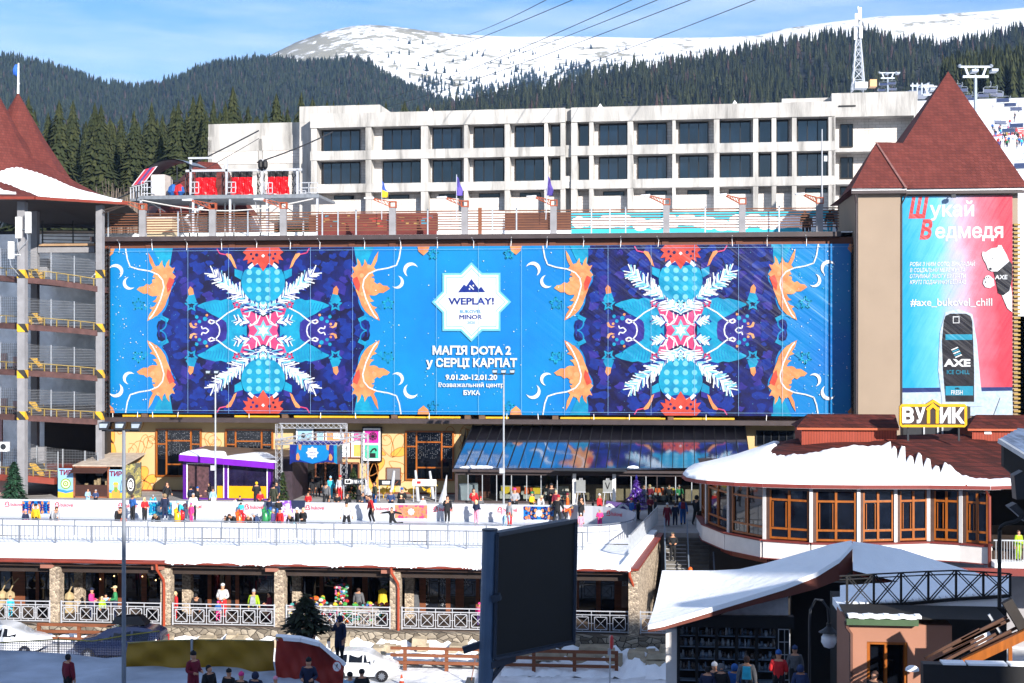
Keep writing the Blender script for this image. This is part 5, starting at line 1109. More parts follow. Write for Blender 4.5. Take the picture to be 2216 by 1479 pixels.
# signs on the wall behind the gate
def wallsign(a,c,p,q,lab,mats,fn,y=YW-.35):
 t=thing('wall_sign',lab,'sign',at((a+c)/2,q,y),'framed signs on the beige wall');x0,x1,z0,z1=xa(a,y),xa(c,y),za(800,q,y),za(800,p,y)
 part('case',black,t,lambda b:b.box(x0-.08,x1+.08,y,YW-.02,z0-.1,z1+.1));part('face',white,t,lambda b:b.box(x0,x1,y-.02,y,z0,z1))
 part('panel',mats,t,lambda b:fn(b,x0,x1,z0,z1,y-.023))
def sg1(b,x0,x1,z0,z1,y):
 zm=(z0+z1)/2;b.box(x0+.12,x1-.12,y-.01,y,zm+.1,z1-.15,0);b.box(x0+.12,x1-.12,y-.01,y,z0+.15,zm-.05,1);cx,cz=(x0+x1)/2+.1,(zm+z1)/2
 for r in range(8):a=r*pi/4;b.bar((cx,y-.02,cz),(cx+.32*cos(a),y-.02,cz+.32*sin(a)),.04,m=2)
 for r in(.12,.22,.3):ribbon(b,[(cx+r*cos(q),y-.03-r*.01,cz+r*sin(q))for q in[i*pi/8 for i in range(17)]],.04,2)
 cz=(z0+zm)/2;b.box(cx-.25,cx+.2,y-.02,y-.01,cz-.4,cz-.05,2);ribbon(b,[(cx-.2,y-.03,cz),(cx,y-.03,cz+.25),(cx+.2,y-.03,cz+.3),(cx+.25,y-.03,cz+.1)],.12,2)
wallsign(786,823,927,997,'tall framed sign with magenta and mint panels right of the gate',[M('magenta','#b3228a',.5,.05),M('mint','#3fa588',.5,.05),black],sg1)
def sg2(b,x0,x1,z0,z1,y):
 b.box(x0+.1,x1-.1,y-.01,y,z0+.1,z1-.1,0);cx=(x0+x1)/2-.1;b.prism([(cx+.18*cos(q),y-.02,z1-.55+.2*sin(q))for q in[i*pi/6 for i in range(12)]],(0,-.005,0),1);b.box(cx-.1,cx+.1,y-.025,y-.012,z1-1.25,z1-.85,1);b.bar((cx+.1,y-.02,z1-1.0),(cx+.5,y-.02,z1-.8),.08,m=1)
wallsign(641,678,928,965,'small framed light blue sign with a black figure left of the gate',[M('sign_light_blue','#83a9c4',.5,.05),black],sg2)
pw=window(mainb,xa(683,YW),xa(785,YW),za(730,992,YW),za(730,931,YW),YW,brownw,white,(.2,.75),(),.1,.12,name='poster_window')
part('posters',[M('po_blue','#8cb3cc',.6,.1),M('po_orange','#c98252',.6,.1),M('po_pink','#b8307f',.6,.1),M('po_yellow','#c9a050',.6,.1),white],pw,lambda b:([b.box(xa(a,YW)+.06,xa(c,YW)-.06,YW-.075,YW-.06,za(730,q,YW),za(730,p,YW),m_)for a,c,p,q,m_ in((685,702,934,958,0),(706,758,934,960,1),(764,784,934,955,2),(764,784,962,988,3))],b.box(xa(722,YW),xa(745,YW),YW-.09,YW-.08,za(730,950,YW),za(730,938,YW),4),b.box(xa(684,YW),xa(784,YW),YW-.062,YW-.06,za(730,990,YW),za(730,933,YW),4)))
def plank_sign(a,c,p,q,y,lab,mats,fn,legs):
 t=thing('hanging_sign',lab,'sign',(xa((a+c)/2,y),y,ZP),'low signs before the beige wall');x0,x1,z0,z1=xa(a,y),xa(c,y),za(800,q,y),za(800,p,y)
 part('board',mats,t,lambda b:(b.box(x0,x1,y,y+.06,z0,z1,0),fn(b,x0,x1,z0,z1,y)))
 part('leg',wsteel,t,lambda b:b.bar((x0+.05,y+.1,ZP),(x0+.05,y+.1,z1),.05));part('leg',wsteel,t,lambda b:b.bar((x1-.05,y+.1,ZP),(x1-.05,y+.1,z1),.05))
wht=lambda b,x0,x1,z0,z1,y,k=3:[b.box(x0+(x1-x0)*.4,x1-.15,y-.012,y-.004,z0+(z1-z0)*t,z0+(z1-z0)*(t+.1),1)for t in(.25,.45,.65)]
tk=lambda b,x0,x1,z0,z1,y:(b.box(x0+.15,x0+.62,y-.012,y-.004,z0+.08,z1-.08,1),b.box(x0+.2,x0+.57,y-.02,y-.013,z0+.13,z1-.13,0),b.bar((x0+.28,y-.03,z0+.4),(x0+.37,y-.03,z0+.2),.05,.01,1),b.bar((x0+.37,y-.03,z0+.2),(x0+.52,y-.03,z0+.5),.05,.01,1),wht(b,x0,x1,z0,z1,y))
plank_sign(742,790,1036,1050,101.6,'black sign with a white tick box beside the gate',[black,white],tk,0)
plank_sign(819,867,1038,1051,102,'black sign with an orange tag at its right end',[black,white,orc],lambda b,x0,x1,z0,z1,y:(wht(b,x0-.3,x1-.5,z0,z1,y),b.bar((x1-.4,y-.02,z0+.1),(x1-.15,y-.02,z1-.08),.22,.01,2)),0)
plank_sign(893,944,1037,1051,101.6,'white sign with a small red mark',[white,redp],lambda b,x0,x1,z0,z1,y:b.box(x0+.3,x0+.6,y-.01,y-.003,z0+.15,z1-.12,1),0)
nb=thing('notice_board','framed grey notice board on the beige wall behind the black sign','notice board',at(852,1040,YW-.1));part('frame',brownw,nb,lambda b:b.box(xa(836,YW),xa(868,YW),YW-.1,YW-.01,za(850,1048,YW),za(850,1012,YW)));part('face',M('notice_grey','#6c6868',.4,.1),nb,lambda b:b.box(xa(838,YW),xa(866,YW),YW-.12,YW-.1,za(850,1046,YW),za(850,1014,YW)))
for i,(px,py0,py1,ln,lab)in enumerate(((848,1060,1019,5,'grey ski set upright beside the notice board'),(905,1085,1018,-6,'white ski leaning left of the white sign'),(938,1080,1020,-8,'white ski leaning at the right end of the white sign'),(957,1092,1028,10,'tall white sculpted swan neck standing before the pavilion corner'),(795,1072,1035,-4,'white cone standing right of the gate foot'))):
 p,q=at(px,py0,101.8),at(px+ln,py1,101.9);t=thing('white_ski' if i<3 else 'snow_sculpture',lab,'ski' if i<3 else 'sculpture',p);part('body',wsteel,t,lambda b:b.tube([p,p.lerp(q,.5),q],[.12 if i<3 else .38,.12 if i<3 else .15,.08 if i<3 else .03],8))
for px,lab in((830,'yellow wire bird frame left of the striped coat'),(846,'yellow wire bird frame in the middle of the flower bed'),(892,'yellow wire bird frame left of the white sign legs'),(932,'yellow wire bird frame under the white sign')):
 p=at(px,1078,103.5);t=thing('wire_bird',lab,'ornament',p,'yellow wire birds');part('frame',yellowp,t,lambda b:(b.lathe(p+Vector((0,0,.5)),[(.05,-.25),(.35,-.05),(.3,.15),(.05,.25)],8),b.tube([p+Vector((.2,0,.6)),p+Vector((.35,0,.95)),p+Vector((.5,0,.9))],.06,5),b.bar(p,p+Vector((0,0,.4)),.05),b.face([p+Vector((-.3,0,.6)),p+Vector((-.7,0,.85)),p+Vector((-.5,0,.5))])))
q=at(612,1085,100);fir('slim_fir','slim natural fir at the foot of the gate left upright','tree',(q.x,100,ZP),za(612,1022,100)-ZP,.95,M('fir_olive','#3d4a22',.8,.25,3),gf2,800,8)
q=at(765,1070,103.5);fir('slim_fir','natural fir standing behind the black tick sign','tree',(q.x,103.5,ZP),za(765,1012,103.5)-ZP,1.6,M('fir_olive','#3d4a22'),gf2,800,9)
q=at(1377,1088,99);vt=fir('purple_tree','purple tinsel tree before the cafe glass','tree',(q.x,99,ZP),za(1377,1038,99)-ZP,1.75,M('tinsel_purple','#4a2a86',.4,.3,4),M('tinsel_violet','#6a4aa8',.4,.3,4),900,5)
part('star',vb[7],vt,lambda b:b.lathe((q.x,99,za(1377,1038,99)),[(.02,-.05),(.1,.1),(.01,.35)],5))
part('bauble',M('silver_bauble','#b3adc4',.2,.1),vt,lambda b:[b.lathe((q.x+.7*cos(k*2.4)*(1-v),99+.7*sin(k*2.4)*(1-v),ZP+.2+v*1.6),[(.01,-.09),(.08,-.04),(.09,.03),(.01,.09)],7)for k,v in[(i,i/16)for i in range(15)]])
# ================================================================ RINK
ZI=5.2;YN,YR=84.0,92.4;RX,LX=-5.06,-43.5;RC=(YN+YR)/2;RR=(YR-YN)/2
def outline(y_off=0,a0=0,a1=1):
 pass
arcR=[(RX+RR*cos(t),RC+RR*sin(t))for t in[radians(90-180*i/18)for i in range(19)]]
arcL=[(LX-RR*cos(t),RC+RR*sin(t))for t in[radians(-90+180*i/18)for i in range(19)]]
loop=arcR+arcL
m,n,l,bs=nodes('rink_ice');bs.inputs['Roughness'].default_value=.35;bs.inputs['Base Color'].default_value=(.74,.77,.82,1)
nz=n.new('ShaderNodeTexNoise');nz.inputs['Scale'].default_value=1.5;nz.inputs['Detail'].default_value=8;co=objco(n,l,'obj',(.3,1,1));l.new(co,nz.inputs[0]);rp=n.new('ShaderNodeValToRGB');rp.color_ramp.elements[0].color=(.36,.39,.45,1);rp.color_ramp.elements[1].color=(.52,.54,.59,1);l.new(nz.outputs[0],rp.inputs[0]);l.new(rp.outputs[0],bs.inputs['Base Color'])
b=MB();b.face([(x,y,ZI+.02)for x,y in loop][::-1]);struct(b,'ice',m)
b=MB();b.box(-75,XR-.05,80.2,92.9,0,ZI-.45) # terrace body under rink
struct(b,'terrace',M('terrace_body','#6a6158',.9,.2))
b=MB()
xs_=[-75+i*1.2 for i in range(64)]
rows=[]
for y in[75.0,75.15,75.5,76.3,77.5,79,80.4,82,83.4,83.9]:
 row=[]
 for x in xs_:
  xe=min(x,XR+.125*(y-75));z=ZI-.08+.20*sin(x*.5+y)*sin(y*.8)*.4+.10*sin(x*1.7)*sin(y*1.3+1)*.5
  if y<75.1:z=ZI-.32+.05*sin(x*2.3)
  elif y<75.3:z=ZI-.02+.06*sin(x*2.3)
  row.append((xe,y,z))
 rows.append(row)
b.grid(rows);z=ZI-.07;b.face([(-5,83.6,z),(.1,83.6,z),(1.05,92.9,z),(-5,92.9,z)]);o=struct(b,'terrace_snow_cover',snow);o.data.polygons.foreach_set('use_smooth',[True]*len(o.data.polygons))
brd=M('board_white',(.43,.44,.48),.35,.04,.5);gpx=M('logo_red','#c22740',.4,.05)
rb_=thing('rink_board','white rink board with red logos along the back and right end of the ice','rink board',(-20,YR,ZI))
HB=1.15
farline=[(LX-RR*cos(t),RC+RR*sin(t))for t in[radians(0+90*i/9)for i in range(10)]]+[(LX+(RX-LX)*i/20,YR)for i in range(1,20)]+[(RX+RR*cos(t),RC+RR*sin(t))for t in[radians(90-90*i/9)for i in range(10)]]
def wallstrip(b,line,z0,z1,th,m=None):
 L=[Vector((x,y,0))for x,y in line]
 for i in range(len(L)-1):
  d=(L[i+1]-L[i]).normalized();nn=Vector((-d.y,d.x,0))*th
  b.hexa([L[i]+Vector((0,0,z0)),L[i+1]+Vector((0,0,z0)),L[i+1]+nn+Vector((0,0,z0)),L[i]+nn+Vector((0,0,z0))],[L[i]+Vector((0,0,z1)),L[i+1]+Vector((0,0,z1)),L[i+1]+nn+Vector((0,0,z1)),L[i]+nn+Vector((0,0,z1))],m)
part('board',brd,rb_,lambda b:wallstrip(b,farline,ZI,ZI+HB,.08))
part('kick_strip',M('kick_grey','#a3a9b3',.4,.05),rb_,lambda b:wallstrip(b,[(x,y-.02)for x,y in farline],ZI+.02,ZI+.2,.02))
def logo(b,X,Y,ux,uy,Z,s=1):
 f=lambda u,v:(X+ux*u,Y+uy*u-.015,Z+v)
 ribbon2=[(-.0,.05),(.3,.05),(.34,.14),(.22,.2),(.3,.28),(.2,.36),(.06,.28),(.12,.18),(0,.16)]
 for i in range(len(ribbon2)-1):
  p,q=ribbon2[i],ribbon2[i+1];d=Vector((q[0]-p[0],q[1]-p[1]));nn=Vector((-d.y,d.x)).normalized()*.028;b.face([f(p[0]-nn.x,p[1]-nn.y),f(q[0]-nn.x,q[1]-nn.y),f(q[0]+nn.x,q[1]+nn.y),f(p[0]+nn.x,p[1]+nn.y)])
 addtext(b,'bukovel',lambda u,v:f(u,v),.42,1.3,.07,.25,None,.02)
for px in(10,118,255,395,528,660,800,937,1076,1216):part('logo',gpx,rb_,lambda b:logo(b,xa(px,YR),YR,1,0,ZI+.62))
t_=radians(52);part('logo',gpx,rb_,lambda b:logo(b,RX+RR*cos(t_)-.25,RC+RR*sin(t_)-.02,sin(t_),-cos(t_),ZI+.6))
def adp(px0,px1,mats,seed):
 def f(b):
  x0,x1=xa(px0,YR),xa(px1,YR);y=YR-.012;z0,z1=ZI+.18,ZI+1.05;xm,zm=(x0+x1)/2,(z0+z1)/2;w,h=x1-x0,z1-z0;r=random.Random(seed)
  b.box(x0,x1,y,y+.01,z0,z1,0);k=0
  for i in range(26):
   u,v=r.uniform(.08,.5),r.uniform(.0,.5);s=r.uniform(.05,.14)
   for a in(1,-1):
    for c in(1,-1):
     k+=1;b.face([(min(x1,max(x0,xm+a*u*w+s*w*.5*cos(q)*r.uniform(.6,1))),y-.002-.00025*k,min(z1,max(z0,zm+c*v*h+s*h*sin(q))))for q in[j*pi/4 for j in range(8)]],1+i%3)
  b.face([(xm+.13*h*(2.2 if j%2==0 else 1.7)*cos(pi*j/8),y-.04,zm+.13*h*(2.2 if j%2==0 else 1.7)*sin(pi*j/8))for j in range(16)],4)
 part('ad_panel',mats,rb_,f)
adp(322,372,[vb[11],vb[9],vb[4],vb[8],vb[3]],1);adp(855,925,[vinyl('ad_pink','#f09a86'),vb[2],vb[5],vb[10],vb[3]],2);adp(1133,1200,[vb[0],vb[1],vb[9],vb[2],vb[3]],3);adp(48,108,[vb[0],vb[1],vb[2],vb[9],vb[3]],4)
nb_=thing('rink_near_board','low white rink board with steel rail along the near edge of the ice','rink board',(-20,YN,ZI))
nearline=[(RX+RR*cos(t),RC+RR*sin(t))for t in[radians(0-90*i/9)for i in range(10)]]+[(RX+(LX-RX)*i/20,YN)for i in range(1,20)]+[(LX-RR*cos(t),RC+RR*sin(t))for t in[radians(-90+90*i/9)for i in range(10)]]
part('board',brd,nb_,lambda b:wallstrip(b,nearline,ZI-.1,ZI+.84,.08))
part('rail',M('rail_steel','#6f757f',.5,.1,4,metal=.3),nb_,lambda b:(b.tube([(x,y-.05,ZI+.92)for x,y in nearline],.035,6),b.tube([(x,y-.1,ZI+.5)for x,y in nearline[:12]],.025,5)))
for x,y in[(-5-2.3*i,YN-.1)for i in range(16)]+[(x,y-.08)for x,y in nearline[1:10:2]]:part('rail_post',M('rail_steel','#70757d'),nb_,lambda b:b.bar((x,y,ZI-.2),(x,y,ZI+.92),.05))
nf=thing('steel_railing','pale steel railing with vertical bars along the snowy terrace edge','railing',(-20,81,ZI))
YQ=81.;fz0,fz1=ZI-.02,ZI+.95
xq=xa(1412,79.6)
def rl_(b):b.box(-50,xa(1268,YQ),YQ-.03,YQ+.03,fz1-.06,fz1);b.box(-50,xa(1268,YQ),YQ-.02,YQ+.02,fz0+.1,fz0+.14)
part('rail',M('rail_steel','#6f757f',.5,.1,4,metal=.3),nf,rl_);railg=M('rail_steel','#6f757f',.5,.1,4,metal=.3)
part('bars',railg,nf,lambda b:[b.box(x-.02,x+.02,YQ-.012,YQ+.012,fz0+.14,fz1-.06)for x in[-50+.27*i for i in range(int((xa(1268,YQ)+50)/.27))]])
for i in range(20):
 x=xa(43,YQ)-2*2.22+i*2.22+.0
 if x<xa(1268,YQ):part('post',railg,nf,lambda b:b.box(x-.04,x+.04,YQ-.14,YQ-.06,fz0-.25,fz1+.02))
A,B_=Vector((xa(1362,78),78,ZI)),Vector((xa(1420,88),88,ZI+.3))
A=Vector((xa(1268,80.9),80.9,ZI));
ob=thing('slanting_railing','steel railing running back beside the stairs at the rink corner','railing',A);P1,P2=Vector((xa(1363,79),79,ZI)),Vector((xa(1423,90),90,ZI+.35))
part('rail',galv,ob,lambda b:(b.bar(P1+Vector((0,0,1.05)),P2+Vector((0,0,1.05)),.06),b.bar(P1+Vector((0,0,.1)),P2+Vector((0,0,.1)),.05)))
part('bars',galv,ob,lambda b:[b.bar(P1.lerp(P2,i/40)+Vector((0,0,.1)),P1.lerp(P2,i/40)+Vector((0,0,1.05)),.045)for i in range(41)])
part('post',galv,ob,lambda b:b.bar(P1+Vector((0,-.05,-.3)),P1+Vector((0,-.05,1.1)),.16))
# ================================================================ ARCADE UNDER THE RINK
YA=75.2;ZA=1.6;ZG=5.02
arc=thing('shop_arcade','shop arcade under the rink terrace with pebble columns and dark shopfronts','building',(-20,YA,0))
LXA=-46.
part('gutter',gutter,arc,lambda b:(b.tube([(LXA,74.72,ZG),(XR+.1,74.72,ZG-.02)],.08,8),b.box(LXA,XR,74.85,75.05,ZG-.08,ZG+.06),b.box(LXA,XR,75.06,75.3,ZG+.06,ZG+.10)))
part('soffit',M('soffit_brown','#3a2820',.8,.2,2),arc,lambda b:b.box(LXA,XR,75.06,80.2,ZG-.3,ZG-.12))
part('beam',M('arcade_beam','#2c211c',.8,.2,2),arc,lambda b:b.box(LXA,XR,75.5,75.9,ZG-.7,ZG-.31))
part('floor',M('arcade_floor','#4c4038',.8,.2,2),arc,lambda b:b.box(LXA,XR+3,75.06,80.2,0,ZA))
cols=[108,348,594,844]
for px in[-135]+cols+[1090]:
 part('column',stonecol,arc,lambda b:b.box(xa(px,YA),xa(px,YA)+.55,YA-.05,YA+.6,ZA-.02,ZG-.35))
 part('bracket',M('pink_bracket','#8a5a4c',.8,.1,2),arc,lambda b:b.prism([(xa(px-18,YA),YA-.2,ZG-.42),(xa(px+6,YA),YA-.2,ZG-.42),(xa(px+12,YA),YA-.2,ZG-.3),(xa(px+6,YA),YA-.2,ZG-.16),(xa(px-18,YA),YA-.2,ZG-.16)],(0,.4,0)))
for px in(160,394,632,876,1115):part('column',stonecol,arc,lambda b:b.box(xa(px,78.2),xa(px,78.2)+.5,78.2,78.7,ZA,ZG-.3))
for px,dx in((338,18),(846,16),(1362,10)):
 part('downpipe',M('orange_pipe','#8f3a22',.4,.1,2),arc,lambda b:b.tube([(xa(px,74.7),74.72,ZG-.05),(xa(px+1,74.7),74.72,ZG-.35),(xa(px+dx,YA),YA-.18,ZG-.95),(xa(px+dx+1,YA),YA-.16,ZG-1.2),(xa(px+dx+1,YA),YA-.16,ZA-.05)],.075,7))
YSF=80.0
def fringe(b):
 r=random.Random(8);n_=300;xs=[LXA+20+(XR-LXA-20)*i/n_ for i in range(n_+1)]
 lo=[max(.02,.07+.04*sin(i*.13)+.025*sin(i*.41)+r.choice((0,0,0,0,.03,.08))*(1 if sin(i*.13)>0 else .2))for i in range(n_+1)]
 b.grid([[(x,74.98,ZG+.16)for x in xs],[(x,74.6,ZG+.12)for x in xs],[(x,74.6,ZG+.1-l_)for x,l_ in zip(xs,lo)],[(x,74.68,ZG+.09-l_)for x,l_ in zip(xs,lo)]])
part('snow_fringe',snow,arc,fringe)
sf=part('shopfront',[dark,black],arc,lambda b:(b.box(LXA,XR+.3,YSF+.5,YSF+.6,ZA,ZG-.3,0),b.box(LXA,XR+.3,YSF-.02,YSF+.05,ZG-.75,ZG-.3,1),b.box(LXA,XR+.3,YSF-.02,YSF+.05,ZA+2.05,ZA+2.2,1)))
glz=MGlass('shop_glass','#10141c',.03,.7)
xs_=[xa(px,YSF)for px in range(-200,1400,50)]
for i in range(len(xs_)-1):
 if xs_[i]<LXA or xs_[i+1]>XR+.3:continue
 part('pane',glz,sf,lambda b:(b.box(xs_[i]+.05,xs_[i+1]-.05,YSF,YSF+.02,ZA+.1,ZA+2.05),b.box(xs_[i]+.05,xs_[i+1]-.05,YSF,YSF+.02,ZA+2.2,ZG-.75)))
part('mullion',black,sf,lambda b:[b.box(x-.05,x+.05,YSF-.03,YSF+.05,ZA,ZG-.75)for x in xs_ if LXA<x<XR])
for a,c in((28,55),(78,85),(215,226),(256,270),(307,318),(450,458),(488,500),(510,518),(692,700),(752,762),(784,796),(908,922),(965,975),(986,1004),(1030,1038),(1245,1253),(1290,1300)):
 part('door_jamb',brownw,sf,lambda b:b.box(xa(a,YSF),xa(c,YSF),YSF-.07,YSF-.035,ZA,ZA+2.05))
part('end_panel',[brownw,orangew],sf,lambda b:(b.box(xa(1330,YSF),xa(1364,YSF),YSF-.06,YSF-.035,ZA,ZG-.7,0)))
part('poster_face',M('poster_skin','#8a6a58',.6,.4,2),sf,lambda b:b.box(xa(1345,YSF),xa(1362,YSF),YSF-.09,YSF-.065,ZA+.5,ZA+1.7))
part('lettering',M('lettering_grey','#9a9a9a',.5,.05),sf,lambda b:[addtext(b,s,lambda X,Z:(X,y,Z),xa(a,y),xa(c,y),za(1200,q,y),h,None,bo)for s,a,c,q,h,bo,y in(('ЗОЛОТИЙ',1245,1277,1254,.16,.01,YSF-.04),('ВІК',1252,1266,1266,.22,.03,YSF-.04),('ЗОЛОТИЙ',1338,1366,1255,.2,.02,YSF-.1),('ВІК',1346,1361,1266,.24,.04,YSF-.1),('STELLA',1022,1040,1236,.1,.01,YSF-.04))])
flk=M('decal_white','#b9bec6',.5,.05)
def flake(b,px,py,r):
 c=at(px,py,YSF-.02)
 for k in range(6):
  a=k*pi/3;b.bar(c,c+Vector((r*cos(a),0,r*sin(a))),.07,.008);
  for s in(.5,.8):
   for t in(1,-1):p=c+Vector((r*s*cos(a),0,r*s*sin(a)));b.bar(p,p+Vector((.3*r*cos(a+t*.9),-.001,.3*r*sin(a+t*.9))),.05,.008)
for px,py,r in((919,1257,.24),(958,1258,.26),(1010,1260,.24),(918,1299,.32),(962,1301,.32)):part('snowflake_decal',flk,sf,lambda b:flake(b,px,py,r))
for px,py in((217,1254),(247,1247),(308,1248),(337,1256)):
 t=thing('bulb','small warm bulb glowing behind the left shopfront at %s'%{217:'its lowest left',247:'second place',308:'third place',337:'its right end'}[px],'bulb',at(px,py,YSF-.3),'bulbs under the arcade')
 part('glow',M('warm_bulb',(1,.6,.25),.5,.05,emit=3),t,lambda b:b.lathe(at(px,py,YSF-.3),[(.01,-.04),(.04,0),(.01,.04)],7));part('cord',black,t,lambda b:b.tube([at(px,py,YSF-.3)+Vector((0,0,.04)),Vector((xa(px,YSF-.3),YSF-.3,ZG-.3))],.01,4))
# railing of squares and crosses
rw=M('railing_white','#a3a5ab',.4,.06)
def rail_run(px0,px1,lab):
 y=YA-.02;x0,x1=xa(px0,y),xa(px1,y);t=thing('cross_railing',lab,'railing',(x0,y,ZA),'cross pattern railings of the arcade')
 z0,z1=ZA+.08,ZA+1.16;n_=max(1,round((x1-x0)/.885));w=(x1-x0)/n_
 part('rails',rw,t,lambda b:[b.box(x0,x1,y-.025,y+.025,z-.025,z+.025)for z in(z0,z1-.2,z1)]);part('end_post',rw,t,lambda b:b.box(x0-.035,x0+.035,y-.035,y+.035,ZA-.1,z1+.06));part('end_post',rw,t,lambda b:b.box(x1-.035,x1+.035,y-.035,y+.035,ZA-.1,z1+.06))
 def pn(b,i):
  a=x0+w*i;cx=a+w/2;zc=(z0+z1-.2)/2;s=.33;sz=.33
  for u in(-s,s):b.box(cx+u-.02,cx+u+.02,y-.02,y+.02,zc-sz,zc+sz);b.box(cx-s+.02,cx+s-.02,y-.02,y+.02,zc+u-.02,zc+u+.02)
  b.bar((cx-s,y,zc-sz),(cx+s,y,zc+sz),.028);b.bar((cx-s,y+.001,zc+sz),(cx+s,y+.001,zc-sz),.028)
  b.box(a+w-.018,a+w+.018,y-.018,y+.018,z0,z1);b.box(cx-.015,cx+.015,y-.015,y+.015,zc+s,z1-.2);b.box(cx-.015,cx+.015,y-.015,y+.015,z0,zc-s)
  for q in(-1,1):b.box(min(cx+q*s,cx+q*w/2),max(cx+q*s,cx+q*w/2),y-.014,y+.014,zc-.014,zc+.014)
 for i in range(n_):part('panel',rw,t,lambda b:pn(b,i))
for a,c,lab in((-110,108,'white cross pattern railing at the left edge of the arcade'),(133,348,'white cross pattern railing behind the tall blue lamp pole'),(374,594,'white cross pattern railing in front of the figure in red trousers'),(620,844,'white cross pattern railing before the souvenir stall'),(870,1052,'white cross pattern railing left of the big screen'),(1240,1360,'white cross pattern railing right of the big screen'),(1386,1450,'white cross pattern railing in shade by the corner of the snowy roof')):rail_run(a,c,lab)
# rubble wall under the arcade
rw_=thing('rubble_wall','rough rubble stone wall with snow on its ledges under the arcade railing','wall',(-15,74.8,0))
part('stones',stonewall,rw_,lambda b:b.box(LXA,XR+4,74.55,75.05,0,ZA-.04))
def rk(b,seed,n,x0,x1,y0,y1,z0,z1,s0,s1):
 r=random.Random(seed)
 for i in range(n):
  x,y,z=r.uniform(x0,x1),r.uniform(y0,y1),r.uniform(z0,z1);w,d,h=r.uniform(s0,s1),r.uniform(.25,.5),r.uniform(.15,.35)
  lo=[(x-w*r.uniform(.8,1),y-d,z-h),(x+w*r.uniform(.8,1),y-d,z-h*r.uniform(.8,1)),(x+w,y+d,z-h),(x-w,y+d,z-h)];hi=[(x-w*r.uniform(.6,.95),y-d*r.uniform(.5,.9),z+h*r.uniform(.6,1)),(x+w*r.uniform(.6,.95),y-d*r.uniform(.5,.9),z+h*r.uniform(.6,1)),(x+w*.8,y+d,z+h),(x-w*.8,y+d,z+h)]
  b.hexa(lo,hi)
part('boulders',M('boulder','#9a8d78',.9,.3,1.5,bump=.4),rw_,lambda b:(rk(b,3,60,-8.5,XR+5,73.6,74.4,.1,.95,.35,.8),rk(b,5,26,-30,-8,73.9,74.5,.7,1.2,.3,.6)))
def ledge(b,x0,x1,n,y0,y1,z0,z1):
 rows=[]
 for j in range(6):
  v=j/5;rows.append([(x0+(x1-x0)*i/n,y0+(y1-y0)*v,z0+(z1-z0)*v**1.3+.16*sin(i*1.3+j)*sin(i*.37+2*j)+.08*sin(i*2.9))for i in range(n+1)])
 b.grid(rows)
part('ledge_snow',snow,rw_,lambda b:(ledge(b,LXA,-7,120,73.2,74.56,.3,1.1),ledge(b,-7.5,XR+5,40,71.8,74.5,-.05,1.0)),True)
# side wall of the terrace and the stairs
ZS=5.1
sw=thing('retaining_wall','tall pebbled side wall of the rink terrace with a red brown coping','wall',(XR,75,0));Q0,Q1=Vector((XR,75.0,0)),Vector((.5,87,0))
part('stones',stonecol,sw,lambda b:b.hexa([Q0,Q0+Vector((.25,-.0,0)),Q1+Vector((.25,0,0)),Q1],[Q0+Vector((0,0,ZG-.1)),Q0+Vector((.25,0,ZG-.1)),Q1+Vector((.25,0,ZG+.2)),Q1+Vector((0,0,ZG+.2))]))
part('end_column',stonecol,sw,lambda b:b.box(XR-.12,XR+.42,74.92,75.4,0,ZG-.2))
part('coping',gutter,sw,lambda b:b.bar(Q0+Vector((.15,-.1,ZG)),Q1+Vector((.15,0,ZG+.3)),.5,.12))
part('snow_strip',snow,sw,lambda b:(b.bar(Q0+Vector((-.25,.3,ZG+.12)),Q1+Vector((-.25,0,ZG+.42)),.55,.2)))
sx0,sx1=.95,3.75;NS=27;zb,zt_=.4,ZP-.1;y0s,y1s=78.2,86.8
stp=thing('stone_stairs','broad dark stairs with snowy treads between the rink terrace and the round restaurant','stairs',(2.3,82,0))
part('steps',M('step_stone','#57544f',.85,.25,2),stp,lambda b:[b.box(sx0,sx1,y0s+(y1s-y0s)*i/NS,y1s+.5,zb+(zt_-zb)*(i-1)/NS if i else 0,zb+(zt_-zb)*i/NS+.001)for i in range(NS)])
part('tread_snow',M('tread_snow','#b5b5b8',.85,.3,1.5),stp,lambda b:[b.box(sx0+.05,sx0+1.25,y0s+(y1s-y0s)*i/NS+.12,y0s+(y1s-y0s)*(i+1)/NS-.01,zb+(zt_-zb)*i/NS,zb+(zt_-zb)*i/NS+.015)for i in range(0,NS-2)])
bl_=M('blue_grey_rail','#6d7885',.4,.1,3,metal=.3)
for x in(sx0,2.3,sx1):part('handrail',bl_,stp,lambda b:(b.bar((x,y0s,zb+.95),(x,y1s,zt_+.95),.07),b.bar((x,y0s,zb+.5),(x,y1s,zt_+.5),.04),[b.bar((x,y0s+(y1s-y0s)*t,zb+(zt_-zb)*t),(x,y0s+(y1s-y0s)*t,zb+(zt_-zb)*t+.95),.06)for t in(0,.25,.5,.75,1)]))
b=MB();b.box(.5,40,86.8,92.9,0,ZP-.004);b.box(XR,.5,87,92.9,0,ZP-.05);struct(b,'stair_landing',MATS['plaza_snow']if 'plaza_snow' in MATS else snowtr)
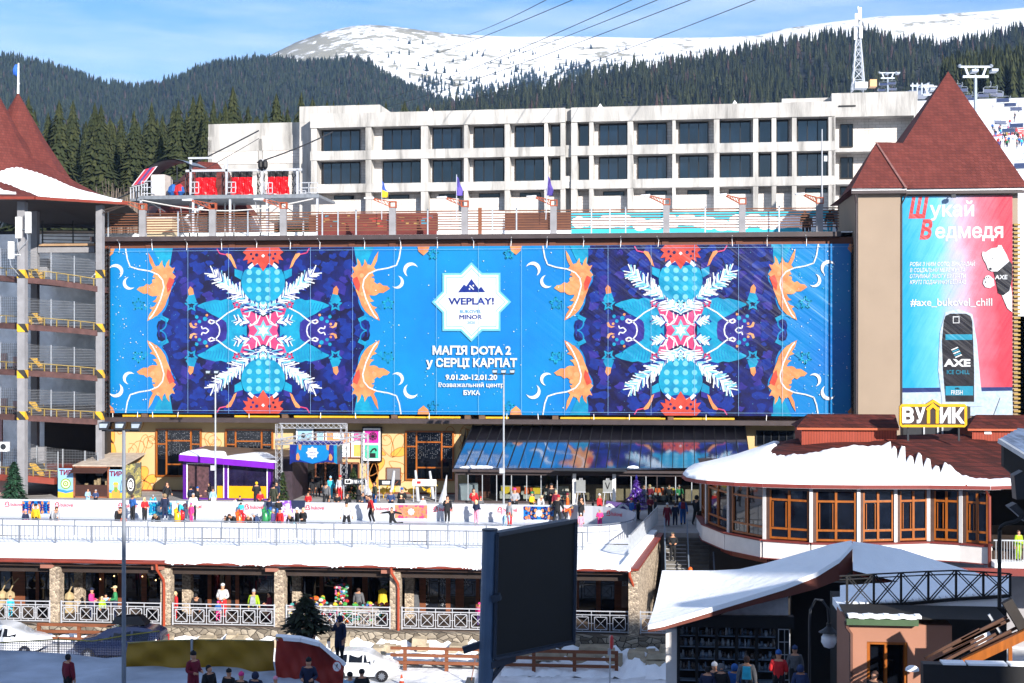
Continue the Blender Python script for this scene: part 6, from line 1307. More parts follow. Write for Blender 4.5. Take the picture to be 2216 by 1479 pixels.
# souvenir stall and goods
sv=thing('souvenir_stall','souvenir table heaped with hats and toys behind the arcade railing','stall',(xa(730,76.6),76.6,ZA))
part('table',M('stall_cloth','#8a8078',.8,.3,6),sv,lambda b:b.box(xa(622,76.4),xa(838,76.4),76.3,77.2,ZA,ZA+.85))
gcol=[M('goods_'+n_,c_,.7,.15,6)for n_,c_ in(('white','#b9b4ae'),('pink','#b85a80'),('red','#a82a2a'),('blue','#3a5a98'),('yellow','#c2a628'),('black','#202024'),('teal','#3f8f8a'),('green','#3f8a3f'),('orange','#c8571e'))]
def goods(b,seed,n,x0,x1,z0,z1,y0,y1,s=.12):
 r=random.Random(seed)
 for i in range(n):
  w=r.uniform(.5,1.3)*s;b.lathe((r.uniform(x0,x1),r.uniform(y0,y1),r.uniform(z0,z1)),[(w*.4,-w*.7),(w,-w*.2),(w*.8,w*.5),(w*.2,w*.8)],6,r.randrange(len(gcol)))
for sd,n_,a,c,z0,z1,y0,y1,s in((1,70,625,840,.9,1.05,76.35,77.1,.11),(2,60,725,752,1.0,2.0,77.2,77.4,.10),(3,26,650,700,1.0,1.35,76.6,77.1,.13),(4,90,625,842,.15,.75,76.15,76.28,.10)):
 tag(part('goods',gcol,sv,lambda b:goods(b,sd,n_,xa(a,y0),xa(c,y0),ZA+z0,ZA+z1,y0,y1,s)),kind='stuff')
part('hat_rack',black,sv,lambda b:b.box(xa(724,77.4),xa(753,77.4),77.42,77.46,ZA+.9,ZA+2.05))
bw=thing('flower_baskets','pale reindeer and dried plant decorations by the left pebble column','decoration',(xa(20,78),78,ZA))
for px in(5,22,150):part('reindeer',M('straw','#a08d6a',.8,.2,4),bw,lambda b:(b.lathe((xa(px,78),78,ZA+.9),[(.05,-.3),(.28,-.1),(.25,.15),(.05,.3)],8),b.tube([(xa(px,78),78,ZA+1.2),(xa(px,78)+.2,78,ZA+1.6),(xa(px,78)+.5,78,ZA+1.9)],.04,5),b.tube([(xa(px,78)+.2,78,ZA+1.6),(xa(px,78)+.1,78,ZA+2.0)],.03,5),b.box(xa(px,78)-.2,xa(px,78)+.2,77.9,78.1,ZA,ZA+.6)))
for px,cc,lab in((828,gcol[4],'yellow coat on a rack right of the souvenir stall'),(897,M('grey_knit','#4a4c50',.9,.2,8),'dark grey knitted coat on a stand behind the right railing')):
 t=thing('clothes_stand',lab,'clothes stand',(xa(px,78.5),78.5,ZA));x=xa(px,78.5)
 part('garment',cc,t,lambda b:b.lathe((x,78.5,ZA),[(.32,.35),(.28,.8),(.22,1.25),(.27,1.45),(.07,1.58)],9,sy=.6));part('stand',black,t,lambda b:b.bar((x,78.5,ZA),(x,78.5,ZA+1.7),.05))
# ================================================================ LOT: fences, cars, sign, cone
b=MB();b.hexa([(-60,66,-.1),(-17.5,66,-.1),(-17.5,74.5,-.1),(-60,74.5,-.1)],[(-60,66,.8),(-20,66,.8),(-20,74.5,.8),(-60,74.5,.8)]);struct(b,'upper_lot',snowtr)
def wood_fence(px0,px1,y,lab,posts,z0=0):
 t=thing('rail_fence',lab,'fence',(xa(px0,y),y,0));x0,x1=xa(px0,y),xa(px1,y)
 part('rail',brownw,t,lambda b:[b.box(x0,x1,y-.05,y+.02,z0+z,z0+z+.16)for z in(.35,.72,1.08)])
 for px in posts:part('post',brownw,t,lambda b:b.box(xa(px,y)-.09,xa(px,y)+.09,y-.01,y+.14,z0,z0+1.2))
wood_fence(82,330,72.9,'brown wooden rail fence behind the white car at the left',(83,170,256),.8)
wood_fence(845,1338,72.6,'brown wooden rail fence along the lot behind the blue screen post',(876,966,1050,1155,1243,1334))
def car(name,lab,x,y,z,L,hgt,Wd,paint,flip=1,gcolr=None,suv=False,rot=0):
 t=thing(name,lab,'car',(0,0,0));g=gcolr or gldark
 k=L/3.6
 st=[(-1.80,.52,.62,.80,.80,.60),(-1.72,.40,.86,1.12,.84,.66),(-1.5,.30,.92,1.38,.84,.60),(-.9,.26,.92,1.47,.85,.58),(-.1,.24,.92,1.48,.85,.58),(.35,.24,.92,1.40,.85,.58),(.95,.25,.92,.98,.84,.70),(1.35,.28,.84,.88,.83,.70),(1.62,.34,.74,.78,.76,.62),(1.80,.44,.58,.62,.60,.50)]if not suv else[(-1.80,.55,.8,.95,.80,.64),(-1.74,.45,1.0,1.35,.84,.66),(-1.4,.32,1.0,1.55,.85,.60),(-.8,.3,1.0,1.62,.86,.58),(0,.28,1.0,1.60,.86,.58),(.4,.28,1.0,1.5,.86,.58),(.95,.3,1.0,1.07,.85,.72),(1.4,.32,.92,.98,.84,.7),(1.68,.38,.82,.88,.78,.62),(1.8,.48,.66,.7,.66,.5)]
 kz=hgt/(1.48 if not suv else 1.62);kw=Wd/1.7
 sec=[]
 for sx_,zb_,zbelt,zr,hw,hr in st:sec.append([(sx_*k*flip,s*w_*kw,zz*kz)for s,w_,zz in((-1,hw*.9,zb_),(-1,hw,(zb_+zbelt)/2),(-1,hw*.97,zbelt),(-1,hr,zr),(1,hr,zr),(1,hw*.97,zbelt),(1,hw,(zb_+zbelt)/2),(1,hw*.9,zb_))])
 def body(b):
  n_=8;v=[p for r in sec for p in r];f=[]
  for i in range(len(sec)-1):
   for j in range(n_):a,c=i*n_+j,i*n_+(j+1)%n_;q=(a,c,c+n_,a+n_);f.append(q if flip>0 else q[::-1])
  f+=[tuple(range(n_))[::-1],tuple(range((len(sec)-1)*n_,len(sec)*n_))];b.mesh(v,f)
 bo=part('body',paint,t,body,True)
 m_=bo.modifiers.new('e','EDGE_SPLIT');m_.split_angle=radians(38)
 def at_(u,s): # station interpolation for glazing
  i=0
  while i<len(st)-2 and st[i+1][0]<u:i+=1
  a,c=st[i],st[i+1];q=(u-a[0])/(c[0]-a[0]);zbelt,zr,hw,hr=[a[j]+(c[j]-a[j])*q for j in(2,3,4,5)]
  v0,v1=Vector((u*k*flip,s*(hw*.97*kw+.012),zbelt*kz+.03)),Vector((u*k*flip,s*(hr*kw+.015),zr*kz-.05));return v0,v1.lerp(v0,.08)
 def glass(b):
  for s in(-1,1):
   for u0,u1 in((-1.38,-.72),(-.62,.08),(.16,.72)):
    a0,a1=at_(u0,s);c0,c1=at_(u1,s);b.face([a0,c0,c1,a1])
  for i,(u0,u1)in enumerate(((.42,.90),(-1.7,-1.52))):
   (a0,a1),(c0,c1)=at_(u0,-1),at_(u1,-1);w0,w1=at_(u0,1)[1].y,at_(u1,1)[1].y
   b.face([(a1.x,-w0*.9,a1.z+.075),(c1.x,-w1*.9,c1.z+.03),(c1.x,w1*.9,c1.z+.03),(a1.x,w0*.9,a1.z+.075)])
 part('window',g,t,glass)
 for u in(-1.12,1.12):
  for s in(-1,1):
   w_=part('wheel',M('tyre','#15151a',.8,.2),t,lambda b:b.prism([(u*k*flip+.30*kz*cos(q),s*.80*kw-.10,.30*kz+.30*kz*sin(q))for q in[i*pi/9 for i in range(18)]],(0,.2,0)))
   part('rim',M('rim_silver','#9a9ca0',.3,.1,metal=.7),w_,lambda b:b.prism([(u*k*flip+(.2 if i%2 else .13)*kz*cos(q),s*(.80*kw+.105),.30*kz+(.2 if i%2 else .13)*kz*sin(q))for i,q in enumerate([i*pi/10 for i in range(20)])],(0,.006*s,0)))
 for s in(-1,1):
  part('headlight',M('lamp_clear','#b4bac2',.1,.05),t,lambda b:b.lathe((1.60*k*flip,s*.62*kw,.68*kz),[(.02,-.07),(.12,-.02),(.12,.03),(.02,.07)],8));part('tail_light',redp,t,lambda b:b.box(-1.78*k*flip-.03,-1.78*k*flip+.03,s*.72*kw-.08,s*.72*kw+.08,.75*kz,1.05*kz))
  part('mirror',paint,t,lambda b:b.box(.62*k*flip-.06,.62*k*flip+.06,s*.92*kw-.08,s*.92*kw+.08,.95*kz,1.08*kz))
 t.location=(x,y,z);t.rotation_euler=(0,0,rot);return t
cw=M('car_white',(.58,.59,.61),.25,.02,coat=.6)
c1=car('hatchback','small white hatchback parked below the rubble wall, nose to the right',xa(787,70.8),70.8,.01,3.5,1.47,1.65,cw,1)
c2=car('parked_car','white car at the left edge of the lot, half out of the picture',xa(14,71),71,.81,4.4,1.62,1.8,cw,1,suv=True)
c3=car('parked_car','dark blue car with a black roof box behind the green tarpaulin',xa(262,70.6),70.6,.81,4.5,1.7,1.8,M('car_navy','#131a33',.25,.1,coat=.6),-1,suv=True)
rbx=thing('roof_box','glossy black roof box on the dark blue car','roof box',(xa(285,70.6),70.6,2.55));x=xa(285,70.6)
part('shell',M('gloss_black','#0b0d12',.15,.1),rbx,lambda b:b.hexa([(x-.95,70.2,2.58),(x+.9,70.2,2.58),(x+.9,71,2.58),(x-.95,71,2.58)],[(x-.75,70.3,2.95),(x+.5,70.3,3.0),(x+.5,70.9,3.0),(x-.75,70.9,2.95)]));part('foot',dsteel,rbx,lambda b:[b.box(x+o-.05,x+o+.05,70.3,70.9,2.46,2.58)for o in(-.5,.5)])
cn=thing('traffic_cone','orange traffic cone with white stripes by the front wheel of the white hatchback','cone',(xa(869,69.6),69.6,0));x=xa(869,69.6)
part('cone',[M('cone_orange','#c8441a',.5,.1),white],cn,lambda b:(b.box(x-.18,x+.18,69.42,69.78,0,.04,0),b.lathe((x,69.6,0),[(.14,.04),(.10,.2)],10,0),b.lathe((x,69.6,0),[(.10,.201),(.075,.32)],10,1),b.lathe((x,69.6,0),[(.075,.321),(.03,.5)],10,0)))
rs=thing('road_sign','round road sign seen edge on above the wooden fence','sign',(xa(1321,66),66,0));x=xa(1321,66)
part('pole',galv,rs,lambda b:b.tube([(x-.05,66,0),(x,66,za(1321,1376,66)-.0)],.035,6));part('disc',redp,rs,lambda b:b.lathe((x+.06,66,za(1321,1390,66)),[(.05,-.3),(.08,-.2),(.09,0),(.08,.2),(.05,.3)],12,sy=3.2));part('plate',wsteel,rs,lambda b:b.box(x-.12,x+.02,65.9,66,za(1321,1418,66),za(1321,1404,66)))
shv=thing('snow_shovel','snow shovel with a dark blade stuck in the snow left of the blue post','shovel',(xa(1020,70),70,0));part('handle',brownw,shv,lambda b:b.tube([(xa(1020,70),70,.2),(xa(1028,70),70.1,1.25)],.025,5));part('blade',dsteel,shv,lambda b:b.hexa([(xa(1006,70),69.95,0),(xa(1026,70),69.95,0),(xa(1027,70),70.1,.3),(xa(1010,70),70.1,.3)],[(xa(1006,70),70,0.02),(xa(1026,70),70,.02),(xa(1027,70),70.15,.32),(xa(1010,70),70.15,.32)]))
# ================================================================ ROUND RESTAURANT
res=thing('round_restaurant','round glazed restaurant with orange window frames and a snowy shingle roof','building',(12,80,0))
zf,ze=6.2,9.22
E_=[(1518,89),(1530,85),(1578,81.2),(1655,78.6),(1755,77.6),(1857,77.6),(1937,78.1),(2010,78.7),(2080,78.2),(2143,77.4)]
PT=[Vector((xa(px,y),y,0))for px,y in E_]
trim=M('dark_red_trim','#6e2a24',.6,.1)
wcol=M('column_white',(.50,.49,.49),.6,.05)
for i in range(len(PT)-1):
 p,q=PT[i],PT[i+1];d=(q-p).normalized();nn=Vector((d.y,-d.x,0))
 L=(q-p).length;A=Matrix.Translation(p)@Matrix(((d.x,-nn.x,0,0),(d.y,-nn.y,0,0),(0,0,1,0),(0,0,0,1)))
 def loc(b0):
  b=MB();b.v=[tuple(A@Vector(v))for v in b0.v];b.f=b0.f;b.mi=b0.mi;return b
 b=MB();w0,w1=.28,L-.12;z0,z1=zf+.08,ze-.28;fw=.085
 for x in(w0,w1-fw,(w0+w1)/2-fw*.75):b.box(x,x+fw*(1.5 if x not in(w0,w1-fw)else 1),-.02,.12,z0,z1)
 for z in(z0,z0+.52,z1-.58):b.box(w0+fw,(w0+w1)/2-fw*.75,-.005,.11,z,z+.11);b.box((w0+w1)/2+fw*.75,w1-fw,-.005,.11,z,z+.11)
 b.box(w0+.16,w0+.2,-.03,.05,z0+.66,z1-.64);b.box((w0+w1)/2-.19,(w0+w1)/2-.15,-.03,.05,z0+.66,z1-.64)
 wf=loc(b).build('window',orangew,res);wf['label']='orange framed window bay'
 b=MB();b.box(w0,w1,.05,.07,z0+.02,z1+.25);loc(b).build('pane',MGlass('rest_glass','#0b0f18',.03,.7),wf)
 b=MB();b.box(w0-.04,w1+.04,-.03,.14,z1,z1+.12);loc(b).build('lintel',dbrown,res)
 b=MB();b.box(-.09,.09,-.1,.2,zf,ze-.05);loc(b).build('column',wcol,res)
 b=MB();b.box(.09,w0,-.02,.14,zf,ze-.1);b.box(w1,L-.12,-.02,.14,zf,ze-.1);loc(b).build('jamb',M('jamb_brown','#4d372f',.7,.2),res)
 b=MB();b.box(0,L+.02,-.3,.3,zf-.95,zf-.06);loc(b).build('parapet',offw,res)
 b=MB();b.box(-.02,L+.02,-.36,.32,zf-.06,zf+.02);b.box(-.02,L+.02,-.35,.2,zf-1.0,zf-.95);loc(b).build('trim',trim,res)
def deck(z0,z1,off):
 def f(b):
  a=[Vector((p.x,p.y+off,z0))for p in PT];b.prism(a+[Vector((40,PT[-1].y,z0)),Vector((40,96,z0)),Vector((PT[0].x,96,z0))],(0,0,z1-z0))
 return f
part('floor',M('dark_floor','#3a2c24',.8,.2),res,deck(zf-.9,zf-.3,.12))
part('inner_wall',dark,res,lambda b:b.box(xa(1560,86),40,86,86.3,zf,ze))
part('soffit',M('soffit_dark','#2a1d1a',.8,.2),res,lambda b:b.prism([Vector((p.x,p.y,ze-.06))for p in PT]+[Vector((40,PT[-1].y,ze-.06)),Vector((40,96,ze-.06)),Vector((PT[0].x,96,ze-.06))],(0,0,.03)))
part('lower_wall',M('lower_dark','#1d1815',.8,.3,1),res,lambda b:(b.box(xa(1535,84),40,84,84.3,0,zf-.9)))
part('lower_beam',gutter,res,lambda b:[b.bar(PT[i]+Vector((.3,1.0,zf-1.25)),PT[i+1]+Vector((.3,1.0,zf-1.25)),.25,.4)for i in range(1,5)]+[b.bar(PT[4]+Vector((-2+k*1.1,.6,zf-1.3)),PT[4]+Vector((-2+k*1.1,3,zf-1.3)),.2,.2)for k in range(4)])
part('grey_wall',M('grey_render','#8d8a8c',.8,.1),res,lambda b:(b.box(xa(2003,79.5),xa(2030,79.5),79.5,80,0,zf-1.02),b.box(xa(2030,79.5),36,79.5,80,zf-1.9,zf-1.02),b.box(xa(2030,81),36,81.5,82,0,zf-1.9)))
part('lower_window',gldark,res,lambda b:b.box(xa(2040,81.4),xa(2170,81.4),81.38,81.45,.5,zf-2.0))
ev=[(1497,1012),(1484,1020),(1478,1028),(1486,1034),(1505,1038),(1530,1041),(1590,1045),(1650,1047.5),(1755,1050),(1860,1051),(1937,1051),(2010,1051),(2080,1052),(2143,1053),(2250,1050)]
tp=[(1690,955,91),(1690,955,90.5),(1695,955,90),(1700,954,89.5),(1705,953,89),(1712,951,88.5),(1728,949,88),(1748,952,87.2),(1790,957,86.3),(1880,957,86),(1945,942,87),(2010,940,87),(2085,940,87),(2140,955,86),(2250,955,86)]
EV=[gnd(px,py,ze+.12)for px,py in ev];TP=[at(px,py,y)for px,py,y in tp]
def rf(i,v,up=0):
 i0=min(len(EV)-2,int(i));u=i-i0;a=EV[i0].lerp(EV[i0+1],u);c=TP[i0].lerp(TP[i0+1],u);p=a.lerp(c,v);p.z+=-.30*sin(v*pi)*.6+up;return p
NI=len(EV)-1
part('roof',brroof,res,lambda b:b.grid([[rf(i*NI/70,v/10)for i in range(71)]for v in range(11)]))
part('eave',trim,res,lambda b:[b.bar(rf(i*NI/42,0)+Vector((0,-.02,-.08)),rf((i+1)*NI/42,0)+Vector((0,-.02,-.08)),.14,.2)for i in range(42)])
def rsnow(b):
 lim=[(0,.95),(2,.95),(3.4,.90),(4.2,.80),(5,.72),(6,.62),(6.6,.62),(7,.66),(7.5,.70),(8,.80),(8.6,.90),(9,.90),(9.4,.84),(9.7,.90),(10.2,.80),(10.6,.72),(11,.55),(11.6,.40),(12,.16),(12.6,.10),(13,.11),(14,.10)]
 rows=[[]for _ in range(9)];N=260
 for k in range(N+1):
  i=k*NI/N;h=float(np.interp(i,[a for a,_ in lim],[c for _,c in lim]));h+=.012*sin(i*11)+.008*sin(i*27)
  if 9.75<i<11.6:
   ph=(i-9.75)/.27;s=abs((ph%1)-.5)*2;low=max(.12,.55-.22*(i-9.75));h=low+(h-low)*(.75+.25*sin(int(ph)*2.3))*(1 if s<.5+.1*sin(int(ph)*1.7)else 0 if s>.78 else(.78-s)/.28)**.6 if s<.78 else h-(h-low)
  for r,t in enumerate((-.004,0,.03,.2,.5,.8,.95,.99,1)):
   rows[r].append(rf(i,h*max(0,t),(-.03 if r in(0,8)else .1 if r in(1,7)else .2))+Vector((0,-.08 if r<2 else 0,-.16 if r==0 else 0)))
 b.grid(rows)
part('snow_cover',snow,res,rsnow,True)
sidg=MB_brick('red_siding','#8f3d2c','#863826','#5c241a',.16,9,.012,.6,.4,off=0,noise=.1)
for a,c,l_ in((1735,1941,0),(2104,2260,1)):
 y=86.2;x0,x1=xa(a,y),xa(c,y);z0,z1,z2=za(1900,960,y),za(1900,926,y),za(1900,897,y+1.2)
 part('clerestory',sidg,res,lambda b:b.box(x0,x1,y,y+4,z0-.6,z1))
 part('clerestory_roof',brroof,res,lambda b:(b.face([(x0-.35,y-.25,z1),(x1+.1,y-.25,z1),(x1+.1,y+1.2,z2),(x0+.5,y+1.2,z2)]),b.face([(x0-.35,y+3,z1),(x0-.35,y-.25,z1),(x0+.5,y+1.2,z2)]),b.face([(x0+.5,y+1.2,z2),(x1+.1,y+1.2,z2),(x1+.1,y+3,z1),(x0-.35,y+3,z1)])))
 part('clerestory_trim',M('orange_trim','#a5502e',.6,.1),res,lambda b:b.box(x0-.3,x1+.08,y-.22,y-.05,z1-.14,z1-.002))
part('vent_plate',white,res,lambda b:b.box(xa(2131,86.1),xa(2146,86.1),86.15,86.19,za(2138,940,86.1),za(2138,926,86.1)))
part('roof_box',[dsteel,galv],res,lambda b:(b.box(xa(1955,90),xa(2100,90),90,91,za(2000,945,90),za(2000,880,90),0),[b.box(xa(px,89.9),xa(px,89.9)+.1,89.9,90,za(2000,945,90),za(2000,870,90),1)for px in(1998,2028,2038)]))
part('hopper',gutter,res,lambda b:(b.box(EV[12].x+.2,EV[12].x+1.0,EV[12].y-.1,EV[12].y+.4,ze+.02,ze+.2),b.tube([(EV[13].x-.25,EV[13].y+.2,ze),(EV[13].x-.1,PT[-1].y-.35,ze-.4),(EV[13].x-.1,PT[-1].y-.4,zf-1.1)],.09,7)))
# balcony at the right of the restaurant
part('balcony',snow,res,lambda b:b.box(xa(2150,76.5),34,76.2,80,zf-1.0,zf-.75))
part('balcony_beam',trim,res,lambda b:b.box(xa(2016,76.2),34,76.1,76.3,zf-1.4,zf-1.02))
part('balcony_rail',galv,res,lambda b:[b.box(xa(2155,76.6)+k*.14,xa(2155,76.6)+k*.14+.03,76.6,76.63,zf-.75,zf+.35)for k in range(14)]+[b.box(xa(2150,76.6),34,76.58,76.65,zf+.35,zf+.42)])
# sign on the restaurant roof
sg=thing('roof_sign','yellow edged house shaped sign with white letters on the restaurant roof','sign',at(2020,927,84.5));ys_=84.5
def outl(g):return[(1953-g,922+g*.6),(1948-g,914),(1948-g,888-g*.4),(1953-g,881-g),(1996,880-g),(2004,872-g),(2012,867-g),(2020,866-g),(2028,867-g)][0:0]or[(1952-g,925+g),(1947-g,920),(1947-g,880),(1952-g,875-g),(2004,875-g),(2020,865-g),(2036,875-g),(2088+g,875-g),(2093+g,880),(2093+g,920),(2088+g,925+g)]
def sgp(b,g,y,dpt,m):b.prism([at(px,py,ys_)+Vector((0,y,0))for px,py in outl(g)],(0,dpt,0),m)
part('panel',[M('sign_yellow','#c79400',.4,.05),M('sign_brown','#2c1a16',.5,.05)],sg,lambda b:(sgp(b,0,0,.3,0),sgp(b,-6,-.03,.02,1)))
def lt(b):
 y=ys_-.07;fn=lambda X,Z:(X,y,Z);X=lambda px:xa(px,y)
 for s,a,c,m_ in(('В',1953,1978,0),('У',1980,2003,0),('И',2034,2058,0),('К',2060,2088,0)):addtext(b,s,fn,X(a),X(c),za(2020,914.5,y),30/F*y,m_,.05)
 for pts in([(2006,917),(2006,882),(2013,882),(2013,917)],[(2025,917),(2025,882),(2032,882),(2032,917)],[(2004,886),(2019,872),(2034,886),(2030,892),(2019,882),(2008,892)]):b.prism([at(a,c,y)-Vector((0,.015 if len(pts)>4 else 0,0))for a,c in pts],(0,.03,0),1)
part('letters',[M('letter_white',(.6,.6,.6),.4,.03),M('sign_yellow2','#c79400',.4,.05)],sg,lt)
part('post',dsteel,sg,lambda b:[b.bar(at(px,925,ys_+.2),at(px,955,ys_+.2),.1)for px in(1965,2075)])
# ================================================================ LOW KIOSK WITH SWEEPING SNOW ROOF
lk=thing('snow_roof_kiosk','dark gift kiosk under a sweeping tent like roof covered with snow','building',(8,57,0))
fr=[(1402,1356,54),(1437,1349,54.2),(1510,1327,54.8),(1566,1310,55.3),(1639,1288,56),(1695,1271,56.5),(1768,1242,57.2),(1816,1212,57.6),(1845,1181,58)]
bk=[(1433,1238,63),(1450,1238,63),(1496,1238,62.6),(1545,1238,62.2),(1600,1235,61.5),(1658,1222,60.8),(1731,1201,60),(1795,1182,59.2),(1843,1173,58.4)]
FR=[at(*p)for p in fr];BK=[at(*p)for p in bk]
def lroof(dz,sag=.25):return[[f.lerp(k,v/6)+Vector((0,0,dz-sag*sin(v/6*pi)*(1-i/9)))for i,(f,k)in enumerate(zip(FR,BK))]for v in range(7)]
part('roof',gutter,lk,lambda b:b.grid(lroof(-.12)))
part('snow_cover',snow,lk,lambda b:(b.grid(lroof(.06)),b.grid([[p+Vector((0,0,.06))for p in FR],[p+Vector((0,-.05,-.12))for p in FR]])),True)
RU=[at(1845,1173,58.4),at(1900,1180,59.2),at(1952,1190,60),at(2026,1214,61),at(2110,1240,62),at(2180,1262,62.5)];RL=[at(1846,1236,57.2),at(1890,1247,57.2),at(1934,1258,57.2),at(2000,1272,57.2),at(2080,1290,57.2),at(2180,1310,57.2)]
part('right_roof',gutter,lk,lambda b:b.grid([[l_.lerp(u,v/5)+Vector((0,0,-.14-.2*sin(v/5*pi)))for l_,u in zip(RL,RU)]for v in range(6)]))
part('right_snow',snow,lk,lambda b:(b.grid([[l_.lerp(u,v/5)+Vector((0,0,.02-.2*sin(v/5*pi)))for l_,u in zip(RL,RU)]for v in range(6)])),True)
dpth=[.22,.25,.28,.3,.36,.42,.6,.8,.98]
part('fascia',M('shaded_fascia','#5c2a1e',.6,.15,2),lk,lambda b:[b.hexa([FR[i]+Vector((0,0,-dpth[i])),FR[i+1]+Vector((0,0,-dpth[i+1])),FR[i+1]+Vector((0,.12,-dpth[i+1])),FR[i]+Vector((0,.12,-dpth[i]))],[FR[i]+Vector((0,0,-.08)),FR[i+1]+Vector((0,0,-.08)),FR[i+1]+Vector((0,.12,-.08)),FR[i]+Vector((0,.12,-.08))])for i in range(8)])  # fascia colour darkened to stand for the shade under the snow overhang
yk=57.3
part('side_post',offw,lk,lambda b:b.box(xa(1441,yk),xa(1468,yk),yk-.02,yk+.5,2.4,za(1450,1362,yk)))
part('gable_wall',M('icy_render','#a7a5a8',.9,.15,4),lk,lambda b:b.prism([at(1560,1332,yk),at(1706,1332,yk),at(1706,1268,yk),at(1640,1296,yk)],(0,.2,0)))
part('fascia_board',black,lk,lambda b:b.box(xa(1445,yk),xa(1718,yk),yk-.15,yk+.3,za(1600,1358,yk),za(1600,1332,yk)))
part('body',dark,lk,lambda b:(b.box(xa(1470,yk),xa(1712,yk),yk+.7,yk+4,1,za(1600,1340,yk)),b.box(xa(1712,60),xa(1835,60),60,60.4,0,7)))
part('stone_base',stonecol,lk,lambda b:b.box(xa(1441,yk)-.02,xa(1468,yk)+.02,yk-.05,yk+.52,0,2.4))
sh=part('display_window',[black,MGlass('kiosk_pane','#10161d',.05,.5)],lk,lambda b:([b.box(xa(px,yk)-.06,xa(px,yk)+.06,yk-.05,yk+.1,2,za(1600,1358,yk),0)for px in(1468,1508,1551,1594,1637,1682)]))
shelf=M('shelf_blue','#6d7c8c',.5,.1)
part('shelf',shelf,lk,lambda b:[b.box(xa(1470,yk),xa(1682,yk),yk+.1,yk+.55,z,z+.03)for z in[za(1600,py,yk)for py in(1380,1404,1430,1455,1478)]])
def crock(b):
 r=random.Random(6)
 for py in(1380,1404,1430,1455):
  for k in range(34):
   px=1472+208*(k+r.random()*.6)/34;w=r.uniform(.04,.11);h=r.uniform(.12,.32);b.lathe(Vector((xa(px,yk),yk+r.uniform(.18,.45),za(1600,py,yk)+.03)),[(w*.6,0),(w,h*.4),(w*.5,h*.8),(w*.6,h)],6,r.randrange(3))
tag(part('crockery',[M('crock_white','#8f97a0',.3,.1),M('crock_blue','#5d7186',.3,.1),M('crock_brown','#4f463f',.4,.2)],lk,crock),kind='stuff')
part('wire_rack',galv,lk,lambda b:[b.box(xa(px,yk-.3),xa(px,yk-.3)+.03,yk-.3,yk-.27,2,za(1700,1360,yk))for px in(1684,1697,1707)]+[b.box(xa(1684,yk-.3),xa(1707,yk-.3),yk-.3,yk-.27,z,z+.03)for z in[2.6+.5*k for k in range(7)]])
# street lamp with globe
gl_=thing('globe_lamp','gooseneck street lamp with a white globe before the dark passage','street lamp',at(1752,1479,50));x,zc=xa(1794,50),za(1794,1380,50)
part('pole',dsteel,gl_,lambda b:b.tube([(xa(1752,50),50,1),(xa(1752,50),50,zc+.55),(xa(1754,50),50,zc+.95),(xa(1765,50),50,zc+1.3),(xa(1780,50),50,zc+1.28),(xa(1792,50),50,zc+1.0),(x,50,zc+.5)],.05,7))
part('shade',dsteel,gl_,lambda b:b.lathe((x,50,zc+.18),[(.36,0),(.2,.1),(.09,.2),(.09,.32)],14));part('globe',M('globe_white',(.75,.75,.78),.25,.02),gl_,lambda b:b.lathe((x,50,zc-.1),[(.02,-.28),(.18,-.22),(.27,-.05),(.26,.12),(.15,.27)],14),True)
# footbridge with cross braced rail and snowy roof behind
fb=thing('footbridge','dark steel footbridge rail with cross braces at the lower right','footbridge',(xa(2000,48),48,5));yb_=48
tpx=[(1817,1247),(1833,1246.5),(1891,1243),(1950,1240),(2009,1237),(2069,1235),(2128,1238),(2186,1242)];bpx=[(1820,1312),(1833,1312),(1891,1310),(1950,1308),(2009,1303),(2069,1297),(2128,1294),(2186,1290)]
TT=[at(px,py,yb_)for px,py in tpx];BB=[at(px,py,yb_)for px,py in bpx]
part('rail',black,fb,lambda b:[(b.bar(TT[i],TT[i+1],.045),b.bar(TT[i]-Vector((0,0,.12)),TT[i+1]-Vector((0,0,.12)),.035),b.bar(BB[i],BB[i+1],.1,.1))for i in range(7)])
for i in range(1,8):part('post',black,fb,lambda b:b.bar(TT[i],BB[i],.07))
for i in range(1,7):part('brace',black,fb,lambda b:[(b.bar(TT[i]+o,BB[i+1]+o,.035),b.bar(BB[i]-o,TT[i+1]-o,.035))for o in(Vector((.05,.02,0)),Vector((-.05,.04,0)))])
part('deck',[black,snow],fb,lambda b:(b.hexa([BB[0]+Vector((0,.1,-.35)),BB[7]+Vector((0,.1,-.35)),BB[7]+Vector((0,2.2,-.35)),BB[0]+Vector((0,2.2,-.35))],[BB[0]+Vector((0,.1,-.1)),BB[7]+Vector((0,.1,-.1)),BB[7]+Vector((0,2.2,-.1)),BB[0]+Vector((0,2.2,-.1))],1),[b.bar(BB[1].lerp(BB[7],t)+Vector((0,.3,0)),BB[1].lerp(BB[7],t+.03)+Vector((0,.3,0)),.5,.12,1)for t in[k/24 for k in range(24)]]))
rr2=thing('rippled_roof','low snowy roof with rippled tile rows behind the footbridge rail','roof',(xa(2000,51),51,5))
def rip(b):
 a0,a1,c0,c1=at(1818,1312,51),at(2185,1292,51),at(1818,1268,54.5),at(2185,1246,54.5)
 b.grid([[a0.lerp(a1,i/40).lerp(c0.lerp(c1,i/40),v/24)+Vector((0,0,.07*abs(sin(v/24*pi*5))+.01*sin(i*1.1)))for i in range(41)]for v in range(25)])
part('snow_cover',snow,rr2,rip,True)
part('body',dark,rr2,lambda b:b.box(xa(1822,51),xa(2185,51),51.4,54.3,0,za(2000,1318,51)))
